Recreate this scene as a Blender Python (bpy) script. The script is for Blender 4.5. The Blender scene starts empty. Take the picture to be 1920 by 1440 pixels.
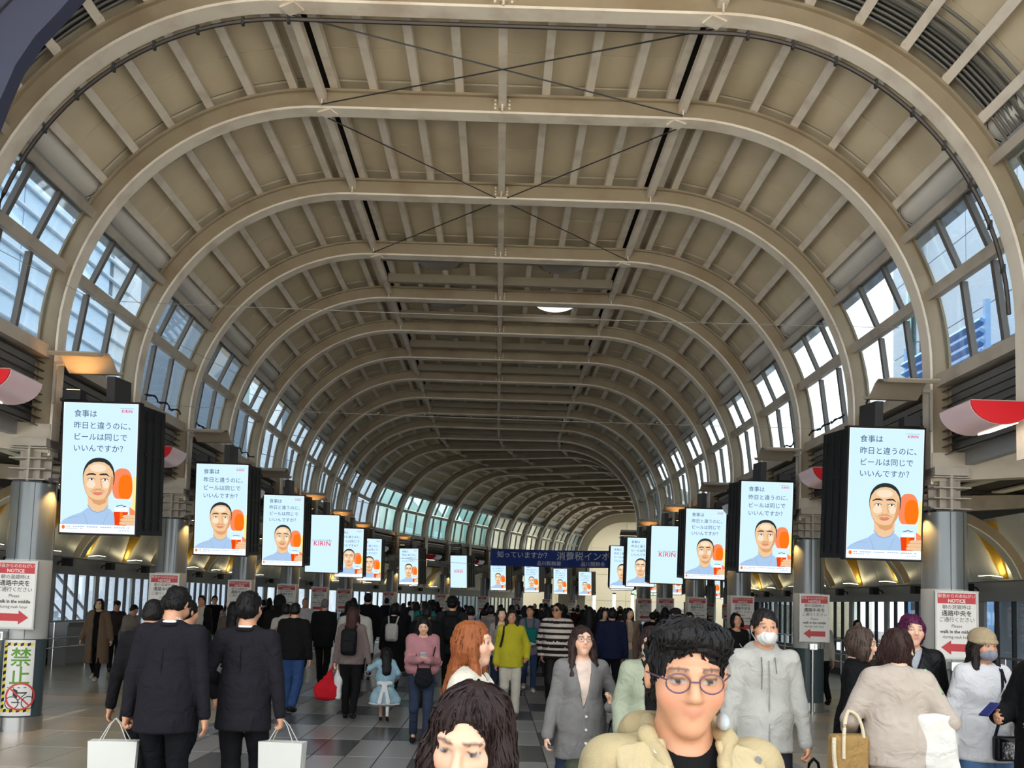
import bpy, bmesh, math, random
import numpy as np
from mathutils import Matrix, Vector

random.seed(7)
rng = np.random.default_rng(7)
SC = bpy.context.scene
COL = SC.collection
rad = math.radians

# ------------------------------------------------------------------ camera, world, exposure
cam_d = bpy.data.cameras.new('camera')
cam_d.sensor_fit = 'HORIZONTAL'
cam_d.sensor_width = 36.0
cam_d.lens = 31.875
cam_d.shift_x = 0.01285
cam_d.shift_y = 0.1439
cam_d.clip_end = 400
CAM = bpy.data.objects.new('camera', cam_d)
COL.objects.link(CAM)
CAM.matrix_world = (Matrix.Translation((0.13, 0.0, 1.72)) @ Matrix.Rotation(rad(90 + 4.5), 4, 'X')
                    @ Matrix.Rotation(rad(1.85), 4, 'Z'))
SC.camera = CAM

W_ = bpy.data.worlds.new('overcast_sky')
SC.world = W_
W_.use_nodes = True
_nt = W_.node_tree
_bg = _nt.nodes['Background']
_tc = _nt.nodes.new('ShaderNodeTexCoord')
_sep = _nt.nodes.new('ShaderNodeSeparateXYZ')
_rmp = _nt.nodes.new('ShaderNodeValToRGB')
_rmp.color_ramp.elements[0].position = 0.0
_rmp.color_ramp.elements[0].color = (0.95, 0.975, 1.0, 1)
_rmp.color_ramp.elements[1].position = 0.6
_rmp.color_ramp.elements[1].color = (0.86, 0.93, 1.0, 1)
_nt.links.new(_tc.outputs['Generated'], _sep.inputs[0])
_nt.links.new(_sep.outputs['Z'], _rmp.inputs[0])
_nt.links.new(_rmp.outputs[0], _bg.inputs['Color'])
_bg.inputs['Strength'].default_value = 2.8

sun_d = bpy.data.lights.new('sun', 'SUN')
sun_d.energy = 15.0; sun_d.color = (1.0, 0.96, 0.90); sun_d.angle = rad(1.5)
SUN = bpy.data.objects.new('sun', sun_d); COL.objects.link(SUN)
SUN.matrix_world = Matrix.Translation((0, 0, 40)) @ Matrix.Rotation(rad(-35), 4, 'X') @ Matrix.Rotation(0, 4, 'Z')

SC.view_settings.view_transform = 'Standard'
SC.view_settings.look = 'None'
SC.view_settings.gamma = 1.0
SC.view_settings.use_curve_mapping = False
SC.view_settings.exposure = 0.0
SC.cycles.max_bounces = 6
SC.cycles.transparent_max_bounces = 12
SC.cycles.use_denoising = True
SC.cycles.caustics_reflective = False
SC.cycles.caustics_refractive = False

# ------------------------------------------------------------------ materials
MATS = {}
def srgb(r, g, b):
    f = lambda c: ((c / 255) / 12.92 if c / 255 <= 0.04045 else ((c / 255 + 0.055) / 1.055) ** 2.4)
    return (f(r), f(g), f(b))

def mat(name, col, rough=0.6, metal=0.0, var=0.0, vscale=6.0, bump=0.0, bscale=40.0, dirt=None, dscale=2.0,
        damt=0.5, emit=None, estr=0.0, stretch=None, spec=0.5, detail=4.0, crease=0.0):
    """node material: base colour with noise variation, optional second noise of dirt, noise bump"""
    if name in MATS:
        return MATS[name]
    m = bpy.data.materials.new(name)
    m.use_nodes = True
    nt = m.node_tree
    b = nt.nodes['Principled BSDF']
    b.inputs['Roughness'].default_value = rough
    b.inputs['Metallic'].default_value = metal
    b.inputs['Specular IOR Level'].default_value = spec
    b.inputs['Base Color'].default_value = (*col, 1)
    m.diffuse_color = (*col, 1)
    tc = nt.nodes.new('ShaderNodeTexCoord')
    vec = tc.outputs['Object']
    if stretch:
        mp = nt.nodes.new('ShaderNodeMapping')
        mp.inputs['Scale'].default_value = stretch
        nt.links.new(vec, mp.inputs[0])
        vec = mp.outputs[0]
    out = None
    if var > 0:
        n = nt.nodes.new('ShaderNodeTexNoise')
        n.inputs['Scale'].default_value = vscale
        n.inputs['Detail'].default_value = detail
        nt.links.new(vec, n.inputs['Vector'])
        mx = nt.nodes.new('ShaderNodeMix'); mx.data_type = 'RGBA'
        mx.inputs['A'].default_value = (*[c * (1 - var) for c in col], 1)
        mx.inputs['B'].default_value = (*[min(1, c * (1 + var)) for c in col], 1)
        nt.links.new(n.outputs['Fac'], mx.inputs['Factor'])
        out = mx.outputs['Result']
    if dirt:
        n = nt.nodes.new('ShaderNodeTexNoise')
        n.inputs['Scale'].default_value = dscale
        n.inputs['Detail'].default_value = 6
        nt.links.new(vec, n.inputs['Vector'])
        rp = nt.nodes.new('ShaderNodeValToRGB')
        rp.color_ramp.elements[0].position = 0.48
        rp.color_ramp.elements[0].color = (0, 0, 0, 1)
        rp.color_ramp.elements[1].position = 0.72
        rp.color_ramp.elements[1].color = (damt, damt, damt, 1)
        nt.links.new(n.outputs['Fac'], rp.inputs[0])
        mx = nt.nodes.new('ShaderNodeMix'); mx.data_type = 'RGBA'
        if out is not None:
            nt.links.new(out, mx.inputs['A'])
        else:
            mx.inputs['A'].default_value = (*col, 1)
        mx.inputs['B'].default_value = (*dirt, 1)
        nt.links.new(rp.outputs[0], mx.inputs['Factor'])
        out = mx.outputs['Result']
    if out is not None:
        nt.links.new(out, b.inputs['Base Color'])
    if bump > 0:
        n = nt.nodes.new('ShaderNodeTexNoise')
        n.inputs['Scale'].default_value = bscale
        n.inputs['Detail'].default_value = 3
        nt.links.new(vec, n.inputs['Vector'])
        bp = nt.nodes.new('ShaderNodeBump')
        bp.inputs['Strength'].default_value = bump
        bp.inputs['Distance'].default_value = 0.01
        nt.links.new(n.outputs['Fac'], bp.inputs['Height'])
        nt.links.new(bp.outputs['Normal'], b.inputs['Normal'])
        if crease > 0:                       # broad cloth creases under the weave
            n2 = nt.nodes.new('ShaderNodeTexNoise')
            n2.inputs['Scale'].default_value = 7.0; n2.inputs['Detail'].default_value = 2.5; n2.inputs['Distortion'].default_value = 1.2
            nt.links.new(vec, n2.inputs['Vector'])
            b2 = nt.nodes.new('ShaderNodeBump')
            b2.inputs['Strength'].default_value = crease; b2.inputs['Distance'].default_value = 0.05
            nt.links.new(n2.outputs['Fac'], b2.inputs['Height'])
            nt.links.new(b2.outputs['Normal'], bp.inputs['Normal'])
    if emit:
        b.inputs['Emission Color'].default_value = (*emit, 1)
        b.inputs['Emission Strength'].default_value = estr
    MATS[name] = m
    return m

def emis(name, col, s=1.0):
    if name in MATS:
        return MATS[name]
    m = bpy.data.materials.new(name)
    m.use_nodes = True
    nt = m.node_tree
    nt.nodes.clear()
    o = nt.nodes.new('ShaderNodeOutputMaterial')
    e = nt.nodes.new('ShaderNodeEmission')
    e.inputs[0].default_value = (*col, 1)
    e.inputs[1].default_value = s
    nt.links.new(e.outputs[0], o.inputs[0])
    m.diffuse_color = (*col, 1)
    MATS[name] = m
    return m

def glassmat(name, tint, refl=0.06):
    m = bpy.data.materials.new(name)
    m.use_nodes = True
    nt = m.node_tree
    nt.nodes.clear()
    o = nt.nodes.new('ShaderNodeOutputMaterial')
    t = nt.nodes.new('ShaderNodeBsdfTransparent')
    t.inputs[0].default_value = (*tint, 1)
    g = nt.nodes.new('ShaderNodeBsdfGlossy')
    g.inputs['Roughness'].default_value = 0.02
    lw = nt.nodes.new('ShaderNodeLayerWeight')
    lw.inputs['Blend'].default_value = 0.25
    ml = nt.nodes.new('ShaderNodeMath'); ml.operation = 'MULTIPLY_ADD'
    ml.inputs[1].default_value = 0.25
    ml.inputs[2].default_value = refl
    nt.links.new(lw.outputs['Fresnel'], ml.inputs[0])
    mx = nt.nodes.new('ShaderNodeMixShader')
    nt.links.new(ml.outputs[0], mx.inputs[0])
    nt.links.new(t.outputs[0], mx.inputs[1])
    nt.links.new(g.outputs[0], mx.inputs[2])
    nt.links.new(mx.outputs[0], o.inputs[0])
    MATS[name] = m
    return m

# ------------------------------------------------------------------ mesh helpers
class MB:
    def __init__(s):
        s.v = []; s.f = []; s.m = []
    def add(s, vs, fs, m=0):
        o = len(s.v)
        s.v.extend([tuple(v) for v in vs])
        for f in fs:
            s.f.append([i + o for i in f]); s.m.append(m)
        return s
    def box(s, c, sz, M=None, m=0):
        x, y, z = sz[0] / 2, sz[1] / 2, sz[2] / 2
        vs = [Vector(p) for p in ((-x,-y,-z),(x,-y,-z),(x,y,-z),(-x,y,-z),(-x,-y,z),(x,-y,z),(x,y,z),(-x,y,z))]
        if M is not None:
            vs = [M @ v for v in vs]
        vs = [v + Vector(c) for v in vs]
        s.add(vs, [(0,3,2,1),(4,5,6,7),(0,1,5,4),(1,2,6,5),(2,3,7,6),(3,0,4,7)], m)
        return s
    def hexa(s, p, m=0):
        """8 corners: bottom 0-3, top 4-7"""
        s.add(p, [(0,3,2,1),(4,5,6,7),(0,1,5,4),(1,2,6,5),(2,3,7,6),(3,0,4,7)], m)
        return s
    def loft(s, rings, m=0, cap=True, closed=True):
        n = len(rings[0]); o = len(s.v)
        for r in rings:
            s.v.extend([tuple(p) for p in r])
        for i in range(len(rings) - 1):
            for j in range(n if closed else n - 1):
                a = o + i * n + j; b = o + i * n + (j + 1) % n
                s.f.append([a, b, b + n, a + n]); s.m.append(m)
        if cap and closed:
            s.f.append(list(range(o + n - 1, o - 1, -1))); s.m.append(m)
            e = o + (len(rings) - 1) * n
            s.f.append(list(range(e, e + n))); s.m.append(m)
        return s
    def tube(s, pts, r, n=8, m=0, cap=True):
        pts = [Vector(p) for p in pts]
        rings = []
        up = Vector((0, 0, 1))
        for i, p in enumerate(pts):
            t = (pts[min(i + 1, len(pts) - 1)] - pts[max(i - 1, 0)]).normalized()
            u = up if abs(t.dot(up)) < 0.95 else Vector((1, 0, 0))
            a = t.cross(u).normalized(); b = a.cross(t)
            rr = r[i] if isinstance(r, (list, tuple)) else r
            rings.append([p + a * rr * math.cos(2*math.pi*k/n) + b * rr * math.sin(2*math.pi*k/n) for k in range(n)])
        return s.loft(rings, m, cap)
    def cyl(s, c, r, z0, z1, n=24, m=0, r2=None):
        r2 = r if r2 is None else r2
        rings = [[(c[0] + rr*math.cos(2*math.pi*k/n), c[1] + rr*math.sin(2*math.pi*k/n), z) for k in range(n)]
                 for rr, z in ((r, z0), (r2, z1))]
        return s.loft(rings, m)
    def poly(s, pts, m=0):
        s.add(pts, [list(range(len(pts)))], m); return s
    def prism(s, pts, d, m=0):
        """extrude a flat polygon (3D pts) by vector d"""
        d = Vector(d); n = len(pts)
        a = [Vector(p) for p in pts]
        vs = a + [p + d for p in a]
        fs = [list(range(n))[::-1], list(range(n, 2*n))] + [[i, (i+1) % n, n + (i+1) % n, n + i] for i in range(n)]
        s.add(vs, fs, m); return s
    def mesh(s, name, mats, smooth=True):
        me = bpy.data.meshes.new(name)
        me.from_pydata(s.v, [], s.f)
        for mm in (mats if isinstance(mats, (list, tuple)) else [mats]):
            me.materials.append(mm)
        if len(s.f):
            me.polygons.foreach_set('material_index', s.m)
        bm = bmesh.new(); bm.from_mesh(me)
        bmesh.ops.recalc_face_normals(bm, faces=bm.faces)
        bm.to_mesh(me); bm.free()
        if smooth and len(s.f):
            me.polygons.foreach_set('use_smooth', [True] * len(me.polygons))
            me.set_sharp_from_angle(angle=rad(32))
        me.update()
        return me
    def build(s, name, mats, parent=None, smooth=True):
        return link(name, s.mesh(name, mats, smooth), parent)

def link(name, data, parent=None, M=None):
    o = bpy.data.objects.new(name, data)
    COL.objects.link(o)
    if parent is not None:
        o.parent = parent
    if M is not None:
        o.matrix_basis = M
    return o

def tag(o, label, cat, group=None):
    o['label'] = label; o['category'] = cat
    if group: o['group'] = group
    return o

def struct(o):
    o['kind'] = 'structure'
    return o

def empty(name, loc=(0, 0, 0), rz=0.0):
    o = bpy.data.objects.new(name, None)
    COL.objects.link(o)
    o.empty_display_size = 0.1
    o.matrix_basis = Matrix.Translation(loc) @ Matrix.Rotation(rz, 4, 'Z')
    return o

def copy_tree(o, parent=None):
    c = o.copy(); COL.objects.link(c)
    if parent is not None:
        c.parent = parent
    for ch in list(o.children):
        copy_tree(ch, c)
    return c

TXT = {}
def text_mesh(body, size, m, name='lettering', align='CENTER', bold=0.0, spacing=1.0, line=1.0):
    key = (body, size, m.name, align, bold, spacing)
    if key in TXT:
        return TXT[key]
    c = bpy.data.curves.new('t', 'FONT')
    c.body = body; c.size = size; c.align_x = align; c.offset = bold
    c.space_character = spacing; c.space_line = line; c.resolution_u = 2
    o = bpy.data.objects.new('t', c); COL.objects.link(o)
    dg = bpy.context.evaluated_depsgraph_get()
    me = bpy.data.meshes.new_from_object(o.evaluated_get(dg))
    bpy.data.objects.remove(o)
    me.name = name
    me.materials.clear(); me.materials.append(m)
    TXT[key] = me
    return me

def text_into(mb, body, size, M, m, align='CENTER', bold=0.0, spacing=1.0):
    me = text_mesh(body, size, MATS_ANY, 'tmp', align, bold, spacing)
    mb.add([M @ v.co for v in me.vertices], [list(p.vertices) for p in me.polygons], m)
MATS_ANY = mat('ink_black', (0.02, 0.02, 0.025), 0.6)

# ------------------------------------------------------------------ the hall's centre line: straight, then bending right
def _path():
    P = [(0.0, 0.0, 0.0, 0.0)]
    x, y, ds = 0.0, -50.0, 0.05
    pts = []
    s = -50.0
    while s < 90:
        u = min(1, max(0, (s - 33.0) / 9.0))
        th = rad(25.5) * (u * u * (3 - 2 * u))
        pts.append((s, x, y, th))
        x += math.sin(th) * ds; y += math.cos(th) * ds; s += ds
    return np.array(pts)
PATH = _path()
def frame(s):
    x = np.interp(s, PATH[:, 0], PATH[:, 1]); y = np.interp(s, PATH[:, 0], PATH[:, 2]); t = np.interp(s, PATH[:, 0], PATH[:, 3])
    return x, y, t
def P3(s, X, H, a=0.0):
    x, y, t = frame(s)
    c, n = math.cos(t), math.sin(t)
    return Vector((x + X * c + a * n, y - X * n + a * c, H))
def FM(s, X=0.0, H=0.0, a=0.0):
    """matrix: local x = right, y = along the hall, z = up"""
    t = frame(s)[2]
    return Matrix.Translation(P3(s, X, H, a)) @ Matrix.Rotation(-t, 4, 'Z')

RING = [9.24, 11.3, 13.75, 16.18, 18.55, 20.8, 23.1, 25.4, 27.7, 30.0, 32.3, 34.5]
while RING[-1] < 61.5:
    RING.append(RING[-1] + 2.28)
RING = [4.7, 6.98] + RING               # two more before the first one in view
K0 = 3                                   # index of the first rib that stands on columns
NR = len(RING)
FLAT, RAD_, SPR = 2.3, 3.14, 4.79        # half width of the flat crown, corner radius, springing height
CROWN = SPR + RAD_
def prof(phi, d, side=1):
    """phi in degrees from vertical, outwards offset d"""
    return side * (FLAT + (RAD_ + d) * math.sin(rad(phi))), SPR + (RAD_ + d) * math.cos(rad(phi))
# ------------------------------------------------------------------ shared materials
M_panel = mat('roof_panel_beige', srgb(216, 202, 174), 0.75, var=0.07, vscale=1.2, dirt=srgb(150, 125, 88), dscale=0.9, damt=0.25)
M_panelg = mat('gutter_panel_grey', srgb(222, 218, 210), 0.6, var=0.05)
M_rib = mat('rib_paint_taupe', srgb(152, 138, 115), 0.45, var=0.10, vscale=3.0, dirt=srgb(112, 84, 52), dscale=1.6, damt=0.45)
M_flange = mat('pale_paint_bounce_lit', srgb(226, 216, 200), 0.5, var=0.06, dirt=srgb(140, 96, 60), dscale=2.2, damt=0.35)  # pale paint; on rib flanges the colour carries light bounced off the floor
M_purlin = mat('purlin_paint_grey', srgb(228, 218, 203), 0.5, var=0.07, vscale=8, dirt=srgb(130, 105, 80), dscale=3.0, damt=0.3)
M_deck = mat('roof_deck_dark', srgb(58, 54, 48), 0.9, var=0.2)
M_frame = mat('window_frame_grey', srgb(104, 100, 96), 0.4, metal=0.2, var=0.08)
M_railb = mat('window_rail_taupe', srgb(182, 172, 158), 0.5, var=0.08, dirt=srgb(96, 84, 70), damt=0.4)
M_glass = glassmat('window_glass', (0.93, 0.98, 1.0))
M_louv = mat('louvre_metal', srgb(92, 90, 86), 0.3, metal=0.6, var=0.15)
M_steel = mat('stainless_steel', srgb(190, 190, 188), 0.22, metal=0.95, var=0.06, stretch=(1, 1, 30))
M_black = mat('black_housing', (0.010, 0.010, 0.011), 0.5, spec=0.2)
M_dkgrey = mat('dark_grey_metal', srgb(60, 60, 62), 0.45, metal=0.3, var=0.1)
M_conduit = mat('conduit_grey', srgb(104, 102, 96), 0.45, metal=0.4, var=0.1)
M_wall = mat('aisle_wall_grey', srgb(150, 150, 148), 0.5, var=0.05)
M_wallp = mat('cove_panel_white', srgb(226, 224, 214), 0.35, var=0.03)
M_base = mat('skirting_dark', srgb(40, 40, 44), 0.5)

def bar(mb, s0, s1, X, H, ang, w, d, m=0, a0=0.0, a1=0.0):
    """bar along the hall; cross-section w (tangential) x d (radial), radial direction at angle ang from vertical"""
    sg = 1 if X >= 0 else -1
    n = (sg * math.sin(rad(ang)), math.cos(rad(ang)))
    t = (n[1], -n[0])
    cs = [(X + t[0]*u*w/2 + n[0]*v*d/2, H + t[1]*u*w/2 + n[1]*v*d/2) for u, v in ((-1,-1),(1,-1),(1,1),(-1,1))]
    mb.hexa([P3(s0, x, h, a0) for x, h in cs] + [P3(s1, x, h, a1) for x, h in cs], m)

# ------------------------------------------------------------------ ceiling: dark deck + ribs + purlins + panels
PHI = [2.5, 6.2, 15.4, 24.6, 33.8, 43.0, 52.2, 58.0]
FX = [0.55, 1.10, 1.65, 2.15]
mb = MB()
dpts = [prof(p, 0.62, -1) for p in (58, 43, 28, 14, 0)] + [prof(p, 0.62, 1) for p in (0, 14, 28, 43, 58)]
dpt2 = [prof(p, 0.74, -1) for p in (58, 43, 28, 14, 0)] + [prof(p, 0.74, 1) for p in (0, 14, 28, 43, 58)]
for k in range(NR - 1):
    s0, s1 = RING[k], RING[k + 1]
    for i in range(len(dpts) - 1):
        q = [dpts[i], dpts[i+1], dpt2[i+1], dpt2[i]]
        mb.hexa([P3(s0, *c) for c in q] + [P3(s1, *c) for c in q])
    for sg in (-1, 1):                       # flat deck over the side aisles
        for xa, xb in ((5.75, 10.5),):
            q = [(sg*xa, 3.98), (sg*xb, 3.98), (sg*xb, 4.1), (sg*xa, 4.1)]
            mb.hexa([P3(s0, *c) for c in q] + [P3(s1, *c) for c in q])
CEIL = struct(mb.build('ceiling', M_deck))

def rib_mesh(s, hleg=3.35):
    mb = MB()
    path = [(-1, 90 + 0, hleg)]
    pts = []
    for sg in (-1, 1):
        arc = [(sg * (FLAT + RAD_), hleg, (sg, 0))] + [(sg * (FLAT + RAD_ * math.sin(rad(p))), SPR + RAD_ * math.cos(rad(p)), (sg * math.sin(rad(p)), math.cos(rad(p)))) for p in np.linspace(90, 0, 25)]
        pts = pts + (arc if sg == -1 else arc[::-1])
    w = 0.105
    # outlines of the parts of the section: (a along hall, d outwards); flange / web / flange
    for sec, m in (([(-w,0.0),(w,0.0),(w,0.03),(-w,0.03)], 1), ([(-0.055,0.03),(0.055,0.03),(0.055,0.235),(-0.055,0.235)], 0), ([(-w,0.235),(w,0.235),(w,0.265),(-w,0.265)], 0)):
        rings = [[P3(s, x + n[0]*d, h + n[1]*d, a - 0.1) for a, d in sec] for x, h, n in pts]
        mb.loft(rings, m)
    # splice plates with bolts at the crown
    for X in (-0.09, 0.09):
        mb.box(P3(s, X, CROWN + 0.13, -0.165), (0.10, 0.02, 0.17), FM(s).to_3x3().to_4x4(), 0)
        for dz in (-0.05, 0.0, 0.05):
            mb.box(P3(s, X, CROWN + 0.13 + dz, -0.18), (0.025, 0.02, 0.025), FM(s).to_3x3().to_4x4(), 1)
    return mb
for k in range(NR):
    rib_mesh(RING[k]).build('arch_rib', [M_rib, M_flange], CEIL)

mbs = MB(); npur = 0
mbp = MB(); npan = 0
mbg = MB()
PAN_FIRST, PAN_LIMIT = 2, 300
strips = [('f', -0.55, 0.0), ('f', 0.0, 0.55)]
for i in range(3):
    strips += [('f', FX[i], FX[i+1]), ('f', -FX[i+1], -FX[i])]
for sg in (-1, 1):
    strips += [('a', sg, PHI[i], PHI[i+1]) for i in range(7)]
order = list(range(1, NR - 1)) + [0]
for k in order:
    s0, s1 = RING[k] + 0.02, RING[k + 1] - 0.02
    # purlins
    lst = [(sg * x, CROWN + 0.325, 0) for x in FX for sg in (-1, 1)]
    lst += [(*prof(p, 0.325, sg), p) for p in PHI[:-1] for sg in (-1, 1)]
    for X, H, ang in lst:
        if npur < 300:
            m1 = MB(); bar(m1, s0, s1, X, H, ang, 0.10, 0.12, 0, -0.1, -0.1)
            m1.build('purlin', M_purlin, CEIL)
        else:
            bar(mbs, s0, s1, X, H, ang, 0.10, 0.12, 0, -0.1, -0.1)
        npur += 1
    # tie struts under the purlins at the flat's ends and in the middle
    for X in (-FLAT, 0.0, FLAT):
        m1 = MB(); bar(m1, s0, s1, X, CROWN + 0.16, 0, 0.10, 0.11, 0, -0.1, -0.1)
        m1.tube([P3(RING[k+1], X, CROWN + 0.12, -0.23), P3(RING[k+1], X, CROWN + 0.01, -0.23)], 0.012, 6)
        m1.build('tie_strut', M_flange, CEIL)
    # panels
    L = s1 - s0
    for st in strips:
        n3 = 3
        for j in range(n3):
            a, b = s0 + L * j / n3 + 0.006, s0 + L * (j + 1) / n3 - 0.006
            if st[0] == 'f':
                c = [(st[1] + 0.004, CROWN + 0.44), (st[2] - 0.004, CROWN + 0.44), (st[2] - 0.004, CROWN + 0.47), (st[1] + 0.004, CROWN + 0.47)]
                g = 0
            else:
                _, sg, p0, p1 = st
                g = 1 if p0 > 50 else 0
                d0 = 0.40 if g else 0.44
                c = [prof(p0 + 0.08, d0, sg), prof(p1 - 0.08, d0, sg), prof(p1 - 0.08, d0 + 0.03, sg), prof(p0 + 0.08, d0 + 0.03, sg)]
            pts = [P3(a, *q, -0.1) for q in c] + [P3(b, *q, -0.1) for q in c]
            if g and j == 0:
                # rounded gutter trough: one long curved piece per bay
                m1 = mbg if k > 7 else MB()
                rr = []
                for s_ in (s0, s1):
                    r_ = []
                    for t in np.linspace(0, 1, 7):
                        ph = p0 + (p1 - p0) * t
                        r_.append(P3(s_, *prof(ph, 0.42 - 0.10 * math.sin(math.pi * t), sg), -0.1))
                    for t in np.linspace(1, 0, 7):
                        ph = p0 + (p1 - p0) * t
                        r_.append(P3(s_, *prof(ph, 0.44 - 0.10 * math.sin(math.pi * t), sg), -0.1))
                    rr.append(r_)
                m1.loft(rr)
                if k <= 7: m1.build('gutter', M_panelg, CEIL)
            if g:
                continue
            if npan < PAN_LIMIT and k >= 1:
                MB().hexa(pts).build('roof_panel', M_panel, CEIL, smooth=False)
                npan += 1
            else:
                mbp.hexa(pts)
o = mbs.build('purlin', M_purlin, CEIL); o['kind'] = 'stuff'
o = mbp.build('roof_panel', M_panel, CEIL, smooth=False); o['kind'] = 'stuff'
o = mbg.build('gutter', M_panelg, CEIL); o['kind'] = 'stuff'

# secondary cross beams and domed lamps in the flat of the farther bays
M_domed = mat('lamp_dome_grey', srgb(150, 146, 138), 0.35, var=0.05)
M_domel = emis('lamp_dome_lit', (1.0, 0.99, 0.96), 1.3)
M_beam2 = mat('cross_beam_taupe', srgb(138, 128, 112), 0.5, var=0.1)
ordn = ['first', 'second', 'third', 'fourth', 'fifth', 'sixth', 'seventh', 'eighth', 'ninth', 'tenth', 'eleventh', 'twelfth']
for k in range(5, 16):
    s0, s1 = RING[k], RING[k + 1]
    for fr_ in (0.12, 0.62):
        m1 = MB()
        sm = s0 + (s1 - s0) * fr_
        for X0, X1 in ((-FLAT + 0.06, -0.06), (0.06, FLAT - 0.06)):
            for z, hh, ww in ((CROWN + 0.10, 0.012, 0.1), (CROWN + 0.19, 0.17, 0.05)):
                q = [(X0, z - hh/2), (X1, z - hh/2), (X1, z + hh/2), (X0, z + hh/2)]
                m1.hexa([P3(sm, *c, -ww/2) for c in q] + [P3(sm, *c, ww/2) for c in q])
        m1.build('cross_beam', M_beam2, CEIL)
    for sg in (-1, 1):
        if k > 11: continue
        lit = (k == 6 and sg == 1)
        e = empty('ceiling_lamp', P3(s0 + (s1 - s0) * 0.36, sg * 1.2, CROWN + 0.36))
        n = 28
        m1 = MB()
        rr = [[(r*math.cos(2*math.pi*i/n), r*math.sin(2*math.pi*i/n), z) for i in range(n)] for r, z in ((0.50, 0.02), (0.50, -0.03), (0.44, -0.04), (0.44, 0.02))]
        m1.loft(rr + [rr[0]], 0, cap=False)
        for i in range(4):
            m1.box((0.47*math.cos(i*math.pi/2+.5), 0.47*math.sin(i*math.pi/2+.5), -0.05), (0.03, 0.03, 0.02))
        m1.build('rim', M_beam2, e)
        m1 = MB()
        rr = [[(r*math.cos(2*math.pi*i/n), r*math.sin(2*math.pi*i/n), z) for i in range(n)] for r, z in ((0.435, -0.02), (0.40, -0.07), (0.30, -0.115), (0.15, -0.14), (0.02, -0.147))]
        m1.loft(rr)
        m1.build('diffuser', M_domel if lit else M_domed, e)
        tag(e, ('glowing white domed ceiling lamp in the flat of the vault' if lit else
                'unlit round domed ceiling lamp, %s pair along the vault, %s of the middle strut' % (ordn[k - 5], 'left' if sg < 0 else 'right')),
            'ceiling lamp', 'domed lamps in the crown of the vault')

# bracing cables
def cable(p, q, r=0.007, n=5, sag=0.0, beads=0, name='brace_cable', parent=None, mt=None):
    m1 = MB()
    p, q = Vector(p), Vector(q)
    pts = [p.lerp(q, t) - Vector((0, 0, sag * 4 * t * (1 - t))) for t in np.linspace(0, 1, 9 if sag else 2)]
    m1.tube(pts, r, n)
    for b in range(beads):
        c = p.lerp(q, (b + 0.5) / beads)
        m1.box(c, (r*4, r*4, r*4))
    return m1.build(name, mt or M_dkgrey, parent)
for ka, kb in ((2, 3), (3, 5)):
    for sg in (-1, 1):
        cable(P3(RING[ka], sg * FLAT, CROWN + 0.02, 0.05), P3(RING[kb], -sg * FLAT, CROWN + 0.02, -0.25), 0.009, parent=CEIL)
for k in (2, 3, 5):
    for sg in (-1, 1):
        m1 = MB(); m1.box(P3(RING[k], sg * (FLAT - 0.06), CROWN - 0.012, -0.1), (0.2, 0.16, 0.02), Matrix.Rotation(sg * 0.5, 4, 'Z'))
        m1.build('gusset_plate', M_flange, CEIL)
# rust-stained dark conduit under the first rib in view, with hangers; conduits and pipes over its near side
def arc_pts(s, d, a, p0, p1, n=40, sg=1):
    return [P3(s, *prof(p, d, sg), a) for p in np.linspace(p0, p1, n)]
s_ = RING[2]
m1 = MB()
pts = arc_pts(s_, -0.045, 0.03, 88, 0, 30, -1) + arc_pts(s_, -0.045, 0.03, 0, 88, 30, 1)
m1.tube(pts, 0.022, 6)
m1.build('conduit', mat('conduit_brown', srgb(52, 44, 38), 0.5), CEIL)
for i in range(2, 58, 3):
    m1 = MB(); m1.box(pts[i], (0.03, 0.05, 0.09)); m1.build('conduit_hanger', M_dkgrey, CEIL)
for j, (d, a, r) in enumerate([(0.30, -0.30, 0.014), (0.31, -0.36, 0.014), (0.32, -0.42, 0.014), (0.33, -0.48, 0.014), (0.34, -0.54, 0.016),
                               (0.34, -0.62, 0.038), (0.30, -0.76, 0.016), (0.30, -0.90, 0.016)]):
    for sg in (-1, 1):
        m1 = MB(); m1.tube(arc_pts(s_, d, a, 0, 86, 28, sg), r, 8)
        m1.build('conduit', M_conduit, CEIL)
m1 = MB()
for sg in (-1, 1):
    rr = [[P3(s_, *prof(p, d, sg), a) for a, d in ((-0.22, 0.37), (-0.60, 0.39), (-0.60, 0.41), (-0.22, 0.39))] for p in np.linspace(0, 86, 24)]
    m1.loft(rr)
m1.build('cable_tray', M_dkgrey, CEIL)
for sg in (-1, 1):
    for p in np.arange(6, 84, 9.2):
        m1 = MB()
        m1.box(P3(s_, *prof(p, 0.29, sg), -0.26), (0.09, 0.05, 0.05), Matrix.Rotation(rad(p) * sg, 4, 'Y'))
        m1.box(P3(s_, *prof(p, 0.285, sg), -0.42), (0.02, 0.30, 0.03), Matrix.Rotation(rad(p) * sg, 4, 'Y'))
        m1.build('conduit_clip', M_flange, CEIL)

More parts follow.
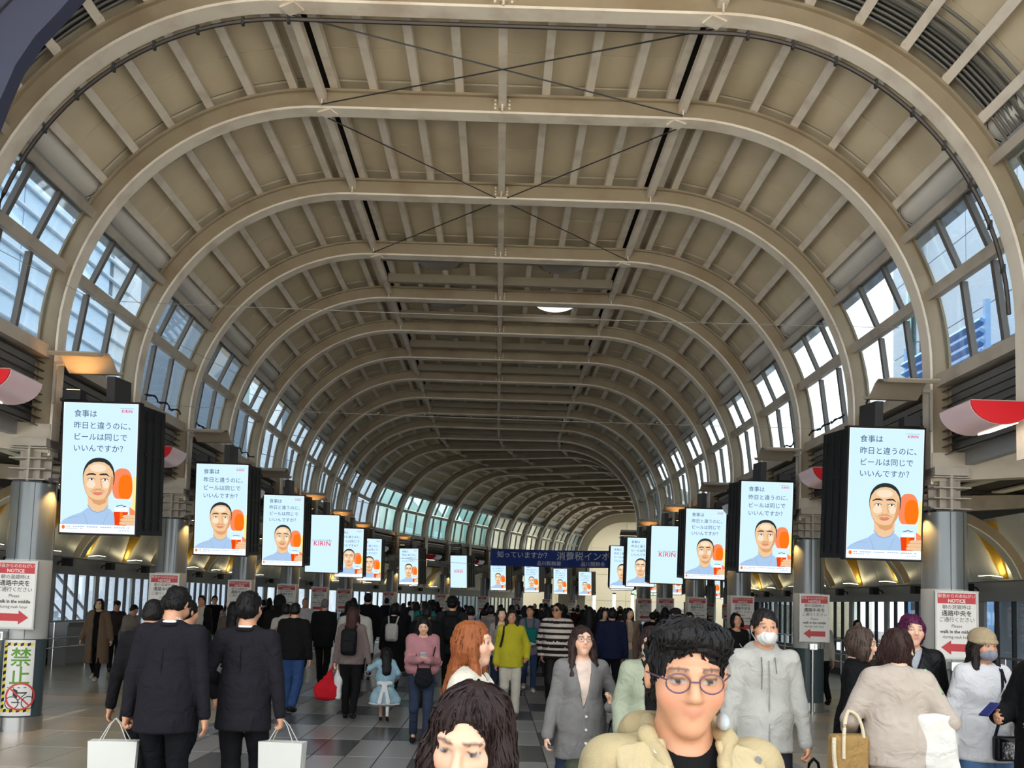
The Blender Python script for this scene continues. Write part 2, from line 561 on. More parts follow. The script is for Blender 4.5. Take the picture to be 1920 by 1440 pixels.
# ------------------------------------------------------------------ high side windows (two tiers, three panes each), louvres, sills
WN = [0]
SLAT = {}
mw = {-1: MB(), 1: MB()}
for k in range(NR - 1):
    s0, s1 = RING[k] + 0.02, RING[k + 1] - 0.02
    Lw = s1 - s0
    for sg in (-1, 1):
        WN[0] += 1
        win = MB()
        hd, md = prof(59.5, 0.20, sg), prof(73, 0.20, sg)
        sl = (sg * (FLAT + RAD_ + 0.20), 4.66)
        bar(win, s0, s1, hd[0], hd[1], 59.5, 0.10, 0.16, 0, -0.1, -0.1)
        bar(win, s0, s1, md[0], md[1], 73, 0.13, 0.17, 0, -0.1, -0.1)
        bar(win, s0, s1, sl[0], sl[1], 90, 0.16, 0.20, 0, -0.1, -0.1)
        wo = struct(win.build('window_%d' % WN[0], M_railb))
        tiers = ((prof(58.6 + 2.1, 0.24, sg), prof(73 - 1.4, 0.24, sg)), (prof(73 + 1.4, 0.24, sg), (sg * (FLAT + RAD_ + 0.24), 4.75)))
        for (xt, ht), (xb, hb) in tiers:
            for j in range(3):
                a, b = s0 + Lw * j / 3 + 0.03, s0 + Lw * (j + 1) / 3 - 0.03
                nx, nz = (ht - hb), -(xt - xb)
                l = math.hypot(nx, nz); nx, nz = sg * abs(nx) / l * 0.012, abs(nz) / l * 0.012
                c = [(xt, ht), (xb, hb), (xb + nx, hb + nz), (xt + nx, ht + nz)]
                MB().hexa([P3(a, *q, -0.1) for q in c] + [P3(b, *q, -0.1) for q in c]).build('pane', M_glass, wo, smooth=False)
            for j in range(4):
                sm = s0 + Lw * j / 3
                w_ = 0.032
                c = [(xt - sg * 0.03, ht), (xb - sg * 0.03, hb), (xb + sg * 0.04, hb), (xt + sg * 0.04, ht)]
                MB().hexa([P3(sm, *q, -0.1 - w_) for q in c] + [P3(sm, *q, -0.1 + w_) for q in c]).build('mullion', M_frame, wo, smooth=False)
        # wall behind the louvres and between sill and aisle deck
        for q in ([(sg*5.86, 3.6), (sg*5.96, 3.6), (sg*5.96, 4.80), (sg*5.86, 4.80)],):
            mw[sg].hexa([P3(RING[k], *c) for c in q] + [P3(RING[k+1], *c) for c in q])
        # head wall above the window header up to the deck
        q = [prof(57.5, 0.30, sg), prof(57.5, 0.75, sg), prof(61, 0.75, sg), prof(61, 0.26, sg)]
        mw[sg].hexa([P3(RING[k], *c) for c in q] + [P3(RING[k+1], *c) for c in q])
        SLAT[(k, sg)] = (s0, s1)

# aisle walls: dado, head band, deck edge; every window bay follows the column pitch
AX = 10.0
for k in range(NR - 1):
    s0, s1 = RING[k], RING[k + 1]
    for sg in (-1, 1):
        for x0, x1, h0, h1 in ((AX, AX + .15, 0.0, 0.62), (AX - 0.10, AX + .15, 2.06, 2.42), (AX - 0.05, AX + .15, 2.42, 4.0)):
            q = [(sg*x0, h0), (sg*x1, h0), (sg*x1, h1), (sg*x0, h1)]
            mw[sg].hexa([P3(s0, *c) for c in q] + [P3(s1, *c) for c in q])
WALL = {}
for sg, nm in ((-1, 'wall_left'), (1, 'wall_right')):
    WALL[sg] = struct(mw[sg].build(nm, M_wall))
for (k, sg), (s0, s1) in SLAT.items():
    for j in range(9 if k > 0 else 0):
        h = 3.72 + 0.1 * j
        c = [(sg*5.60, h), (sg*5.62, h - 0.008), (sg*5.74, h + 0.055), (sg*5.72, h + 0.063)]
        MB().hexa([P3(s0, *q, -0.1) for q in c] + [P3(s1, *q, -0.1) for q in c]).build('louvre_slat', M_louv, WALL[sg], smooth=False)
for sg, nm in ((-1, 'baseboard_left'), (1, 'baseboard_right')):
    m1 = MB()
    for k in range(NR - 1):
        q = [(sg*(AX-0.06), 0), (sg*AX, 0), (sg*AX, 0.16), (sg*(AX-0.06), 0.16)]
        m1.hexa([P3(RING[k], *c) for c in q] + [P3(RING[k+1], *c) for c in q])
    struct(m1.build(nm, M_base))

M_gold = mat('gold_lit_bracket', srgb(204, 160, 62), 0.3, metal=0.55, var=0.08)  # the yellow uplight wash is put into the base colour
M_tray = emis('uplight_tray_glow', (1.0, 0.86, 0.50), 9.0)
M_trayb = mat('uplight_tray_body', srgb(225, 222, 205), 0.4)
M_post = mat('wall_post_grey', srgb(168, 168, 166), 0.45, var=0.05)
COLS = list(range(K0, NR, 2))
side = {-1: 'left', 1: 'right'}
# aisle windows, cove panels, uplights and spotlights per half bay
spot_mesh = MB()
spot_mesh.box((0, 0, 0), (0.16, 0.22, 0.18)); 
spot_m = spot_mesh.mesh('spot_box', M_black)
arm = MB(); arm.tube([(0.0, 0.0, 0.0), (0.10, 0, 0.03), (0.2, 0, 0.0), (0.22, 0, -0.06)], 0.018, 6); arm_m = arm.mesh('spot_arm', M_black)
nlamp = {-1: 0, 1: 0}; nspot = {-1: 0, 1: 0}
panel_cnt = {-1: 0, 1: 0}
for k in range(1, NR - 1):
    s0, s1 = RING[k], RING[k + 1]
    L = s1 - s0
    for sg in (-1, 1):
        WN[0] += 1
        m1 = MB()
        q = [(sg*(AX-0.03), 0.62), (sg*(AX+0.10), 0.62), (sg*(AX+0.10), 0.68), (sg*(AX-0.03), 0.68)]
        m1.hexa([P3(s0, *c) for c in q] + [P3(s1, *c) for c in q])
        wo = struct(m1.build('window_%d' % WN[0], M_post))
        npn = 4
        for j in range(npn):
            a, b = s0 + L * j / npn + 0.04, s0 + L * (j + 1) / npn - 0.04
            q = [(sg*(AX+0.04), 0.68), (sg*(AX+0.055), 0.68), (sg*(AX+0.055), 2.06), (sg*(AX+0.04), 2.06)]
            MB().hexa([P3(a, *c) for c in q] + [P3(b, *c) for c in q]).build('pane', M_glass, wo, smooth=False)
            w_ = 0.11 if j == 0 else 0.022
            dm = (0.02, 0.08) if j == 0 else (-0.02, 0.06)
            q = [(sg*(AX+dm[0]), 0.62), (sg*(AX+dm[1]), 0.62), (sg*(AX+dm[1]), 2.07), (sg*(AX+dm[0]), 2.07)]
            MB().hexa([P3(s0 + L*j/npn - w_, *c) for c in q] + [P3(s0 + L*j/npn + w_, *c) for c in q]).build('post' if j == 0 else 'mullion', M_post if j == 0 else M_base, wo, smooth=False)
        # dado panels and leaning cove panels
        q = [(sg*(AX-0.02), 0.17), (sg*(AX), 0.17), (sg*(AX), 0.60), (sg*(AX-0.02), 0.60)]
        for j in range(2):
            a, b = s0 + L*j/2 + 0.01, s0 + L*(j+1)/2 - 0.01
            MB().hexa([P3(a, *c) for c in q] + [P3(b, *c) for c in q]).build('dado_panel', M_wall, WALL[sg], smooth=False)
            q2 = [(sg*(AX-0.12), 2.46), (sg*(AX-0.08), 2.46), (sg*(AX-0.50), 3.62), (sg*(AX-0.54), 3.62)]
            MB().hexa([P3(a, *c) for c in q2] + [P3(b, *c) for c in q2]).build('cove_panel', M_wallp, WALL[sg], smooth=False)
        # tapered bracket (half cone) against the cove, coloured as if uplit
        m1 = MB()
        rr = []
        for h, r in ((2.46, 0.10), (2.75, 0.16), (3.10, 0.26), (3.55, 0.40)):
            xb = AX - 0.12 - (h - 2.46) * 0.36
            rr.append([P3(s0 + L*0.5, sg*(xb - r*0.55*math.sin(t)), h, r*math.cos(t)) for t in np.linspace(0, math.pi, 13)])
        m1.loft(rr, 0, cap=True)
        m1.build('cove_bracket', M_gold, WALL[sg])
        if k <= 19:
            nlamp[sg] += 1
            e = empty('uplight', P3(s0 + L*0.5, sg*(AX-0.42), 2.50), -frame(s0)[2] + (0 if sg > 0 else math.pi))
            t1 = MB()
            t1.hexa([(-0.10,-0.20,-0.02),(0.12,-0.20,-0.06),(0.12,0.20,-0.06),(-0.10,0.20,-0.02),(-0.14,-0.24,0.03),(0.12,-0.24,0.0),(0.12,0.24,0.0),(-0.14,0.24,0.03)])
            t1.box((0.20, 0.12, -0.03), (0.20, 0.02, 0.02)); t1.box((0.20, -0.12, -0.03), (0.20, 0.02, 0.02))
            t1.build('tray', M_trayb, e)
            MB().hexa([(-0.12,-0.22,0.03),(0.11,-0.22,0.004),(0.11,0.22,0.004),(-0.12,0.22,0.03),(-0.12,-0.22,0.04),(0.11,-0.22,0.014),(0.11,0.22,0.014),(-0.12,0.22,0.04)]).build('glow_panel', M_tray, e)
            tag(e, 'glowing yellow uplight tray under the %s cove, number %d from the near end' % (side[sg], nlamp[sg]) if False else
                'glowing uplight tray on the %s aisle cove, %s from the near end' % (side[sg], (ordn + ['13th','14th','15th','16th','17th','18th','19th','20th'])[nlamp[sg]-1]),
                'uplight', 'uplight trays on the %s cove' % side[sg])
            nspot[sg] += 1
            e = empty('spotlight', P3(s0 + L*0.93, sg*(AX-0.34), 2.32), -frame(s0)[2] + (0 if sg > 0 else math.pi))
            link('lamp_box', spot_m, e); link('arm', arm_m, e)
            tag(e, 'black box spotlight on a bracket above the %s aisle windows, %s from the near end' % (side[sg], (ordn + ['13th','14th','15th','16th','17th','18th','19th','20th'])[nspot[sg]-1]),
                'spotlight', 'black spotlights above the %s windows' % side[sg])

# aisle roof ribs (quarter arches), cross beams from the legs, pale slats on the soffit
M_slat2 = mat('soffit_slat_cream', srgb(222, 218, 196), 0.6)
for k in COLS:
    s = RING[k]
    for sg in (-1, 1):
        m1 = MB()
        pts = [(5.9, 3.62, (0, -1))] + [(7.7 + 1.85*math.sin(t), 1.95 + 1.67*math.cos(t), None) for t in np.linspace(0, 1.25, 12)]
        rr = []
        for i, p in enumerate(pts):
            q0 = pts[max(i-1, 0)]; q1 = pts[min(i+1, len(pts)-1)]
            t = Vector((q1[0]-q0[0], q1[1]-q0[1])).normalized(); n = Vector((-t.y, t.x))
            rr.append([P3(s, sg*(p[0]+n.x*d), p[1]+n.y*d, a-0.1) for a, d in ((-0.06,-0.09),(0.06,-0.09),(0.06,0.09),(-0.06,0.09))])
        m1.loft(rr, 0)
        rr = []
        for i, p in enumerate(pts):
            q0 = pts[max(i-1, 0)]; q1 = pts[min(i+1, len(pts)-1)]
            t = Vector((q1[0]-q0[0], q1[1]-q0[1])).normalized(); n = Vector((-t.y, t.x))
            rr.append([P3(s, sg*(p[0]+n.x*d), p[1]+n.y*d, a-0.1) for a, d in ((-0.11,-0.11),(0.11,-0.11),(0.11,-0.09),(-0.11,-0.09))])
        m1.loft(rr, 1)
        m1.build('aisle_rib', [M_rib, M_slat2], CEIL)
        m1 = MB()
        q = [(sg*5.45, 3.38), (sg*9.9, 3.74), (sg*9.9, 3.95), (sg*5.45, 3.74)]
        m1.hexa([P3(s, *c, -0.22) for c in q] + [P3(s, *c, 0.02) for c in q])
        m1.build('cross_beam', M_railb, CEIL)
for k in range(3, NR - 1):
    s0, s1 = RING[k], RING[k+1]
    for sg in (-1, 1):
        for X in (7.0, 7.9, 8.8):
            q = [(sg*X, 3.93), (sg*(X+.22), 3.93), (sg*(X+.22), 3.96), (sg*X, 3.96)]
            MB().hexa([P3(s0+.3, *c) for c in q] + [P3(s1-.3, *c) for c in q]).build('soffit_slat', M_slat2, CEIL, smooth=False)

# ------------------------------------------------------------------ floor with real tiles
M_t1 = mat('tile_light_grey', srgb(158, 156, 154), 0.24, var=0.05, vscale=2.0, bump=0.03, bscale=120, stretch=(1, 6, 1))
M_t2 = mat('tile_dark_grey', srgb(94, 94, 96), 0.24, var=0.07, vscale=2.0, bump=0.03, bscale=120, stretch=(1, 6, 1))
M_t3 = mat('tile_beige', srgb(196, 186, 166), 0.25, var=0.05, vscale=1.2, dirt=srgb(150, 138, 120), dscale=0.7, damt=0.35)
M_bounce_paving = mat('bounce_paving_pale', srgb(244, 238, 224), 0.5, var=0.03)  # unseen paving added behind the camera to bounce light onto the ceiling
M_joint = mat('floor_joint', srgb(66, 62, 58), 0.8)
M_tact = mat('tactile_strip', srgb(150, 152, 156), 0.35, metal=0.2, var=0.06)
mb = MB()
mb.hexa([P3(-8, -10.2, -0.15), P3(-8, 10.2, -0.15), P3(-8, 10.2, -0.006), P3(-8, -10.2, -0.006),
         P3(32, -10.2, -0.15), P3(32, 10.2, -0.15), P3(32, 10.2, -0.006), P3(32, -10.2, -0.006)])
for a, b in zip(np.arange(32, 60, 2.0), np.arange(34, 62, 2.0)):
    mb.hexa([P3(a, -10.2, -0.15), P3(a, 10.2, -0.15), P3(a, 10.2, -0.006), P3(a, -10.2, -0.006),
             P3(b, -10.2, -0.15), P3(b, 10.2, -0.15), P3(b, 10.2, -0.006), P3(b, -10.2, -0.006)])
mb.box((12, 78, -0.08), (60, 36, 0.14))
mb.box((0, -22, -0.08), (34, 40, 0.14))
FLOOR = struct(mb.build('floor', M_joint, smooth=False))
TR, TC = 1.17, 0.366
tile_me = {}
def tile(w, l, m):
    key = (round(w, 3), round(l, 3), m.name)
    if key not in tile_me:
        t = MB(); g = 0.004; c = 0.004
        x, y = w/2 - g, l/2 - g
        t.hexa([(-x,-y,-0.012),(x,-y,-0.012),(x,y,-0.012),(-x,y,-0.012),(-x+c,-y+c,0),(x-c,-y+c,0),(x-c,y-c,0),(-x+c,y-c,0)])
        tile_me[key] = t.mesh('tile', m, smooth=False)
    return tile_me[key]
tiles = []
row0 = 10.05 - 9 * TR
for r in range(-10, 60):
    yc = 10.05 + (r + 0.5) * TR
    if yc > 60: break
    for c in range(18):                          # centre field, 0.366 wide, dark pairs stepping one block per row
        xc = -3.298 + (c + 0.5) * TC
        blk = math.floor((c - 3) / 2)
        tiles.append((yc, xc, TC, TR, M_t2 if (blk - r) % 3 == 0 else M_t1))
    for sg in (-1, 1):
        for xa, xb, n in ((5.05, 9.94, 4),):
            w = (xb - xa) / n
            for i in range(n):
                tiles.append((yc, sg * (xa + (i + 0.5) * w), w, TR, M_t3))
    xl, xr = -3.298 - 0.30, 3.29
    for j in range(2):
        w = (xl + 5.05) / 2; tiles.append((yc, -5.05 + (j + 0.5) * w, w, TR, M_t3))
    tiles.append((yc, xl + 0.15, 0.30, TR, M_tact))
    for j in range(2):
        w = (5.05 - xr - 0.30) / 2; tiles.append((yc, xr + 0.30 + (j + 0.5) * w, w, TR, M_t3))
    tiles.append((yc, xr + 0.15, 0.30, TR, M_tact))
for yc in np.arange(-40, -2, 2.0):
    for xc in np.arange(-15, 16, 2.0):
        tiles.append((yc, xc, 2.0, 2.0, M_bounce_paving))
cand = sorted(tiles, key=lambda t: (t[0] - 1.6) if t[0] > 6.2 and abs(t[1]) < 1.1 * t[0] * 0.56 else 999)
near = set(id(t) for t in cand[:300])
mbt = {}
for t in tiles:
    yc, xc, w, l, m = t
    if id(t) in near:
        o = link('tile', tile(w, l, m), FLOOR, FM(yc, xc, 0.0))
    else:
        q = mbt.setdefault(m.name, (MB(), m))[0]
        g = 0.004
        x, y = w/2 - g, l/2 - g
        q.hexa([P3(yc, xc + a, h, b) for h in (-0.012, 0.0) for a, b in ((-x,-y),(x,-y),(x,y),(-x,y))])
for nm, (q, m) in mbt.items():
    o = q.build('tile', m, FLOOR, smooth=False); o['kind'] = 'stuff'
# raised tactile bars on the left strip
q = MB()
for i in range(5):
    for y in np.arange(4.0, 33, 0.6):
        q.box((-3.57 + i*0.06, y + 0.26, 0.003), (0.028, 0.5, 0.006))
o = q.build('tactile_bar', M_tact, FLOOR, smooth=False); o['kind'] = 'stuff'
# ------------------------------------------------------------------ columns
M_colu = mat('column_grey_gloss', srgb(112, 118, 120), 0.22, metal=0.25, var=0.05, spec=0.6)
M_colm = mat('column_pale_gloss', srgb(176, 178, 174), 0.25, var=0.04, spec=0.6)
M_coll = mat('column_teal_grey', srgb(66, 80, 84), 0.28, var=0.05)
M_seam = mat('column_seam', srgb(40, 42, 44), 0.6)
M_cap = mat('capital_paint', srgb(168, 160, 148), 0.5, var=0.08, dirt=srgb(104, 88, 70), damt=0.45)
col_parts = {}
def col_proto():
    t = MB(); t.cyl((0, 0), 0.262, 2.06, 3.0, 40); col_parts['upper_cladding'] = (t.mesh('upper_cladding', M_colu),)
    t = MB(); t.cyl((0, 0), 0.268, 1.1, 2.06, 40); col_parts['middle_cladding'] = (t.mesh('middle_cladding', M_colm),)
    t = MB(); t.cyl((0, 0), 0.258, 0.0, 1.1, 40); col_parts['lower_cladding'] = (t.mesh('lower_cladding', M_coll),)
    t = MB(); t.cyl((0, 0), 0.272, 0.0, 0.17, 40); col_parts['base_ring'] = (t.mesh('base_ring', M_steel),)
    t = MB()
    for a in (-100, -62, 15, 140):
        x, y = math.cos(rad(a)), math.sin(rad(a))
        for r, h0, h1 in ((0.262, 2.06, 3.0), (0.268, 1.1, 2.06)):
            t.box((x*r, y*r, (h0+h1)/2), (0.006, 0.008, h1-h0), Matrix.Rotation(rad(a+90), 4, 'Z'))
    col_parts['seam'] = (t.mesh('seam', M_seam),)
    t = MB()                                         # capital: plates and stiffeners between column and leg
    t.box((0, 0, 3.24), (0.03, 0.40, 0.44)); t.box((0, 0, 3.24), (0.40, 0.03, 0.44))
    t.box((0, 0, 3.24), (0.20, 0.20, 0.44))
    for h in (3.04, 3.17, 3.30, 3.43):
        t.box((0, 0, h), (0.46, 0.44, 0.014))
    t.box((0, 0, 3.012), (0.36, 0.36, 0.03), m=1)
    t.box((0, 0, 3.50), (0.42, 0.42, 0.10))
    col_parts['capital'] = (t.mesh('capital', [M_cap, M_dkgrey]),)
    t = MB(); t.cyl((0, 0), 0.024, 0.0, 1.08, 12); t.cyl((0, 0), 0.04, 0.0, 0.03, 12)
    t.box((0, 0, 1.14), (0.13, 0.10, 0.10)); t.box((0.03, -0.055, 1.14), (0.02, 0.02, 0.07))
    col_parts['guard_post'] = (t.mesh('guard_post', M_steel),)
col_proto()
# hooded box light at each capital
for i, k in enumerate(COLS):
    for sg in (-1, 1):
        e = empty('column', P3(RING[k], sg * 5.65, 0, -0.1), -frame(RING[k])[2])
        for nm, (me,) in col_parts.items():
            o = link(nm, me, e)
            if nm == 'guard_post':
                o.location = (-0.12 if sg < 0 else -0.04, -0.33, 0)
        tag(e, 'round grey clad column on the %s, %s' % (side[sg], 'nearest, with the bicycle ban poster' if (i == 0 and sg < 0) else ordn[i] + ' from the near end'),
            'column', 'columns along the %s side' % side[sg])
        # small downlight at the column head, warm
        if i < 8:
            d = empty('column_downlight', P3(RING[k], sg * 5.27, 3.02, -0.18))
            t = MB(); t.cyl((0, 0), 0.045, -0.02, 0.07, 14); t.box((sg*0.09, 0, 0.04), (0.16, 0.03, 0.03)); t.build('housing', M_dkgrey, d)
            t = MB(); t.cyl((0, 0), 0.038, -0.024, -0.018, 14); t.build('lens', emis('warm_lens', (1.0, 0.62, 0.25), 6.0), d)
            tag(d, 'small warm downlight at the head of the %s column on the %s' % (ordn[i], side[sg]), 'downlight', 'downlights at the column heads')
            ld = bpy.data.lights.new('column_downlight_lamp', 'SPOT'); ld.energy = 60; ld.color = (1.0, 0.56, 0.18); ld.spot_size = rad(75); ld.spot_blend = 0.6; ld.shadow_soft_size = 0.03
            lo = bpy.data.objects.new('lamp', ld); COL.objects.link(lo); lo.parent = d
            lo.matrix_basis = Matrix.Translation((0, 0, -0.04)) @ Matrix.Rotation(rad(-22) * sg, 4, 'Y')

# ------------------------------------------------------------------ digital advert screens
SW, SH = 0.905, 1.58
cE = lambda r, g, b, s=1.0: tuple(c * s for c in srgb(r, g, b))
E_bg = emis('screen_pale_blue', cE(200, 230, 250), 1.2)
E_wh = emis('screen_white', cE(242, 250, 255), 1.2)
E_ink = emis('screen_ink_blue', cE(64, 82, 116), 1.0)
E_hair = emis('screen_hair', cE(46, 56, 58), 0.9)
E_skin = emis('screen_skin', cE(246, 205, 160), 1.0)
E_skin2 = emis('screen_skin_shade', cE(226, 166, 118), 1.0)
E_skin3 = emis('screen_skin_light', cE(255, 232, 204), 1.0)
E_lip = emis('screen_lip', cE(226, 132, 112), 1.0)
E_brow = emis('screen_brow', cE(58, 46, 48), 1.0)
E_shirt = emis('screen_shirt', cE(172, 202, 236), 1.05)
E_shirt2 = emis('screen_shirt_fold', cE(146, 178, 218), 1.05)
E_or1 = emis('screen_orange_pale', cE(250, 140, 96), 1.05)
E_or2 = emis('screen_orange', cE(255, 120, 24), 1.05)
E_yel = emis('screen_yellow', cE(255, 238, 150), 1.05)
E_beer = emis('screen_beer_red', cE(236, 70, 20), 1.05)
E_red = emis('screen_red', cE(232, 40, 66), 1.05)
E_mix = [E_bg, E_wh, E_ink, E_hair, E_skin, E_skin2, E_skin3, E_lip, E_brow, E_shirt, E_shirt2, E_or1, E_or2, E_yel, E_beer, E_red]
IDX = {m.name: i for i, m in enumerate(E_mix)}

def scr(u, v, lay):
    return ((u - 0.5) * SW, -0.002 - 0.0007 * lay, (0.5 - v) * SH)
def blob(mb, pts, lay, m):
    mb.poly([scr(u, v, lay) for u, v in pts][::1], IDX[m.name])
def ell(cu, cv, ru, rv, n=28, a0=0, a1=360, sq=1.0):
    out = []
    for t in np.linspace(rad(a0), rad(a1), n, endpoint=(a1 - a0 < 360)):
        c, s = math.cos(t), math.sin(t)
        out.append((cu + ru * math.copysign(abs(c) ** sq, c), cv + rv * math.copysign(abs(s) ** sq, s)))
    return out
def stroke(mb, pts, w, lay, m):
    """thick polyline, widths in u; aspect corrected"""
    asp = SW / SH
    P = [Vector((p[0], p[1] / asp)) for p in pts]
    L_, R_ = [], []
    for i, p in enumerate(P):
        t = (P[min(i+1, len(P)-1)] - P[max(i-1, 0)]).normalized(); n = Vector((-t.y, t.x))
        ww = w[i] if isinstance(w, list) else w
        L_.append(p + n*ww/2); R_.append(p - n*ww/2)
    for i in range(len(P) - 1):
        mb.poly([scr(q.x, q.y * asp, lay) for q in (L_[i], L_[i+1], R_[i+1], R_[i])], IDX[m.name])

def advert_portrait():
    mb = MB()
    blob(mb, [(0.955, 0.555), (1, 0.555), (1, 0.86), (0.955, 0.86)], 1, E_yel)
    blob(mb, ell(0.815, 0.62, 0.135, 0.125, 32, sq=0.8), 2, E_or1)
    blob(mb, ell(0.86, 0.64, 0.095, 0.098, 28, sq=0.8), 3, E_or2)
    # shirt
    sh = [(0.0, 0.935), (0.05, 0.90), (0.16, 0.868), (0.28, 0.842), (0.36, 0.806), (0.44, 0.80), (0.60, 0.795), (0.66, 0.81), (0.72, 0.845), (0.82, 0.88), (0.90, 0.935)]
    blob(mb, sh, 4, E_shirt)
    stroke(mb, [(0.31, 0.845), (0.345, 0.89), (0.37, 0.935)], 0.008, 5, E_shirt2)
    stroke(mb, [(0.64, 0.84), (0.60, 0.89), (0.57, 0.935)], 0.006, 5, E_shirt2)
    stroke(mb, [(0.10, 0.89), (0.20, 0.875), (0.28, 0.88)], 0.006, 5, E_shirt2)
    # neck and collar
    blob(mb, [(0.36, 0.72), (0.64, 0.72), (0.635, 0.785), (0.59, 0.82), (0.50, 0.838), (0.42, 0.825), (0.365, 0.785)], 6, E_skin)
    blob(mb, [(0.40, 0.735), (0.62, 0.735), (0.60, 0.765), (0.52, 0.785), (0.44, 0.77)], 7, E_skin2)
    stroke(mb, [(0.362, 0.785), (0.42, 0.826), (0.50, 0.841), (0.59, 0.822), (0.637, 0.785)], 0.014, 8, E_shirt2)
    # head
    blob(mb, ell(0.50, 0.565, 0.213, 0.146, 36, sq=0.9), 9, E_hair)
    face = [(0.295, 0.56), (0.315, 0.515), (0.36, 0.478), (0.43, 0.455), (0.50, 0.450), (0.57, 0.455), (0.64, 0.48), (0.685, 0.52), (0.70, 0.57),
            (0.695, 0.63), (0.67, 0.685), (0.62, 0.73), (0.56, 0.755), (0.49, 0.760), (0.42, 0.748), (0.36, 0.715), (0.315, 0.655)]
    blob(mb, face, 10, E_skin)
    blob(mb, [(0.70, 0.57), (0.695, 0.63), (0.67, 0.685), (0.62, 0.73), (0.585, 0.735), (0.63, 0.68), (0.655, 0.61), (0.665, 0.55)], 11, E_skin2)
    blob(mb, ell(0.40, 0.625, 0.06, 0.03), 11, E_skin3)
    blob(mb, ell(0.60, 0.625, 0.045, 0.03), 12, E_skin3)
    blob(mb, ell(0.49, 0.50, 0.11, 0.03), 11, E_skin3)
    # jaw shade (short beard), moustache, mouth
    stroke(mb, [(0.36, 0.715), (0.42, 0.742), (0.49, 0.752), (0.56, 0.747), (0.62, 0.722)], [0.008, 0.022, 0.028, 0.024, 0.008], 12, E_skin2)
    stroke(mb, [(0.395, 0.683), (0.44, 0.669), (0.495, 0.665), (0.55, 0.668), (0.595, 0.682)], [0.006, 0.02, 0.022, 0.02, 0.006], 12, E_skin2)
    blob(mb, [(0.415, 0.690), (0.46, 0.680), (0.495, 0.684), (0.53, 0.680), (0.575, 0.689), (0.54, 0.703), (0.495, 0.709), (0.45, 0.704)], 13, E_lip)
    stroke(mb, [(0.415, 0.690), (0.495, 0.693), (0.575, 0.689)], 0.006, 14, E_skin2)
    # nose
    stroke(mb, [(0.525, 0.575), (0.535, 0.62), (0.55, 0.645)], 0.012, 13, E_skin2)
    stroke(mb, [(0.455, 0.652), (0.475, 0.658), (0.50, 0.660), (0.525, 0.658), (0.545, 0.651)], 0.010, 13, E_skin2)
    for c, fl in ((0.405, 1), (0.585, -1)):
        stroke(mb, [(c - 0.075, 0.558 if fl > 0 else 0.549), (c - 0.03, 0.546), (c + 0.02, 0.545), (c + 0.06, 0.552 if fl > 0 else 0.562)],
               [0.008, 0.022, 0.024, 0.01] if fl > 0 else [0.012, 0.024, 0.022, 0.006], 13, E_brow)
        blob(mb, ell(c, 0.588, 0.040, 0.0080), 13, E_wh)
        blob(mb, ell(c + 0.003, 0.588, 0.013, 0.0078, 14), 14, E_brow)
        stroke(mb, [(c - 0.05, 0.587), (c - 0.02, 0.579), (c + 0.02, 0.579), (c + 0.046, 0.588)], 0.008, 15, E_brow)
    stroke(mb, [(0.295, 0.57), (0.30, 0.62), (0.33, 0.68), (0.37, 0.722)], 0.008, 11, E_skin2)
    # glass of beer and the hand round it
    blob(mb, [(0.925, 0.79), (1.0, 0.82), (1.0, 0.87), (0.93, 0.85)], 12, E_or1)
    blob(mb, [(0.695, 0.742), (0.72, 0.732), (0.91, 0.732), (0.932, 0.742), (0.925, 0.80), (0.905, 0.83), (0.72, 0.83), (0.703, 0.80)], 13, E_bg)
    stroke(mb, [(0.695, 0.742), (0.72, 0.733), (0.91, 0.733), (0.932, 0.742)], 0.008, 14, E_wh)
    blob(mb, [(0.715, 0.83), (0.91, 0.83), (0.895, 0.88), (0.885, 0.934), (0.735, 0.934), (0.728, 0.88)], 14, E_beer)
    blob(mb, [(0.80, 0.83), (0.84, 0.83), (0.83, 0.934), (0.80, 0.934)], 15, E_or2)
    blob(mb, [(0.725, 0.80), (0.905, 0.80), (0.90, 0.825), (0.73, 0.825)], 14, E_wh)
    stroke(mb, [(0.75, 0.788), (0.79, 0.783), (0.82, 0.777), (0.85, 0.787), (0.88, 0.785)], 0.010, 15, E_brow)
    for v0, u0 in ((0.862, 0.83), (0.888, 0.80), (0.914, 0.79)):
        blob(mb, [(u0, v0 + 0.004), (u0 + 0.03, v0 - 0.010), (1.0, v0 - 0.012), (1.0, v0 + 0.013), (u0 + 0.04, v0 + 0.014)], 16, E_skin)
        stroke(mb, [(u0 + 0.01, v0 + 0.012), (u0 + 0.06, v0 + 0.015), (1.0, v0 + 0.014)], 0.006, 17, E_skin2)
    # bottom strip
    blob(mb, [(0, 0.935), (1, 0.935), (1, 1), (0, 1)], 18, E_wh)
    blob(mb, ell(0.05, 0.958, 0.022, 0.016, 16), 19, E_or2)
    for v, a, b, w in ((0.952, 0.09, 0.94, 0.012), (0.967, 0.09, 0.31, 0.009), (0.974, 0.80, 0.94, 0.009)):
        n = int((b - a) / 0.03)
        for i in range(n):
            if (i * 7 + int(v * 1000)) % 6:
                u0 = a + (b - a) * i / n
                stroke(mb, [(u0, v), (u0 + 0.024, v)], w, 19, E_shirt2)
    stroke(mb, [(0.76, 0.036), (0.94, 0.036)], 0.006, 2, E_shirt2)
    return mb.mesh('advert_picture', E_mix, smooth=False)
PIC = advert_portrait()
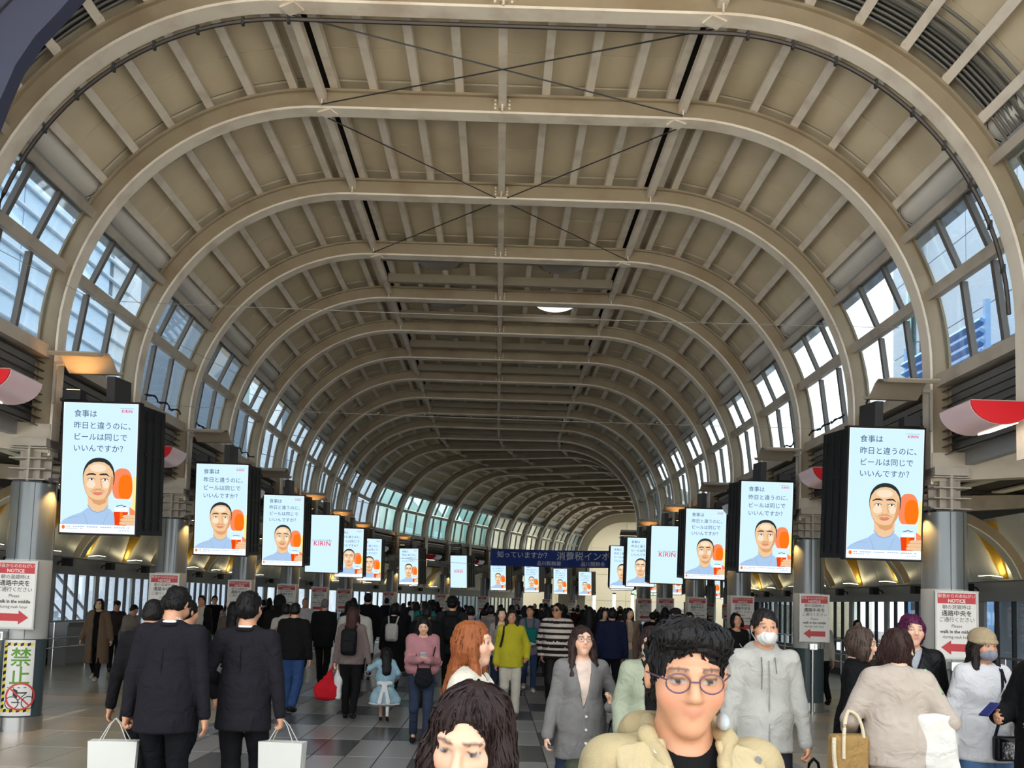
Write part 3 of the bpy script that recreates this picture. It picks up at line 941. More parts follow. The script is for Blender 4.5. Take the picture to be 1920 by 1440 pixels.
def advert_text():
    mb = MB()
    for ln, u, v, sz in (('食事は', 0.14, 0.085, 0.094), ('昨日と違うのに、', 0.14, 0.175, 0.094), ('ビールは同じで', 0.14, 0.263, 0.094), ('いいんですか？', 0.14, 0.350, 0.094)):
        M = Matrix.Translation(scr(u, v + 0.02, 3)) @ Matrix.Rotation(rad(90), 4, 'X')
        text_into(mb, ln, sz, M, 0, 'LEFT', 0.0004, 1.0)
    M = Matrix.Translation(scr(0.85, 0.068, 3)) @ Matrix.Rotation(rad(90), 4, 'X')
    text_into(mb, 'KIRIN', 0.048, M, 1, 'CENTER', 0.0010, 1.1)
    return mb.mesh('advert_lettering', [E_ink, E_red], smooth=False)
LET = advert_text()
def brand_text():
    mb = MB()
    M = Matrix.Translation(scr(0.5, 0.535, 3)) @ Matrix.Rotation(rad(90), 4, 'X')
    text_into(mb, 'KIRIN', 0.175, M, 1, 'CENTER', 0.0022, 1.1)
    M = Matrix.Translation(scr(0.5, 0.455, 3)) @ Matrix.Rotation(rad(90), 4, 'X')
    text_into(mb, 'よろこびがつなぐ世界へ', 0.050, M, 0, 'CENTER', 0.0003)
    return mb.mesh('advert_lettering', [E_ink, E_red], smooth=False)
BRD = brand_text()
# housing: deep black box, tapering back, with recessed service panel and screen bezel
def housing():
    t = MB()
    w, h = SW/2 + 0.02, SH/2 + 0.025
    t.hexa([(-w, 0.0, -h), (w, 0.0, -h), (w, 0.12, -h), (-w, 0.12, -h), (-w, 0.0, h), (w, 0.0, h), (w, 0.12, h), (-w, 0.12, h)])
    w2, h2 = w - 0.03, h - 0.02
    t.hexa([(-w2, 0.12, -h2), (w2, 0.12, -h2), (w2, 0.92, -h2 - 0.02), (-w2, 0.92, -h2 - 0.02), (-w2, 0.12, h2), (w2, 0.12, h2), (w2, 0.92, h2), (-w2, 0.92, h2)])
    for sg in (-1, 1):
        for y in (0.32, 0.55, 0.80):
            t.box((sg * (w2 + 0.008), y, 0), (0.016, 0.03, 2*h2 - 0.1))
        for z in (-0.62, 0.2, 0.66):
            t.box((sg * (w2 + 0.006), 0.55, z), (0.012, 0.6, 0.025))
    return t.mesh('housing', M_black)
HOUS = housing()
t = MB(); t.poly([scr(0, 0, -1), scr(0, 1, -1), scr(1, 1, -1), scr(1, 0, -1)]); PAN = t.mesh('display_panel', E_bg, smooth=False)
t = MB()
for a, b in (((0, 0), (1, 0.004)), ((0, 0.996), (1, 1)), ((0, 0), (0.008, 1)), ((0.992, 0), (1, 1))):
    t.poly([scr(a[0], a[1], 0), scr(a[0], b[1], 0), scr(b[0], b[1], 0), scr(b[0], a[1], 0)])
EDG = t.mesh('display_edge', E_wh, smooth=False)
t = MB(); t.box((0, 0.5, 0.98), (0.10, 0.5, 0.36)); BRK = t.mesh('hanger', M_dkgrey)
t = MB(); t.box((0.60, 0.45, 0.2), (0.36, 0.08, 0.08)); BR2 = t.mesh('side_bracket', M_dkgrey)
for i, k in enumerate(COLS):
    for sg in (-1, 1):
        e = empty('digital_screen')
        e.matrix_basis = FM(RING[k], 4.80 if sg > 0 else -4.74, 2.40 + SH/2, -0.38) @ Matrix.Rotation(rad(4.5), 4, 'X')
        link('housing', HOUS, e)
        link('display_panel', PAN, e); link('display_edge', EDG, e)
        link('hanger', BRK, e)
        o = link('side_bracket', BR2, e)
        if sg < 0: o.scale = (-1, 1, 1)
        brand = (sg < 0 and i in (3, 7)) or (sg > 0 and i == 3)
        if brand:
            link('advert_lettering', BRD, e)
        else:
            link('advert_picture', PIC, e); link('advert_lettering', LET, e)
        tag(e, 'hanging portrait-format screen, %s on the %s, showing %s' % (ordn[i], side[sg], 'a red brand name on pale blue' if brand else 'a man holding a glass'),
            'screen', 'advert screens along the %s columns' % side[sg])

# ------------------------------------------------------------------ notice boards on the columns
M_board = mat('notice_white', srgb(232, 230, 224), 0.3)
M_nred = mat('notice_red', srgb(196, 40, 48), 0.35)
M_nframe = mat('notice_frame', srgb(176, 176, 172), 0.3, metal=0.4)
M_ink2 = mat('notice_ink', srgb(52, 50, 48), 0.5)
NW, NH = 0.50, 0.80
def notice(arrow):
    mb = MB()
    y = -0.0125
    R = Matrix.Rotation(rad(90), 4, 'X')
    mb.poly([(-NW/2+.02, y, NH/2-.02), (-NW/2+.02, y, NH/2-.145), (NW/2-.02, y, NH/2-.145), (NW/2-.02, y, NH/2-.02)], 0)
    def tx(b, sz, z, m, bold=0.0):
        text_into(mb, b, sz, Matrix.Translation((0, y - 0.001, z)) @ R, m, 'CENTER', bold)
    tx('駅長からのおねがい', 0.050, NH/2 - 0.072, 1)
    tx('NOTICE', 0.058, NH/2 - 0.132, 1, 0.0012)
    tx('朝の混雑時は', 0.058, 0.192, 2)
    tx('通路中央を', 0.074, 0.112, 2, 0.0010)
    tx('ご通行ください', 0.062, 0.040, 2)
    tx('Please', 0.052, -0.030, 2)
    tx('walk in the middle', 0.054, -0.098, 2, 0.0014)
    tx('during rush hour', 0.050, -0.160, 2)
    a = 1 if arrow > 0 else -1
    zc = -0.27
    mb.poly([(a*x, y - 0.001, zc + z) for x, z in ((-0.19, 0.045), (0.07, 0.045), (0.07, 0.085), (0.19, 0.0), (0.07, -0.085), (0.07, -0.045), (-0.19, -0.045))], 0)
    return mb.mesh('print', [M_nred, M_board, M_ink2], smooth=False)
NOT = {-1: notice(1), 1: notice(-1)}
t = MB(); t.box((0, 0, 0), (NW, 0.022, NH)); NB = t.mesh('board', M_board)
t = MB()
for x, z, w, h in ((0, NH/2, NW+.03, .02), (0, -NH/2, NW+.03, .02), (-NW/2, 0, .02, NH), (NW/2, 0, .02, NH)):
    t.box((x, 0, z), (w, 0.035, h))
NF = t.mesh('frame', M_nframe)
for i, k in enumerate(COLS):
    for sg in (-1, 1):
        e = empty('notice_board')
        e.matrix_basis = FM(RING[k], sg * 5.65, 1.63, -0.1 - 0.285)
        link('board', NB, e); link('frame', NF, e); link('print', NOT[sg], e)
        tag(e, 'white red-headed notice with arrow, on the %s column along the %s' % (ordn[i], side[sg]),
            'notice', 'walking notices on the %s columns' % side[sg])

# the bicycle ban poster wrapped round the first left column
e = empty('ban_poster'); e.matrix_basis = FM(RING[K0], -5.65, 0, -0.1)
Rp = 0.2745
def wrap(u, h, dr=0.0):
    """u in metres along the circumference, 0 = towards the camera"""
    a = rad(-72) + u / Rp
    return ((Rp + dr) * math.cos(a), (Rp + dr) * math.sin(a), h)
m_w, m_y, m_k, m_g, m_r = mat('poster_white', srgb(236, 234, 230), .4), mat('poster_yellow', srgb(240, 220, 60), .4), mat('poster_black', srgb(22, 20, 20), .4), mat('poster_green', srgb(92, 150, 42), .4), mat('poster_red', srgb(214, 70, 66), .4)
pw, ph0, ph1 = 0.36, 0.19, 1.09
mb = MB(); n = 14
for i in range(n):
    u0, u1 = -pw/2 + pw*i/n, -pw/2 + pw*(i+1)/n
    mb.add([wrap(u0, ph0), wrap(u1, ph0), wrap(u1, ph1), wrap(u0, ph1)], [(0, 1, 2, 3)])
mb.build('sheet', m_w, e)
mb = MB()
def strip(u0, u1, h0, h1, m, lay, shear=0.0, nu=4):
    for i in range(nu):
        a, b = u0 + (u1-u0)*i/nu, u0 + (u1-u0)*(i+1)/nu
        sa, sb = shear*i/nu, shear*(i+1)/nu
        mb.add([wrap(a, h0+sa, .0006*lay), wrap(b, h0+sb, .0006*lay), wrap(b, h1+sb, .0006*lay), wrap(a, h1+sa, .0006*lay)], [(0, 1, 2, 3)], m)
h = ph0 + 0.04
j = 0
while h < ph1 - 0.06:
    strip(-pw/2 + .012, -pw/2 + .052, h, h + 0.04, j % 2, 1, 0.02); h += 0.04; j += 1
for hh in (ph0 + 0.04, ph1 - 0.075):
    for i in range(9):
        strip(-pw/2 + .012 + i*.037, -pw/2 + .012 + (i+1)*.037, hh, hh + .035, i % 2, 2, 0.012, 2)
def wrap_text(b, sz, u, h, m, bold):
    me = text_mesh(b, sz, MATS_ANY, 'tmp', 'CENTER', bold)
    bm = bmesh.new(); bm.from_mesh(me)
    for x in np.arange(-0.2, 0.2, 0.012):        # slice so the characters follow the curve
        bmesh.ops.bisect_plane(bm, geom=bm.verts[:] + bm.edges[:] + bm.faces[:], plane_co=(x, 0, 0), plane_no=(1, 0, 0))
    bm.verts.index_update()
    mb.add([wrap(u + v.co.x, h + v.co.y, .002) for v in bm.verts], [[v.index for v in f.verts] for f in bm.faces], m)
    bm.free()
wrap_text('禁', 0.235, 0.03, 0.80, 2, 0.003)
wrap_text('止', 0.235, 0.03, 0.58, 2, 0.003)
strip(-0.10, 0.16, 0.520, 0.532, 2, 2)
def ring(cu, ch, r, w, m, lay, a0=0, a1=360):
    aa = np.linspace(rad(a0), rad(a1), 30)
    for p, q in zip(aa[:-1], aa[1:]):
        mb.add([wrap(cu + rr*math.cos(t), ch + rr*math.sin(t), .0008*lay) for rr, t in ((r, p), (r, q), (r-w, q), (r-w, p))], [(0, 1, 2, 3)], m)
ring(-0.04, 0.345, 0.078, 0.010, 1, 3); ring(0.14, 0.345, 0.078, 0.010, 1, 3)
strip(-0.04, 0.05, 0.345, 0.357, 1, 3, 0.0); strip(0.02, 0.12, 0.36, 0.374, 1, 3, 0.10); strip(-0.03, 0.02, 0.43, 0.52, 1, 3, -0.03); strip(-0.02, 0.12, 0.455, 0.47, 1, 3)
ring(0.05, 0.42, 0.165, 0.022, 3, 5)
strip(-0.06, 0.15, 0.50, 0.525, 3, 5, -0.20)
mb.build('print', [m_y, m_k, m_g, m_r], e, smooth=False)
tag(e, 'bicycle ban poster with green characters and hazard border on the near left column', 'poster')

# ------------------------------------------------------------------ curved reflector boards above the screens with their uplights
M_refl = mat('reflector_board', srgb(170, 158, 140), 0.5, var=0.05)
def reflector():
    t = MB()
    prof_ = [(-0.34, 0.03), (-0.30, 0.0), (-0.24, 0.01), (-0.16, 0.06), (-0.05, 0.09), (0.05, 0.06), (0.16, -0.02), (0.26, -0.08), (0.36, -0.07), (0.44, -0.02)]
    rr = []
    for x in (-0.31, 0.31):
        rr.append([(x, y, z) for y, z in prof_] + [(x, y, z + 0.014) for y, z in prof_[::-1]])
    t.loft(rr)
    return t.mesh('curved_board', M_refl)
REF = reflector()
t = MB(); t.box((0.36, 0.1, 0.0), (0.12, 0.04, 0.04)); t.box((0.40, 0.1, -0.25), (0.03, 0.04, 0.5)); RBK = t.mesh('bracket', M_cap)
t = MB(); t.box((0, 0, 0), (0.20, 0.16, 0.12)); t.box((0.12, 0, -0.05), (0.1, 0.04, 0.04)); RLB = t.mesh('lamp_box', M_dkgrey)
t = MB(); t.box((0, 0, 0.064), (0.16, 0.12, 0.008)); RLL = t.mesh('lamp_glass', emis('warm_uplight_glass', (1.0, 0.66, 0.28), 5.0))
RLD = t.mesh('lamp_glass_off', mat('lamp_glass_off', srgb(70, 68, 64), 0.2))
lit_set = {(-1, 0): 13, (-1, 3): 9, (-1, 4): 9, (-1, 5): 9, (-1, 6): 9, (1, 3): 9, (1, 4): 9}
for i, k in enumerate(COLS[:9]):
    for sg in (-1, 1):
        e = empty('reflector_light'); e.matrix_basis = FM(RING[k], sg * 5.02, 4.50, -0.35)
        sc_ = Matrix.Scale(sg, 4, (1, 0, 0))
        link('curved_board', REF, e)
        link('bracket', RBK, e, sc_)
        b_ = link('lamp_box', RLB, e, Matrix.Translation((sg * 0.10, 0.02, -0.42)) @ sc_)
        lit = (sg, i) in lit_set
        link('lamp_glass', RLL if lit else RLD, b_)
        tag(e, 'curved reflector board above the %s screen on the %s%s' % (ordn[i], side[sg], ', glowing orange' if lit else ', unlit grey'), 'reflector lamp', 'reflector boards above the %s screens' % side[sg])
        if lit:
            ld = bpy.data.lights.new('reflector_uplight', 'SPOT'); ld.energy = lit_set[(sg, i)]; ld.color = (1.0, 0.50, 0.16); ld.spot_size = rad(110); ld.spot_blend = 0.5; ld.shadow_soft_size = 0.04
            lo = bpy.data.objects.new('lamp', ld); COL.objects.link(lo); lo.parent = e
            lo.matrix_basis = Matrix.Translation((sg * 0.10, 0.02, -0.33)) @ Matrix.Rotation(rad(180), 4, 'X')

# ------------------------------------------------------------------ red-ended half-round lamps outside the legs
M_rlamp = mat('lamp_end_red', srgb(196, 20, 30), 0.4)
M_rshell = mat('lamp_shell_pink', srgb(226, 196, 200), 0.35)
M_rglow = emis('lamp_slot_glow', (1.0, 0.85, 0.65), 6.0)
def half(r, n=18):
    return [(r*math.cos(t), r*0.72*math.sin(t)) for t in np.linspace(math.pi, 2*math.pi, n)]
t = MB(); a = half(0.32); t.prism([(x, 0, z) for x, z in a], (0, -0.02, 0)); RLE = t.mesh('end_cap', M_rlamp)
t = MB(); rr = [[(x, y, z) for x, z in half(0.325)] + [(x, y, z) for x, z in half(0.31)[::-1]] for y in (0, 0.62)]; t.loft(rr); RLS = t.mesh('shell', M_rshell)
t = MB(); t.box((0.10, 0.27, -0.222), (0.14, 0.5, 0.012), Matrix.Rotation(-0.25, 4, 'Y')); RLG = t.mesh('glow_slot', M_rglow)
t = MB(); t.box((0, 0.3, 0.01), (0.60, 0.55, 0.02)); t.box((0.28, 0.3, 0.035), (0.5, 0.06, 0.05)); RLT = t.mesh('top_plate', M_cap)
for i, k in enumerate(COLS[:9]):
    for sg in (-1, 1):
        e = empty('half_round_lamp'); e.matrix_basis = FM(RING[k - 1], sg * 5.10, 3.88, -0.35)
        sc_ = Matrix.Scale(sg, 4, (1, 0, 0))
        for nm, me in (('end_cap', RLE), ('shell', RLS), ('glow_slot', RLG), ('top_plate', RLT)):
            link(nm, me, e, sc_)
        tag(e, 'half-round lamp with a red end, just before the %s column on the %s' % (ordn[i], side[sg]), 'lamp', 'red-ended lamps on the %s' % side[sg])

# black sensor boxes at the capitals
t = MB(); t.hexa([(-.14,-.12,-.10),(.14,-.12,-.10),(.14,.12,-.10),(-.14,.12,-.10),(-.10,-.14,.10),(.10,-.14,.10),(.10,.12,.10),(-.10,.12,.10)]); t.box((0, 0, .13), (.04, .04, .1)); SBX = t.mesh('speaker_box', M_black)
for i, k in enumerate(COLS[:8]):
    for sg in (-1, 1):
        o = link('loudspeaker', SBX); o.matrix_basis = FM(RING[k], sg * 5.20, 3.30, 0.75)
        tag(o, 'black loudspeaker box at the head of the %s column on the %s' % (ordn[i], side[sg]), 'loudspeaker', 'loudspeakers at the column heads')

# ------------------------------------------------------------------ bird wires across the vault
for (pa, pb, nb) in (((-5.45, 12.0, 5.62), (5.45, 12.0, 5.60), 0), ((-5.3, 14.6, 4.75), (5.3, 14.6, 4.72), 14), ((-5.4, 24.0, 5.2), (5.4, 24.0, 5.2), 0), ((-5.4, 9.4, 5.35), (-3.6, 20.0, 5.6), 0)):
    o = cable(pa, pb, 0.004, 4, 0.03, nb, 'bird_wire', None, mat('wire_grey', srgb(150, 148, 142), 0.5))
    tag(o, {12.0: 'taut bare wire across the vault nearest the camera', 14.6: 'beaded wire strung across the hall under the window sills', 24.0: 'thin wire across the middle of the vault', 9.4: 'thin wire slanting along the left windows'}[pa[1]], 'wire')
# curling cable bundles on the window sills
for i, (k, sg) in enumerate(((4, -1), (5, -1), (6, -1), (3, 1), (4, 1), (5, 1))):
    m1 = MB()
    pts = [P3(RING[k] + 0.3 + 1.6 * t, sg * (5.50 + 0.03 * math.sin(19 * t)), 4.80 + 0.05 * abs(math.sin(9 * t + i)), 0) for t in np.linspace(0, 1, 40)]
    m1.tube(pts, 0.012, 5)
    m1.tube([p + Vector((0, 0.03, 0.02 * math.sin(j))) for j, p in enumerate(pts)], 0.009, 5)
    tag(m1.build('sill_cable', M_black), 'black cable bundle curling along the %s window sill, %s bay' % (side[sg], ordn[k - 3]), 'cable', 'cables on the window sills')

# ------------------------------------------------------------------ blue banner
e = empty('banner'); e.matrix_basis = FM(37.5, -0.55, 3.95)
mb = MB()
bw, bh = 5.6, 0.70
nx, nz = 56, 6
def bq(x, z, d=0.0):
    return (x, 0.05*math.sin(x*2.1 + 0.4) + 0.03*math.sin(x*5.3 + z*4) - d, z - 0.02*math.sin(x*math.pi/bw)**2)
mb.add([bq(-0.0 + bw*i/nx, -bh*j/nz) for j in range(nz+1) for i in range(nx+1)], [(j*(nx+1)+i, j*(nx+1)+i+1, (j+1)*(nx+1)+i+1, (j+1)*(nx+1)+i) for j in range(nz) for i in range(nx)])
mb.build('cloth', mat('banner_blue', srgb(28, 62, 150), 0.6, var=0.08, vscale=2), e)
mb = MB()
for b, sz, x, z, bold in (('知っていますか？', 0.285, 0.25, -0.33, 0.003), ('消費税インボイス', 0.37, 2.75, -0.37, 0.003), ('品川税務署', 0.20, 1.95, -0.62, 0.002), ('品川間税会', 0.20, 3.75, -0.62, 0.002)):
    me = text_mesh(b, sz, MATS_ANY, 'tmp', 'LEFT', bold)
    mb.add([bq(x + v.co.x, z + v.co.y, 0.012) for v in me.vertices], [list(p.vertices) for p in me.polygons])
mb.build('lettering', mat('banner_white', srgb(238, 240, 246), 0.6), e, smooth=False)
mb = MB()
for x0, x1 in ((0, -4.6), (bw, 10.3 - 5.0)):
    for z in (0, -bh):
        mb.tube([(x0, 0, z), (x1, 0, z + 0.25)], 0.006, 4)
mb.build('guy_rope', mat('rope_white', srgb(200, 200, 195), 0.7), e)
tag(e, 'blue cloth banner with white characters stretched across the hall', 'banner')

# ------------------------------------------------------------------ navy curved fascia near the camera, top left
pts = [(-3.26, 6.91), (-3.45, 6.62), (-3.60, 6.42), (-3.78, 6.20), (-3.92, 5.95), (-4.01, 5.69), (-4.08, 5.45), (-4.17, 5.16), (-4.23, 4.76)]
pin = pts
ctr = (-2.3, 4.79)
out = []
for x, h in pin:
    d = Vector((x + 1.6, h - 4.6)); d.normalize(); out.append((x + d.x * 0.8, h + d.y * 0.8))
mb = MB()
for a, b, c, d in zip(pin[:-1], pin[1:], out[1:], out[:-1]):
    mb.hexa([(p[0], y, p[1]) for y in (7.06,) for p in (a, b, c, d)] + [(p[0], 7.2, p[1]) for p in (a, b, c, d)])
e = empty('curved_fascia', (0, 0, 0))
mb.build('panel', mat('fascia_navy', srgb(50, 54, 74), 0.5, var=0.05), e)
mb = MB()
mid = [((p[0]*0.55 + q[0]*0.45), (p[1]*0.55 + q[1]*0.45)) for p, q in zip(pin, out)]
mb.tube([(x, 7.05, h) for x, h in mid], 0.012, 5)
mb.build('seam', M_base, e)
mb = MB()
for i in (2, 6):
    mb.tube([(out[i][0], 7.12, out[i][1]), (out[i][0] - 0.35, 7.0, out[i][1] + 0.45)], 0.02, 6)
mb.build('hanger_rod', M_dkgrey, e)
tag(e, 'navy curved overhead fascia at the near left under the roof', 'fascia')

# ------------------------------------------------------------------ handrails along the aisle walls
def handrail(sg, nm, label):
    e = empty(nm, (0, 0, 0))
    ss = np.arange(7.0, 47.0, 1.0)
    for h in (1.02, 0.66, 0.46):
        mb = MB(); mb.tube([P3(s, sg * (AX - 0.75), h) for s in ss], 0.021 if h > 1 else 0.016, 8); mb.build('rail', M_steel, e)
    for s in np.arange(7.0, 47.0, 1.55):
        mb = MB()
        mb.tube([P3(s, sg * (AX - 0.75), 0), P3(s, sg * (AX - 0.75), 1.02)], 0.019, 8)
        for h in (0.66, 0.46):
            mb.tube([P3(s, sg * (AX - 0.75), h - 0.06), P3(s, sg * (AX - 0.80), h - 0.05), P3(s, sg * (AX - 0.80), h)], 0.008, 5)
        mb.build('post', M_steel, e)
    tag(e, label, 'handrail')
handrail(-1, 'handrail', 'three-rail steel handrail along the left aisle windows')
handrail(1, 'handrail', 'three-rail steel handrail along the right aisle windows')
# grey service cabinets behind the left rail
for i, (s, w) in enumerate(((17.6, 0.9), (21.0, 1.1))):
    e = empty('service_cabinet', P3(s, -AX + 0.34, 0))
    mb = MB(); mb.box((0, 0, 0.46), (0.4, w, 0.92)); mb.box((0, 0, 0.94), (0.46, w + 0.05, 0.05)); mb.build('body', M_wall, e)
    mb = MB(); mb.box((0.205, 0, 0.46), (0.012, w - 0.08, 0.8)); mb.box((0.215, w*0.3, 0.5), (0.012, 0.03, 0.1), m=1); mb.build('door', [M_post, M_dkgrey], e)
    tag(e, 'low grey cabinet against the left windows, %s one' % ('nearer' if i == 0 else 'farther'), 'cabinet')

# ------------------------------------------------------------------ the bright hall beyond the far end
M_cream = mat('hall_stone_cream', srgb(226, 220, 200), 0.55, var=0.04)
sE = RING[-1]
mb = MB()
fm = FM(sE)
def HB(c, sz, m=0):
    mb.box(fm @ Vector(c), sz, fm.to_3x3().to_4x4(), m)
HB((0, 13.0, 4.5), (25, 0.4, 9.4)); HB((0, 6.6, 9.1), (25, 12.6, 0.3)); HB((-12.3, 6.6, 4.5), (0.4, 12.6, 9)); HB((12.3, 6.6, 4.5), (0.4, 12.6, 9))
WE = struct(mb.build('wall_back', M_cream))
for i in range(8):
    for j in range(4):
        if i == 3: continue
        mb = MB(); HB((-10.5 + i*3.0, 12.78, 1.1 + j*2.15), (2.96, 0.06, 2.11)); mb.build('stone_panel', M_cream, WE, smooth=False)
mb = MB(); HB((-0.5, 12.77, 4.5), (0.9, 0.04, 8.6)); mb.build('dark_recess', M_dkgrey, WE)
mb = MB(); HB((2.6, 11.2, 4.5), (1.8, 1.2, 9.0)); mb.build('pilaster', M_cream, WE)
# flared end arch
mb = MB()
rr = []
for p in [90] + list(np.linspace(90, 0, 16)):
    pass
segs = [(-1, p) for p in np.linspace(90, 0, 14)] + [(1, p) for p in np.linspace(0, 90, 14)]
for first in ((-1, 90),):
    pass
rr = [[P3(sE, sg*(FLAT+RAD_+d if p == 90 and leg else FLAT + (RAD_+d)*math.sin(rad(p))), 0 if leg else SPR + (RAD_+d)*math.cos(rad(p)), a) for a, d in ((0.1, -0.55), (0.8, -0.35), (0.8, 1.4), (0.1, 1.4))]
      for sg, p, leg in [(-1, 90, True)] + [(sg, p, False) for sg, p in segs] + [(1, 90, True)]]
mb.loft(rr)
mb.build('end_arch', mat('end_arch_cream', srgb(214, 204, 176), 0.6), WE)
# white hoarding with print, green light box, light tubes, ceiling lights
e = empty('hoarding'); e.matrix_basis = FM(sE, -0.2, 0, 8.4)
mb = MB(); mb.box((0, 0, 1.05), (5.0, 0.1, 2.1)); mb.build('board', mat('hoarding_white', srgb(240, 238, 228), .5), e)
mb = MB(); mb.box((0.0, -0.06, 1.62), (3.0, 0.01, 0.05)); mb.box((0.0, -0.06, 1.5), (2.4, 0.01, 0.04)); mb.box((0.2, -0.06, 1.1), (0.45, 0.01, 0.5), m=1); mb.build('print', [M_wall, mat('hoarding_orange', srgb(240, 180, 70), .5)], e)
tag(e, 'low white hoarding in front of the stone wall at the far end', 'hoarding')
e = empty('light_box'); e.matrix_basis = FM(sE, -2.6, 2.6, 7.0)
mb = MB(); mb.box((0, 0, 0.6), (2.2, 0.3, 1.2)); mb.build('case', M_dkgrey, e)
mb = MB()
for i in range(4): mb.box((-0.81 + i*0.54, -0.16, 0.6), (0.5, 0.02, 1.12))
mb.build('glow_face', emis('pale_green_glow', (0.72, 0.95, 0.78), 1.0), e)
tag(e, 'pale green glowing light box hanging in the far hall', 'light box')
for i, (x, y) in enumerate(((-4.3, 4.6), (-3.2, 5.5), (-5.6, 4.0))):
    e = empty('light_tube'); e.matrix_basis = FM(sE, x, 0, y)
    mb = MB(); mb.cyl((0, 0), 0.11, 0.75, 2.6, 14); mb.build('tube', emis('tube_glow', (0.82, 1.0, 0.96), 2.2), e)
    mb = MB(); mb.cyl((0, 0), 0.14, 0, 0.75, 14); mb.cyl((0, 0), 0.13, 2.6, 2.7, 14); mb.build('stand', M_dkgrey, e)
    tag(e, 'upright glowing light tube in the far hall, %s of three' % ('middle', 'right-hand', 'left-hand')[i], 'light tube')
for i in range(6):
    p = fm @ Vector((-8 + i*3.4, 6.5, 8.9))
    e = empty('hall_ceiling_light', p)
    mb = MB(); mb.cyl((0, 0), 0.4, -0.05, 0.05, 18); mb.build('ring', M_wall, e)
    mb = MB(); mb.cyl((0, 0), 0.36, -0.07, -0.05, 18); mb.build('lens', emis('hall_lens', (1, 0.97, 0.88), 10.0), e)
    tag(e, 'round ceiling light of the far hall, %s from the left' % ordn[i], 'ceiling light', 'round lights of the far hall')
    ld = bpy.data.lights.new('hall_light', 'AREA'); ld.shape = 'DISK'; ld.size = 0.7; ld.energy = 300; ld.color = (1, 0.96, 0.86)
    lo = bpy.data.objects.new('lamp', ld); COL.objects.link(lo); lo.parent = e; lo.location = (0, 0, -0.1)

# ------------------------------------------------------------------ buildings outside
M_fw2 = mat('podium_white', srgb(226, 230, 236), 0.5, var=0.03)
M_fw = mat('facade_white', srgb(206, 216, 226), 0.5, var=0.03)
M_fb = mat('facade_blue_glass', srgb(176, 206, 232), 0.3, var=0.15, vscale=0.8, spec=0.8)
M_fg = mat('facade_green_glass', srgb(170, 212, 204), 0.2, var=0.12, vscale=0.8)
M_fd = mat('facade_dark', srgb(58, 62, 68), 0.5, var=0.1)
M_fj = mat('facade_joint', srgb(110, 124, 140), 0.7)
def facade(sg, x, label, glass, podium, s1):
    e = empty('facade_building', (sg * x, 19, 0))
    Mi = e.matrix_basis.inverted()
    for nm, h0, h1, m, x0 in (('core', 3.3, 20.7, M_fj, 0.15), ('podium', -4.0, 3.2, podium, 0.0)):
        mb = MB()
        ss = np.arange(-4, s1, 4.0)
        for a, b in zip(ss[:-1], ss[1:]):
            q = [(sg*(x+x0), h0), (sg*(x+1.6), h0), (sg*(x+1.6), h1), (sg*(x+x0), h1)]
            mb.hexa([Mi @ P3(a, *c) for c in q] + [Mi @ P3(b, *c) for c in q])
        mb.build(nm, m, e)
    me = {}
    for m in (M_fw, M_fb, M_fg, M_fd):
        t = MB(); t.box((0, 0, 0), (0.10, 3.0, 1.38)); me[m.name] = t.mesh('facade_panel', m, smooth=False)
    for j in range(12):
        for i in range(24):
            yy, zz = 19 + i * 3.05, 3.95 + j * 1.42
            if yy > s1 - 2: continue
            link('facade_panel', me[glass(yy, zz).name], e, Mi @ FM(yy, sg * (x + 0.10), zz))
    tag(e, label, 'building')
    return e
def gl_left(y, z):
    if y < 34 and z > 7.5: return M_fb
    if 52 < y < 84 and z < 12: return M_fg
    return M_fw
def gl_right(y, z):
    if 40 < y < 60: return M_fg
    return M_fw
eL = facade(-1, 14.5, 'white and blue glass building seen through the left windows', gl_left, M_fw2, 88)
eR = facade(1, 15.5, 'white panelled building seen through the right windows', gl_right, M_fd, 58)
for j in range(18):
    mb = MB(); mb.box((0.02, 7.0, 7.5 + j*0.71), (0.14, 17, 0.07)); mb.build('white_band', M_fw, eL, smooth=False)
# blue louvred plant screen on the right-hand building
e = empty('louvred_screen', (13.6, 27.5, 5.6))
for j in range(16):
    mb = MB(); mb.box((0, 0, j*0.3), (0.22, 5.0, 0.10), Matrix.Rotation(0.5, 4, 'Y')); mb.build('louvre', mat('louvre_blue', srgb(120, 165, 220), .4), e, smooth=False)
mb = MB()
for y in (-2.5, 0, 2.5): mb.box((0.1, y, 0.4), (0.14, 0.14, 9.4))
mb.build('frame', mat('louvre_frame_blue', srgb(150, 190, 235), .4), e)
tag(e, 'pale blue louvred screen outside the right windows', 'louvre screen')
# stair flight outside the left aisle windows
e = empty('outside_staircase', (-12.3, 21.5, -1.0))
mb = MB()
for i in range(16): mb.box((0, i*0.32, 3.4 - i*0.17), (1.6, 0.34, 0.18))
mb.build('flight', M_fw, e)
mb = MB(); mb.tube([(0.8, 0, 4.4), (0.8, 5.0, 1.75)], 0.04, 8); mb.tube([(0.8, 0, 4.0), (0.8, 5.0, 1.35)], 0.03, 8); mb.tube([(0.8, 0, 3.6), (0.8, 5.0, 0.95)], 0.03, 8); mb.build('railing', M_dkgrey, e)
mb = MB(); mb.box((0, 2.5, 0.1), (1.5, 5.2, 2.6)); mb.build('base', mat('stair_base_blue', srgb(150, 176, 205), .5), e)
tag(e, 'white outside staircase with dark railings beyond the left aisle windows', 'staircase')
g = MB(); g.box((-12.4, 40, -1.2), (4.0, 120, 0.3)); struct(g.build('ground_left', M_fw2)); g = MB(); g.box((13, 18, -4.2), (5, 60, 0.3)); struct(g.build('ground_right', M_fd))
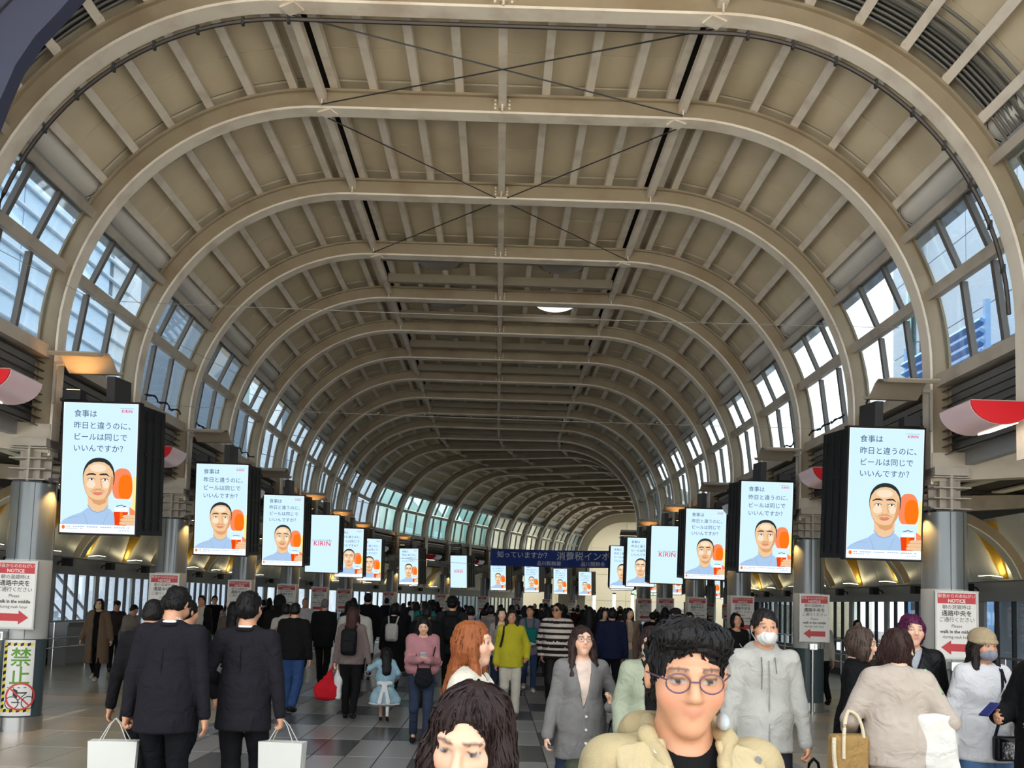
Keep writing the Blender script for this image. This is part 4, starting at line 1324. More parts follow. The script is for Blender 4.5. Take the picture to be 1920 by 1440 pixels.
# ------------------------------------------------------------------ figure builder: smooth signed-distance shapes turned into meshes
F32 = np.float32
class Shape:
    """smooth blend of tapered capsules, ellipsoids, boxes, rings; cut by planes or other shapes"""
    def __init__(s):
        s.p = []; s.lo = np.full(3, 1e9); s.hi = np.full(3, -1e9); s.fold = None
    def _bb(s, pts, r, M):
        pts = np.atleast_2d(np.array(pts, float))
        c = []
        for p in pts:
            for sx in (-1, 1):
                for sy in (-1, 1):
                    for sz in (-1, 1):
                        c.append(p + np.array([sx, sy, sz]) * r)
        c = np.array(c)
        if M is not None:
            A = np.array(M); c = c @ A[:3, :3].T + A[:3, 3]
        s.lo = np.minimum(s.lo, c.min(0)); s.hi = np.maximum(s.hi, c.max(0))
    def cap(s, a, b, ra, rb=None, k=0.02, fy=1.0, op='u', M=None):
        rb = ra if rb is None else rb
        s.p.append(('cap', np.array(a, F32), np.array(b, F32), ra, rb, fy, k, op, M))
        if op == 'u': s._bb([a, b], max(ra, rb), M)
        return s
    def ell(s, c, r, k=0.02, op='u', M=None):
        s.p.append(('ell', np.array(c, F32), np.array(r, F32), 0, 0, 1, k, op, M))
        if op == 'u': s._bb([c], np.array(r), M)
        return s
    def box(s, c, h, r=0.01, k=0.01, op='u', M=None):
        s.p.append(('box', np.array(c, F32), np.array(h, F32), r, 0, 1, k, op, M))
        if op == 'u': s._bb([c], np.array(h), M)
        return s
    def tor(s, c, R, r, fy=1.0, k=0.01, op='u', M=None):
        s.p.append(('tor', np.array(c, F32), R, r, 0, fy, k, op, M))
        if op == 'u': s._bb([c], np.array([R + r, R + r, r]), M)
        return s
    def pln(s, pt, n, k=0.01, M=None):
        """keep only the side the normal points away from"""
        n = np.array(n, float); n = n / np.linalg.norm(n)
        s.p.append(('pln', np.array(pt, F32), n.astype(F32), 0, 0, 1, k, 'i', M)); return s
    def vee(s, vz, slope, gap, yc, k=0.006, M=None):
        """cut a neck V (and an open front of half-width gap) out of the front"""
        s.p.append(('vee', np.array([vz, slope, gap], F32), yc, 0, 0, 1, k, 's', M)); return s
    def f(s, P):
        D = None
        cache = {}
        for kind, a, b, c, d, fy, k, op, M in s.p:
            if M is not None:
                key = id(M)
                if key not in cache:
                    A = np.linalg.inv(np.array(M)).astype(F32)
                    cache[key] = P @ A[:3, :3].T + A[:3, 3]
                Q = cache[key]
            else:
                Q = P
            if kind == 'cap':
                if fy != 1.0:
                    sc = np.array([1, 1 / fy, 1], F32)
                    q = Q * sc; aa, bb = a * sc, b * sc
                else:
                    q, aa, bb = Q, a, b
                ab = bb - aa; pa = q - aa
                h = np.clip(pa @ ab / max(1e-9, float(ab @ ab)), 0, 1)
                v = pa - h[:, None] * ab
                e = np.sqrt(np.einsum('ij,ij->i', v, v)) - (c + (d - c) * h)
                if fy < 1.0: e = e * fy ** 0.6
            elif kind == 'ell':
                q = (Q - a) / b
                k0 = np.sqrt(np.einsum('ij,ij->i', q, q)); q2 = q / b
                k1 = np.sqrt(np.einsum('ij,ij->i', q2, q2)) + 1e-9
                e = k0 * (k0 - 1) / k1
            elif kind == 'box':
                q = np.abs(Q - a) - (b - c)
                e = np.sqrt((np.maximum(q, 0) ** 2).sum(1)) + np.minimum(q.max(1), 0) - c
            elif kind == 'tor':
                q = (Q - a) * np.array([1, 1 / fy, 1], F32)
                e = np.sqrt((np.sqrt(q[:, 0] ** 2 + q[:, 1] ** 2) - b) ** 2 + q[:, 2] ** 2) - c
            elif kind == 'vee':
                wv = np.maximum((Q[:, 2] - a[0]) * a[1], a[2])
                e = np.maximum((np.abs(Q[:, 0]) - wv) * 0.93, Q[:, 1] - b)
            else:
                e = (Q - a) @ b
            if D is None:
                D = e; continue
            if op == 'u':
                if k > 0:
                    h = np.clip(0.5 + 0.5 * (D - e) / k, 0, 1)
                    D = D + (e - D) * h - k * h * (1 - h)
                else:
                    D = np.minimum(D, e)
            else:
                if op == 's': e = -e
                if k > 0:
                    h = np.clip(0.5 - 0.5 * (D - e) / k, 0, 1)
                    D = D + (e - D) * h + k * h * (1 - h)
                else:
                    D = np.maximum(D, e)
        if s.fold:
            amp, fr, sd = s.fold
            x, y, z = P[:, 0], P[:, 1], P[:, 2]
            D = D + amp * (np.sin(fr * (x * 1.1 + 0.8 * z + 0.35 * np.sin(fr * 0.35 * z + sd)) + sd) * np.cos(fr * 0.6 * (z - 0.7 * y) + 1.7 * sd)
                           + 0.6 * np.sin(fr * 0.5 * (z * 1.6 - x) + 2.3 * sd + 2 * np.sin(fr * 0.3 * x)))
        return D
    def mesh_data(s, vox):
        h = vox
        lo = s.lo - 3 * h; hi = s.hi + 3 * h
        B = 4
        nb = np.ceil((hi - lo) / (h * B)).astype(int)
        n = nb * B + 1
        cen = [lo[i] + (np.arange(nb[i]) + 0.5) * h * B for i in range(3)]
        C = np.stack(np.meshgrid(*cen, indexing='ij'), -1).reshape(-1, 3).astype(F32)
        dc = s.f(C)
        keep = np.abs(dc) < h * B * 1.35 + 0.012
        val = np.repeat(np.repeat(np.repeat(np.where(dc < 0, -1, 1).reshape(nb).astype(F32), B, 0), B, 1), B, 2)
        val = np.pad(val, ((0, 1), (0, 1), (0, 1)), mode='edge')
        idx = np.argwhere(keep.reshape(nb))
        g = np.stack(np.meshgrid(*[np.arange(B + 1)] * 3, indexing='ij'), -1).reshape(-1, 3)
        pts = (idx[:, None, :] * B + g[None]).reshape(-1, 3)
        fl = np.unique(np.ravel_multi_index(pts.T, n))
        ii = np.stack(np.unravel_index(fl, n), -1)
        Pf = (lo + ii * h).astype(F32)
        val.reshape(-1)[fl] = s.f(Pf)
        cs = n - 1
        acc = np.zeros((int(cs.prod()), 3)); cnt = np.zeros(int(cs.prod()))
        neg = val < 0
        quads = []
        for ax in range(3):
            sl0 = [slice(None)] * 3; sl1 = [slice(None)] * 3
            sl0[ax] = slice(0, -1); sl1[ax] = slice(1, None)
            m = neg[tuple(sl0)] != neg[tuple(sl1)]
            e = np.argwhere(m)
            if not len(e): continue
            a = val[tuple(e.T)]; e1 = e.copy(); e1[:, ax] += 1; b = val[tuple(e1.T)]
            t = a / (a - b)
            p = e.astype(float); p[:, ax] += t
            u, v = (ax + 1) % 3, (ax + 2) % 3
            ok = (e[:, u] >= 1) & (e[:, v] >= 1) & (e[:, u] < cs[u]) & (e[:, v] < cs[v])
            e, p, a = e[ok], p[ok], a[ok]
            cc = []
            for du, dv in ((-1, -1), (0, -1), (0, 0), (-1, 0)):
                c = e.copy(); c[:, u] += du; c[:, v] += dv
                f = np.ravel_multi_index(c.T, cs)
                cc.append(f)
                np.add.at(acc, f, p); np.add.at(cnt, f, 1)
            q = np.stack(cc, 1)
            q[a >= 0] = q[a >= 0][:, ::-1]
            quads.append(q)
        if not quads:
            return np.zeros((0, 3)), np.zeros((0, 4), int)
        q = np.concatenate(quads)
        used = np.unique(q)
        V = lo + acc[used] / cnt[used][:, None] * h
        return V, np.searchsorted(used, q)

def np_mesh(name, V, Q, mats, color=None, smooth=True):
    me = bpy.data.meshes.new(name)
    nv, nq = len(V), len(Q)
    me.vertices.add(nv)
    me.vertices.foreach_set('co', np.asarray(V, F32).ravel())
    me.loops.add(nq * 4)
    me.loops.foreach_set('vertex_index', np.asarray(Q, np.int32).ravel())
    me.polygons.add(nq)
    me.polygons.foreach_set('loop_start', np.arange(0, nq * 4, 4, dtype=np.int32))
    if smooth:
        me.polygons.foreach_set('use_smooth', np.ones(nq, bool))
    for m in (mats if isinstance(mats, (list, tuple)) else [mats]):
        me.materials.append(m)
    me.update(calc_edges=True)
    if color is not None:
        at = me.color_attributes.new('tint', 'FLOAT_COLOR', 'POINT')
        at.data.foreach_set('color', np.concatenate([color, np.ones((nv, 1))], 1).astype(F32).ravel())
    return me

def sdf_obj(name, sh, vox, m, parent=None, color=None):
    V, Q = sh.mesh_data(vox)
    if color is not None:
        color = color(V)
    return link(name, np_mesh(name, V, Q, m, color), parent)

# materials for figures
def skin_mat():
    m = bpy.data.materials.new('skin'); m.use_nodes = True
    nt = m.node_tree; b = nt.nodes['Principled BSDF']
    at = nt.nodes.new('ShaderNodeVertexColor'); at.layer_name = 'tint'
    n = nt.nodes.new('ShaderNodeTexNoise'); n.inputs['Scale'].default_value = 25
    tc = nt.nodes.new('ShaderNodeTexCoord'); nt.links.new(tc.outputs['Object'], n.inputs['Vector'])
    mx = nt.nodes.new('ShaderNodeMix'); mx.data_type = 'RGBA'; mx.blend_type = 'MULTIPLY'
    rp = nt.nodes.new('ShaderNodeValToRGB'); rp.color_ramp.elements[0].color = (0.86, 0.84, 0.84, 1); rp.color_ramp.elements[1].color = (1.08, 1.05, 1.04, 1)
    nt.links.new(n.outputs['Fac'], rp.inputs[0])
    nt.links.new(at.outputs['Color'], mx.inputs['A']); nt.links.new(rp.outputs[0], mx.inputs['B']); mx.inputs['Factor'].default_value = 0.6
    nt.links.new(mx.outputs['Result'], b.inputs['Base Color'])
    b.inputs['Roughness'].default_value = 0.5
    b.inputs['Subsurface Weight'].default_value = 0.0
    return m
M_SKIN = skin_mat()
CLOTH = {}
def cloth(rgb, rough=0.85, bump=0.25):
    key = tuple(rgb)
    if key not in CLOTH:
        CLOTH[key] = mat('cloth_%02x%02x%02x' % tuple(rgb), tuple(c * 0.86 for c in srgb(*rgb)), rough, var=0.12, vscale=9, bump=max(bump, 0.01), bscale=260, spec=0.2, crease=0.55 if bump > 0.1 else 0.0)
    return CLOTH[key]
HAIRM = {}
def hairm(rgb):
    key = tuple(rgb)
    if key not in HAIRM:
        HAIRM[key] = mat('hair_%02x%02x%02x' % tuple(rgb), tuple(c * 0.8 for c in srgb(*rgb)), 0.5, var=0.45, vscale=40, bump=0.7, bscale=70, stretch=(1, 1, 0.12), spec=0.22)
    return HAIRM[key]

def ik(a, c, l1, l2, pole):
    a, c, pole = Vector(a), Vector(c), Vector(pole)
    d = c - a; L = d.length
    if L > (l1 + l2) * 0.998:
        c = a + d.normalized() * (l1 + l2) * 0.998; d = c - a; L = d.length
    x = (l1 * l1 - l2 * l2 + L * L) / (2 * L)
    y = math.sqrt(max(0, l1 * l1 - x * x))
    u = d.normalized(); v = pole - u * pole.dot(u); v.normalize()
    return a + u * x + v * y, c

SKIN = dict(fair=(224, 178, 148), mid=(206, 152, 118), tan=(186, 134, 100), dark=(150, 100, 72))

def add_hand(sh, wrist, d, n, curl, s=1.0, side=1, vox=0.01, spread=0.0):
    """palm, four fingers of unequal length and a thumb leaving the side of the palm; d along the hand, n palm normal"""
    d = Vector(d).normalized(); n = Vector(n); n = (n - d * n.dot(d)).normalized(); w = d.cross(n) * side
    wr = Vector(wrist)
    rmin = 0.60 * vox
    pc = wr + d * 0.05 * s
    sh.cap(wr, wr + d * 0.03 * s, 0.026 * s, 0.027 * s, 0.02)
    for i in (-1, 0, 1):
        sh.cap(wr + d * 0.025 * s + w * i * 0.014 * s, wr + d * 0.088 * s + w * i * 0.023 * s, max(rmin, 0.0155 * s), max(rmin, 0.0135 * s), 0.014)
    for i, (off, ln) in enumerate(((-1.5, 0.068), (-0.5, 0.078), (0.5, 0.073), (1.5, 0.056))):
        p = wr + d * 0.088 * s + w * off * 0.0195 * s
        ang = 0.0
        for j, fr in enumerate((0.45, 0.30, 0.25)):
            ang += rad(curl) * (0.75 if j == 0 else 0.95)
            dd = (d * math.cos(ang) + n * math.sin(ang) + w * spread * off * 0.06).normalized()
            q = p + dd * ln * fr * s
            sh.cap(p, q, max(rmin, (0.0092 - 0.0008 * j) * s), max(rmin, (0.0086 - 0.0009 * j) * s), 0.004)
            p = q
    p = wr + d * 0.030 * s - w * 0.026 * s
    t1 = (d * 0.75 - w * 0.55 + n * 0.35).normalized()
    q = p + t1 * 0.042 * s
    sh.cap(p, q, max(rmin, 0.0125 * s), max(rmin, 0.0105 * s), 0.012)
    t2 = (d * 0.9 - w * 0.10 + n * (0.35 + curl / 90)).normalized()
    sh.cap(q, q + t2 * 0.034 * s, max(rmin, 0.0105 * s), max(rmin, 0.008 * s), 0.004)

def strands(root, h, V, Mh, style, col, n, HS):
    """locks lying on the hair surface, combed away from the crown"""
    r_ = np.random.default_rng(n + len(V))
    p = V[r_.choice(len(V), n)].astype(F32)
    crown = np.array(Mh @ Vector((0.012, 0.02, 0.13)))
    steps = 6 if style in ('bob', 'long', 'fringe') else 4
    ln = (0.085 if style in ('bob', 'long') else 0.06 if style == 'fringe' else 0.034) * HS
    def grad(p):
        e = 0.004; g = np.zeros_like(p)
        for i in range(3):
            d = np.zeros(3, F32); d[i] = e
            g[:, i] = h.f(p + d) - h.f(p - d)
        return g / (np.linalg.norm(g, axis=1, keepdims=True) + 1e-9)
    path = []
    for k in range(steps):
        g = grad(p)
        p = p - g * (h.f(p) - (0.0012 if 0 < k < steps - 1 else -0.001) * HS)[:, None]
        path.append(p.copy())
        d = p - crown; d = d / (np.linalg.norm(d, axis=1, keepdims=True) + 1e-6)
        d[:, 2] -= 0.9 if steps == 6 else 0.15
        if steps == 4: d = d + r_.normal(0, 0.10, d.shape)
        d = d - g * (d * g).sum(1, keepdims=True)
        d = d / (np.linalg.norm(d, axis=1, keepdims=True) + 1e-6)
        p = (p + d * ln / (steps - 1)).astype(F32)
    mb = MB()
    for i in range(n):
        q = [Vector(path[k][i]) for k in range(steps)]
        if (q[0] - q[-1]).length < 0.3 * ln: continue
        rr = [0.0032 * HS * a for a in ([0.4, 1, 1, 0.8, 0.5, 0.1] if steps == 6 else [0.4, 1, 0.8, 0.15])]
        mb.tube(q, rr, 4, cap=False)
    o = mb.build('hair_locks', hairm(col), root); o['kind'] = 'stuff'

PERSON_N = [0]
PLACED = []
def person(X, Y, heading=0, H=1.66, vox=0.012, sex='f', wd=1.0, skin='fair', hair='short', hairc=(26, 22, 22), yaw=0, pitch=0, tilt=0,
           top=None, inner=None, bottom=None, shoes=(30, 28, 28), armL=None, armR=None, curlL=25, curlR=25, stride=0.0, lead=1, lean=0.0,
           mask=None, glasses=None, hat=None, label='', group=None, lipc=None, sleeve=1.0, handsL=True, handsR=True, dirL=None, dirR=None,
           palmL=None, palmR=None, head=True, socks=None, beltbag=None, fold=1.0, hs=1.0, ears=True, stripes=None, neckline='crew', collar=None, lower=True, legw=1.0, hood=False, poleL=None, poleR=None, skinlegs=False, smile=0.0):
    """one figure facing -Y (towards the camera) before 'heading' turns it; +x is the figure's left"""
    S = H / 1.70
    root = empty('person', (X, Y, 0), rad(heading))
    tag(root, label, 'person', group)
    if (X, Y) != (0, 0): PLACED.append(Vector((X, Y, 0)))
    sk = np.array(srgb(*SKIN[skin]))
    male = sex == 'm'
    V3 = lambda x, y, z: (x * S, y * S, z * S)
    shw = (0.166 if male else 0.146) * wd
    hipw = 0.092
    ly = lambda z: -lean * max(0, (z - 0.9)) / 0.5         # forward lean of the upper body
    shz = 1.385
    sL, sR = V3(shw, ly(shz) + 0.01, shz), V3(-shw, ly(shz) + 0.01, shz)
    wL = V3(*(armL or (shw + 0.085, -0.03, 0.80)))
    wR = V3(*(armR or (-shw - 0.085, -0.03, 0.80)))
    eL, wL = ik(sL, wL, 0.285 * S, 0.255 * S, poleL or (0.6, 1, -0.25))
    eR, wR = ik(sR, wR, 0.285 * S, 0.255 * S, poleR or (-0.6, 1, -0.25))
    hzc = 0.875
    aL = V3(0.085, -0.30 * stride * lead + 0.02, 0.085 + (0.10 * abs(stride) if lead < 0 else 0.0))
    aR = V3(-0.085, 0.30 * stride * lead + 0.02, 0.085 + (0.10 * abs(stride) if lead > 0 else 0.0))
    kL, aL = ik(V3(hipw, 0, hzc), aL, 0.405 * S, 0.40 * S, (0, -1, 0))
    kR, aR = ik(V3(-hipw, 0, hzc), aR, 0.405 * S, 0.40 * S, (0, -1, 0))
    nb = Vector(V3(0, ly(1.45) + 0.012, 1.45))
    hc = nb + (Matrix.Rotation(rad(pitch) * 0.8, 3, 'X') @ Vector((0, -0.018, 0.135))) * S
    HS = S * hs
    Mh = (Matrix.Translation(hc) @ Matrix.Rotation(rad(yaw), 4, 'Z') @ Matrix.Rotation(rad(pitch), 4, 'X') @ Matrix.Rotation(rad(tilt), 4, 'Y') @ Matrix.Scale(HS, 4))
    Mh_i = np.linalg.inv(np.array(Mh))
    # ---- body: one continuous surface
    b = Shape()
    b.ell((0, 0.014, 0.030), (0.0745, 0.094, 0.084), 0.02, M=Mh)
    b.ell((0, -0.020, -0.042), (0.0585, 0.068, 0.074), 0.035, M=Mh)
    b.ell((0, -0.058, -0.094), (0.024, 0.022, 0.020), 0.03, M=Mh)
    for sg in (-1, 1):
        b.ell((sg * 0.038, -0.052, -0.028), (0.027, 0.027, 0.026), 0.03, M=Mh)
    b.cap(Mh @ Vector((0, 0.022, -0.05)), nb + Vector((0, 0.012, -0.02)), (0.053 if male else 0.046) * S, (0.056 if male else 0.048) * S, 0.03)
    if vox < 0.03:
        for sg in (-1, 1):
            b.ell((sg * 0.031, -0.099, 0.005), (0.020, 0.016, 0.012), 0.020, 's', M=Mh)
            b.ell((sg * 0.031, -0.0745, 0.006), (0.0145, 0.0125, 0.0105), 0.004, M=Mh)
            b.cap((sg * 0.014, -0.0855, 0.028), (sg * 0.046, -0.072, 0.028), 0.0075, 0.006, 0.022, M=Mh)
            if ears: b.ell((sg * 0.0775, 0.014, -0.004), (0.009, 0.018, 0.030), 0.010, M=Mh)
            b.ell((sg * 0.0115, -0.092, -0.029), (0.0085, 0.009, 0.0075), 0.008, M=Mh)
        b.cap((0, -0.084, 0.014), (0, -0.1035, -0.024), 0.0075, 0.0115, 0.012, M=Mh)
        for sg in (-1, 1):
            b.cap((0, -0.0865, -0.0535), (sg * 0.021, -0.0780, -0.0545 + smile), 0.0052, 0.0030, 0.006, M=Mh)
            b.cap((0, -0.0850, -0.0625), (sg * 0.018, -0.0780, -0.0580 + smile), 0.0058, 0.0030, 0.006, M=Mh)
    cy = ly(1.3)
    b.cap(V3(0, ly(1.45) + 0.02, 1.44), V3(0, ly(1.40) + 0.02, 1.37), 0.05 * S, 0.065 * S, 0.05)
    b.cap(V3(-shw * 0.75, ly(shz) + 0.015, shz - 0.005), V3(shw * 0.75, ly(shz) + 0.015, shz - 0.005), 0.048 * S, None, 0.06)
    b.cap(V3(0, ly(1.28), 1.28), V3(0, 0, 0.96), 0.115 * S * wd, 0.105 * S * wd, 0.06, fy=0.68)
    b.cap(V3(-0.045, 0, 0.90), V3(0.045, 0, 0.90), 0.095 * S, None, 0.06)
    al = 0.040 * S * (1.1 if male else 0.95)
    for sh_, el, wr, sg, hd, cu, dr, pn in ((sL, eL, wL, 1, handsL, curlL, dirL, palmL), (sR, eR, wR, -1, handsR, curlR, dirR, palmR)):
        b.cap(sh_, el, al, al * 0.82, 0.03); b.cap(el, wr, al * 0.82, 0.025 * S, 0.015)
        if hd:
            dd = Vector(dr) if dr else (Vector(wr) - Vector(el))
            nn = Vector(pn) if pn else Vector((-sg, 0.0, 0.15))
            add_hand(b, wr, dd, nn, cu, S * (0.98 if male else 0.9), side=sg, vox=vox)
    for kn, an, sg in ((kL, aL, 1), (kR, aR, -1)):
        b.cap(V3(sg * hipw, 0, 0.86), kn, 0.070 * S, 0.046 * S, 0.03); b.cap(kn, an, 0.044 * S, 0.030 * S, 0.02)
        b.cap(an, (an[0], an[1] - 0.14 * S, max(0.03, an[2] - 0.055 * S)), 0.03 * S, 0.024 * S, 0.015)
    lc = np.array(srgb(*(lipc or (196, 118, 106))))
    brow = np.array(srgb(40, 32, 30)) if sum(hairc) < 260 else np.array(srgb(150, 96, 60))
    def tintf(V):
        q = V @ Mh_i[:3, :3].T + Mh_i[:3, 3]
        C = np.tile(sk, (len(V), 1))
        x, y, z = np.abs(q[:, 0]), q[:, 1], q[:, 2]
        front = y < -0.045
        w = np.clip(1.3 - np.sqrt((x / 0.0215) ** 2 + ((z + 0.0575 - smile * (x / 0.021) ** 2) / 0.0085) ** 2), 0, 1) * (y < -0.07)
        w = (0.45 if male else 0.65) * np.clip(w * 3, 0, 1)[:, None]; C = C * (1 - w) + lc * w
        w = np.clip(1.2 - np.sqrt(((x - 0.045) / 0.028) ** 2 + ((z + 0.03) / 0.026) ** 2), 0, 1) * front
        C = C * (1 - 0.18 * w[:, None] * np.array([0.0, 0.9, 0.9]))
        zb = 0.0295 - 0.10 * np.maximum(0, x - 0.034)
        w = np.clip((0.0055 - np.abs(z - zb)) / 0.002, 0, 1) * ((x > 0.013) & (x < 0.052) & front); w = 0.85 * w[:, None]; C = C * (1 - w) + brow * w
        w = np.clip(1.15 - np.sqrt(((x - 0.031) / 0.0165) ** 2 + ((z - 0.005) / 0.0052) ** 2), 0, 0.3) / 0.3 * front; w = w[:, None]; C = C * (1 - w) + np.array([0.50, 0.47, 0.45]) * w
        w = np.clip(1.2 - np.sqrt((x - 0.031) ** 2 + (1.15 * (z - 0.005)) ** 2) / 0.0062, 0, 0.3) / 0.3 * front; w = w[:, None]; C = C * (1 - w) + np.array([0.015, 0.010, 0.008]) * w
        w = np.clip((0.0022 - np.abs(z - 0.0115 + 9 * (x - 0.031) ** 2)) / 0.0015, 0, 1) * ((np.abs(x - 0.031) < 0.018) & front); w = 0.8 * w[:, None]; C = C * (1 - w) + np.array([0.02, 0.014, 0.012]) * w
        return C
    sdf_obj('body', b, vox if vox < 0.02 else vox * 0.9, M_SKIN, root, tintf)
    # ---- hair
    h = Shape()
    hk = hair
    if hk in ('short', 'crop', 'bob', 'long', 'bun', 'fringe', 'side'):
        g = 0.0 if hk != 'crop' else -0.006
        h.ell((0, 0.018, 0.034), (0.0825 + g, 0.101 + g, 0.0885 + g), 0.0, M=Mh)
        if hk in ('short', 'side', 'crop'):
            h.ell((0, 0.045, -0.015), (0.080 + g, 0.075 + g, 0.075), 0.02, M=Mh)
            if hk == 'side':
                h.ell((-0.015, -0.048, 0.090), (0.060, 0.042, 0.026), 0.02, M=Mh)
                h.ell((0.045, -0.035, 0.075), (0.038, 0.045, 0.035), 0.02, M=Mh)
            h.ell((0, -0.122, -0.030), (0.073, 0.094, 0.100), 0.012, 's', M=Mh)
            h.ell((0, -0.10, -0.08), (0.10, 0.093, 0.085), 0.015, 's', M=Mh)
            h.pln((0, 0.0, -0.058), (0, -0.25, -1), 0.01, M=Mh)
        elif hk == 'bob':
            h.ell((0, 0.018, -0.018), (0.094, 0.094, 0.106), 0.03, M=Mh)
            for sg in (-1, 1): h.ell((sg * 0.078, -0.025, -0.055), (0.030, 0.055, 0.07), 0.02, M=Mh)
            h.ell((0.012, -0.138, -0.022), (0.066, 0.104, 0.118), 0.012, 's', M=Mh)
            h.cap((0, -0.05, -0.10), (0, -0.12, -0.16), 0.055, 0.07, 0.01, op='s', M=Mh)
            h.pln((0, 0.0, -0.118), (0, 0.1, -1), 0.015, M=Mh)
        elif hk == 'fringe':
            h.ell((0, 0.02, -0.02), (0.096, 0.094, 0.11), 0.03, M=Mh)
            h.ell((0, -0.115, -0.065), (0.058, 0.075, 0.085), 0.008, 's', M=Mh)
            h.pln((0, 0.0, -0.10), (0, 0.15, -1), 0.015, M=Mh)
        elif hk == 'bun':
            h.ell((0, 0.04, -0.01), (0.078, 0.07, 0.08), 0.02, M=Mh)
            h.ell((0, 0.105, 0.0), (0.042, 0.038, 0.042), 0.012, M=Mh)
            h.ell((0, -0.108, -0.035), (0.070, 0.082, 0.092), 0.012, 's', M=Mh)
            h.pln((0, 0.0, -0.06), (0, -0.3, -1), 0.01, M=Mh)
        else:
            h.ell((0, 0.022, -0.02), (0.092, 0.090, 0.108), 0.03, M=Mh)
            h.cap((0, 0.060, -0.05), (0, 0.135 + (0.03 if hood else 0), -0.30), 0.090, 0.084, 0.04, fy=0.50, M=Mh)
            for sg in (-1, 1): h.cap((sg * 0.080, -0.005, -0.03), (sg * 0.096, -0.055, -0.27), 0.030, 0.022, 0.03, M=Mh)
            h.ell((0.006, -0.135, -0.035), (0.062, 0.100, 0.110), 0.012, 's', M=Mh)
            h.cap((0, -0.06, -0.10), (0, -0.10, -0.34), 0.058, 0.075, 0.01, op='s', M=Mh)
        h.fold = (0.0036 * HS, 66 / HS, 1.3)
        V, Q = h.mesh_data(min(vox, 0.02))
        link('hair', np_mesh('hair', V, Q, hairm(hairc)), root)
        if vox < 0.012 and len(V):
            strands(root, h, V, Mh, hk, hairc, 620 if vox < 0.008 else 300, HS)
    # ---- headwear, mask, glasses
    if hat:
        kind, hcol = hat
        t = Shape()
        if kind == 'beanie':
            t.ell((0, 0.022, 0.050), (0.094, 0.112, 0.095), 0.0, M=Mh)
            t.tor((0, 0.014, 0.032), 0.088, 0.013, 1.18, 0.008, M=Mh)
            t.pln((0, 0, 0.018), (0, 0.25, -1), 0.008, M=Mh)
        elif kind == 'cap':
            t.ell((0, 0.018, 0.050), (0.090, 0.109, 0.080), 0.0, M=Mh)
            t.pln((0, 0, 0.045), (0, 0.0, -1), 0.006, M=Mh)
            t.ell((0, -0.125, 0.048), (0.068, 0.07, 0.009), 0.008, M=Mh)
        elif kind == 'bucket':
            t.ell((0, 0.016, 0.055), (0.092, 0.110, 0.080), 0.0, M=Mh)
            t.ell((0, 0.01, 0.030), (0.135, 0.150, 0.016), 0.015, M=Mh)
            t.pln((0, 0, 0.018), (0, 0.0, -1), 0.004, M=Mh)
        elif kind == 'hood':
            t.ell((0, 0.035, 0.02), (0.112, 0.120, 0.145), 0.0, M=Mh)
            t.ell((0, -0.12, -0.03), (0.075, 0.11, 0.105), 0.01, 's', M=Mh)
            t.pln((0, 0, -0.12), (0, 0.0, -1), 0.01, M=Mh)
        sdf_obj('hat' if kind != 'hood' else 'raised_hood', t, min(vox, 0.018), cloth(hcol), root)
    if mask:
        t = Shape()
        t.ell((0, -0.040, -0.055), (0.0655, 0.076, 0.056), 0.0, M=Mh)
        t.ell((0, -0.1, -0.045), (0.020, 0.022, 0.04), 0.03, M=Mh)
        t.pln((0, 0, -0.012), (0, -0.10, 1), 0.006, M=Mh)
        t.pln((0, -0.026, 0), (0, 1, 0), 0.004, M=Mh)
        t.pln((0, 0, -0.102), (0, 0.25, -1), 0.006, M=Mh)
        mk = sdf_obj('face_mask', t, min(vox, 0.014), cloth(mask, 0.8), root)
        if vox < 0.013:
            r_ = MB()
            for sg in (-1, 1):
                for z in (-0.02, -0.085):
                    r_.tube([Mh @ Vector((sg * 0.063, -0.035, z)), Mh @ Vector((sg * 0.082, 0.005, z * 0.5)), Mh @ Vector((sg * 0.084, 0.03, 0.0))], 0.0016 * S, 5)
            r_.build('ear_loop', cloth((235, 235, 232)), mk)
    if glasses:
        r_ = MB()
        for sg in (-1, 1):
            ringp = [Mh @ Vector((sg * 0.033 + 0.024 * math.cos(t), -0.098 + 0.006 * abs(math.cos(t)), 0.004 + 0.019 * math.sin(t))) for t in np.linspace(0, 2 * math.pi, 19)]
            r_.tube(ringp, 0.0018 * HS, 5)
            r_.tube([Mh @ Vector((sg * 0.057, -0.092, 0.010)), Mh @ Vector((sg * 0.082, -0.03, 0.010)), Mh @ Vector((sg * 0.084, 0.02, 0.004))], 0.0018 * HS, 5)
            if glasses == 'dark':
                r_.poly([p for p in ringp[:-1]], 0)
        r_.tube([Mh @ Vector((-0.010, -0.101, 0.008)), Mh @ Vector((0.010, -0.101, 0.008))], 0.0018 * HS, 5)
        r_.build('glasses', mat('glasses_frame_dark', (0.015, 0.013, 0.013), 0.2) if glasses == 'dark' else mat('glasses_frame', srgb(96, 70, 84), 0.3), root)
    # ---- top garment
    def torso(t, loose, hem, hemr, slv, sl=True, neck=True, fat=0.0, nk=0.0):
        lo_ = loose
        for sg in (-1, 1):
            t.cap(V3(sg * 0.035, ly(1.42) + 0.020, 1.405), V3(sg * shw * 0.92, ly(shz) + 0.012, shz - 0.022), (0.060 + 0.3 * lo_) * S, (0.050 + 0.45 * lo_) * S, 0.045)
        t.cap(V3(0, ly(1.45) + 0.022, 1.425), V3(0, ly(1.36) + 0.012, 1.36), (0.058 + nk) * S, (0.085 + 0.3 * lo_) * S, 0.05)
        t.cap(V3(0, ly(1.28) - (0.012 if not male else 0), 1.27), V3(0, ly(1.02), 1.02), ((0.150 if male else 0.138) * wd + lo_ + fat) * S, (0.130 * wd + lo_ * 1.2 + fat) * S, 0.05, fy=0.70)
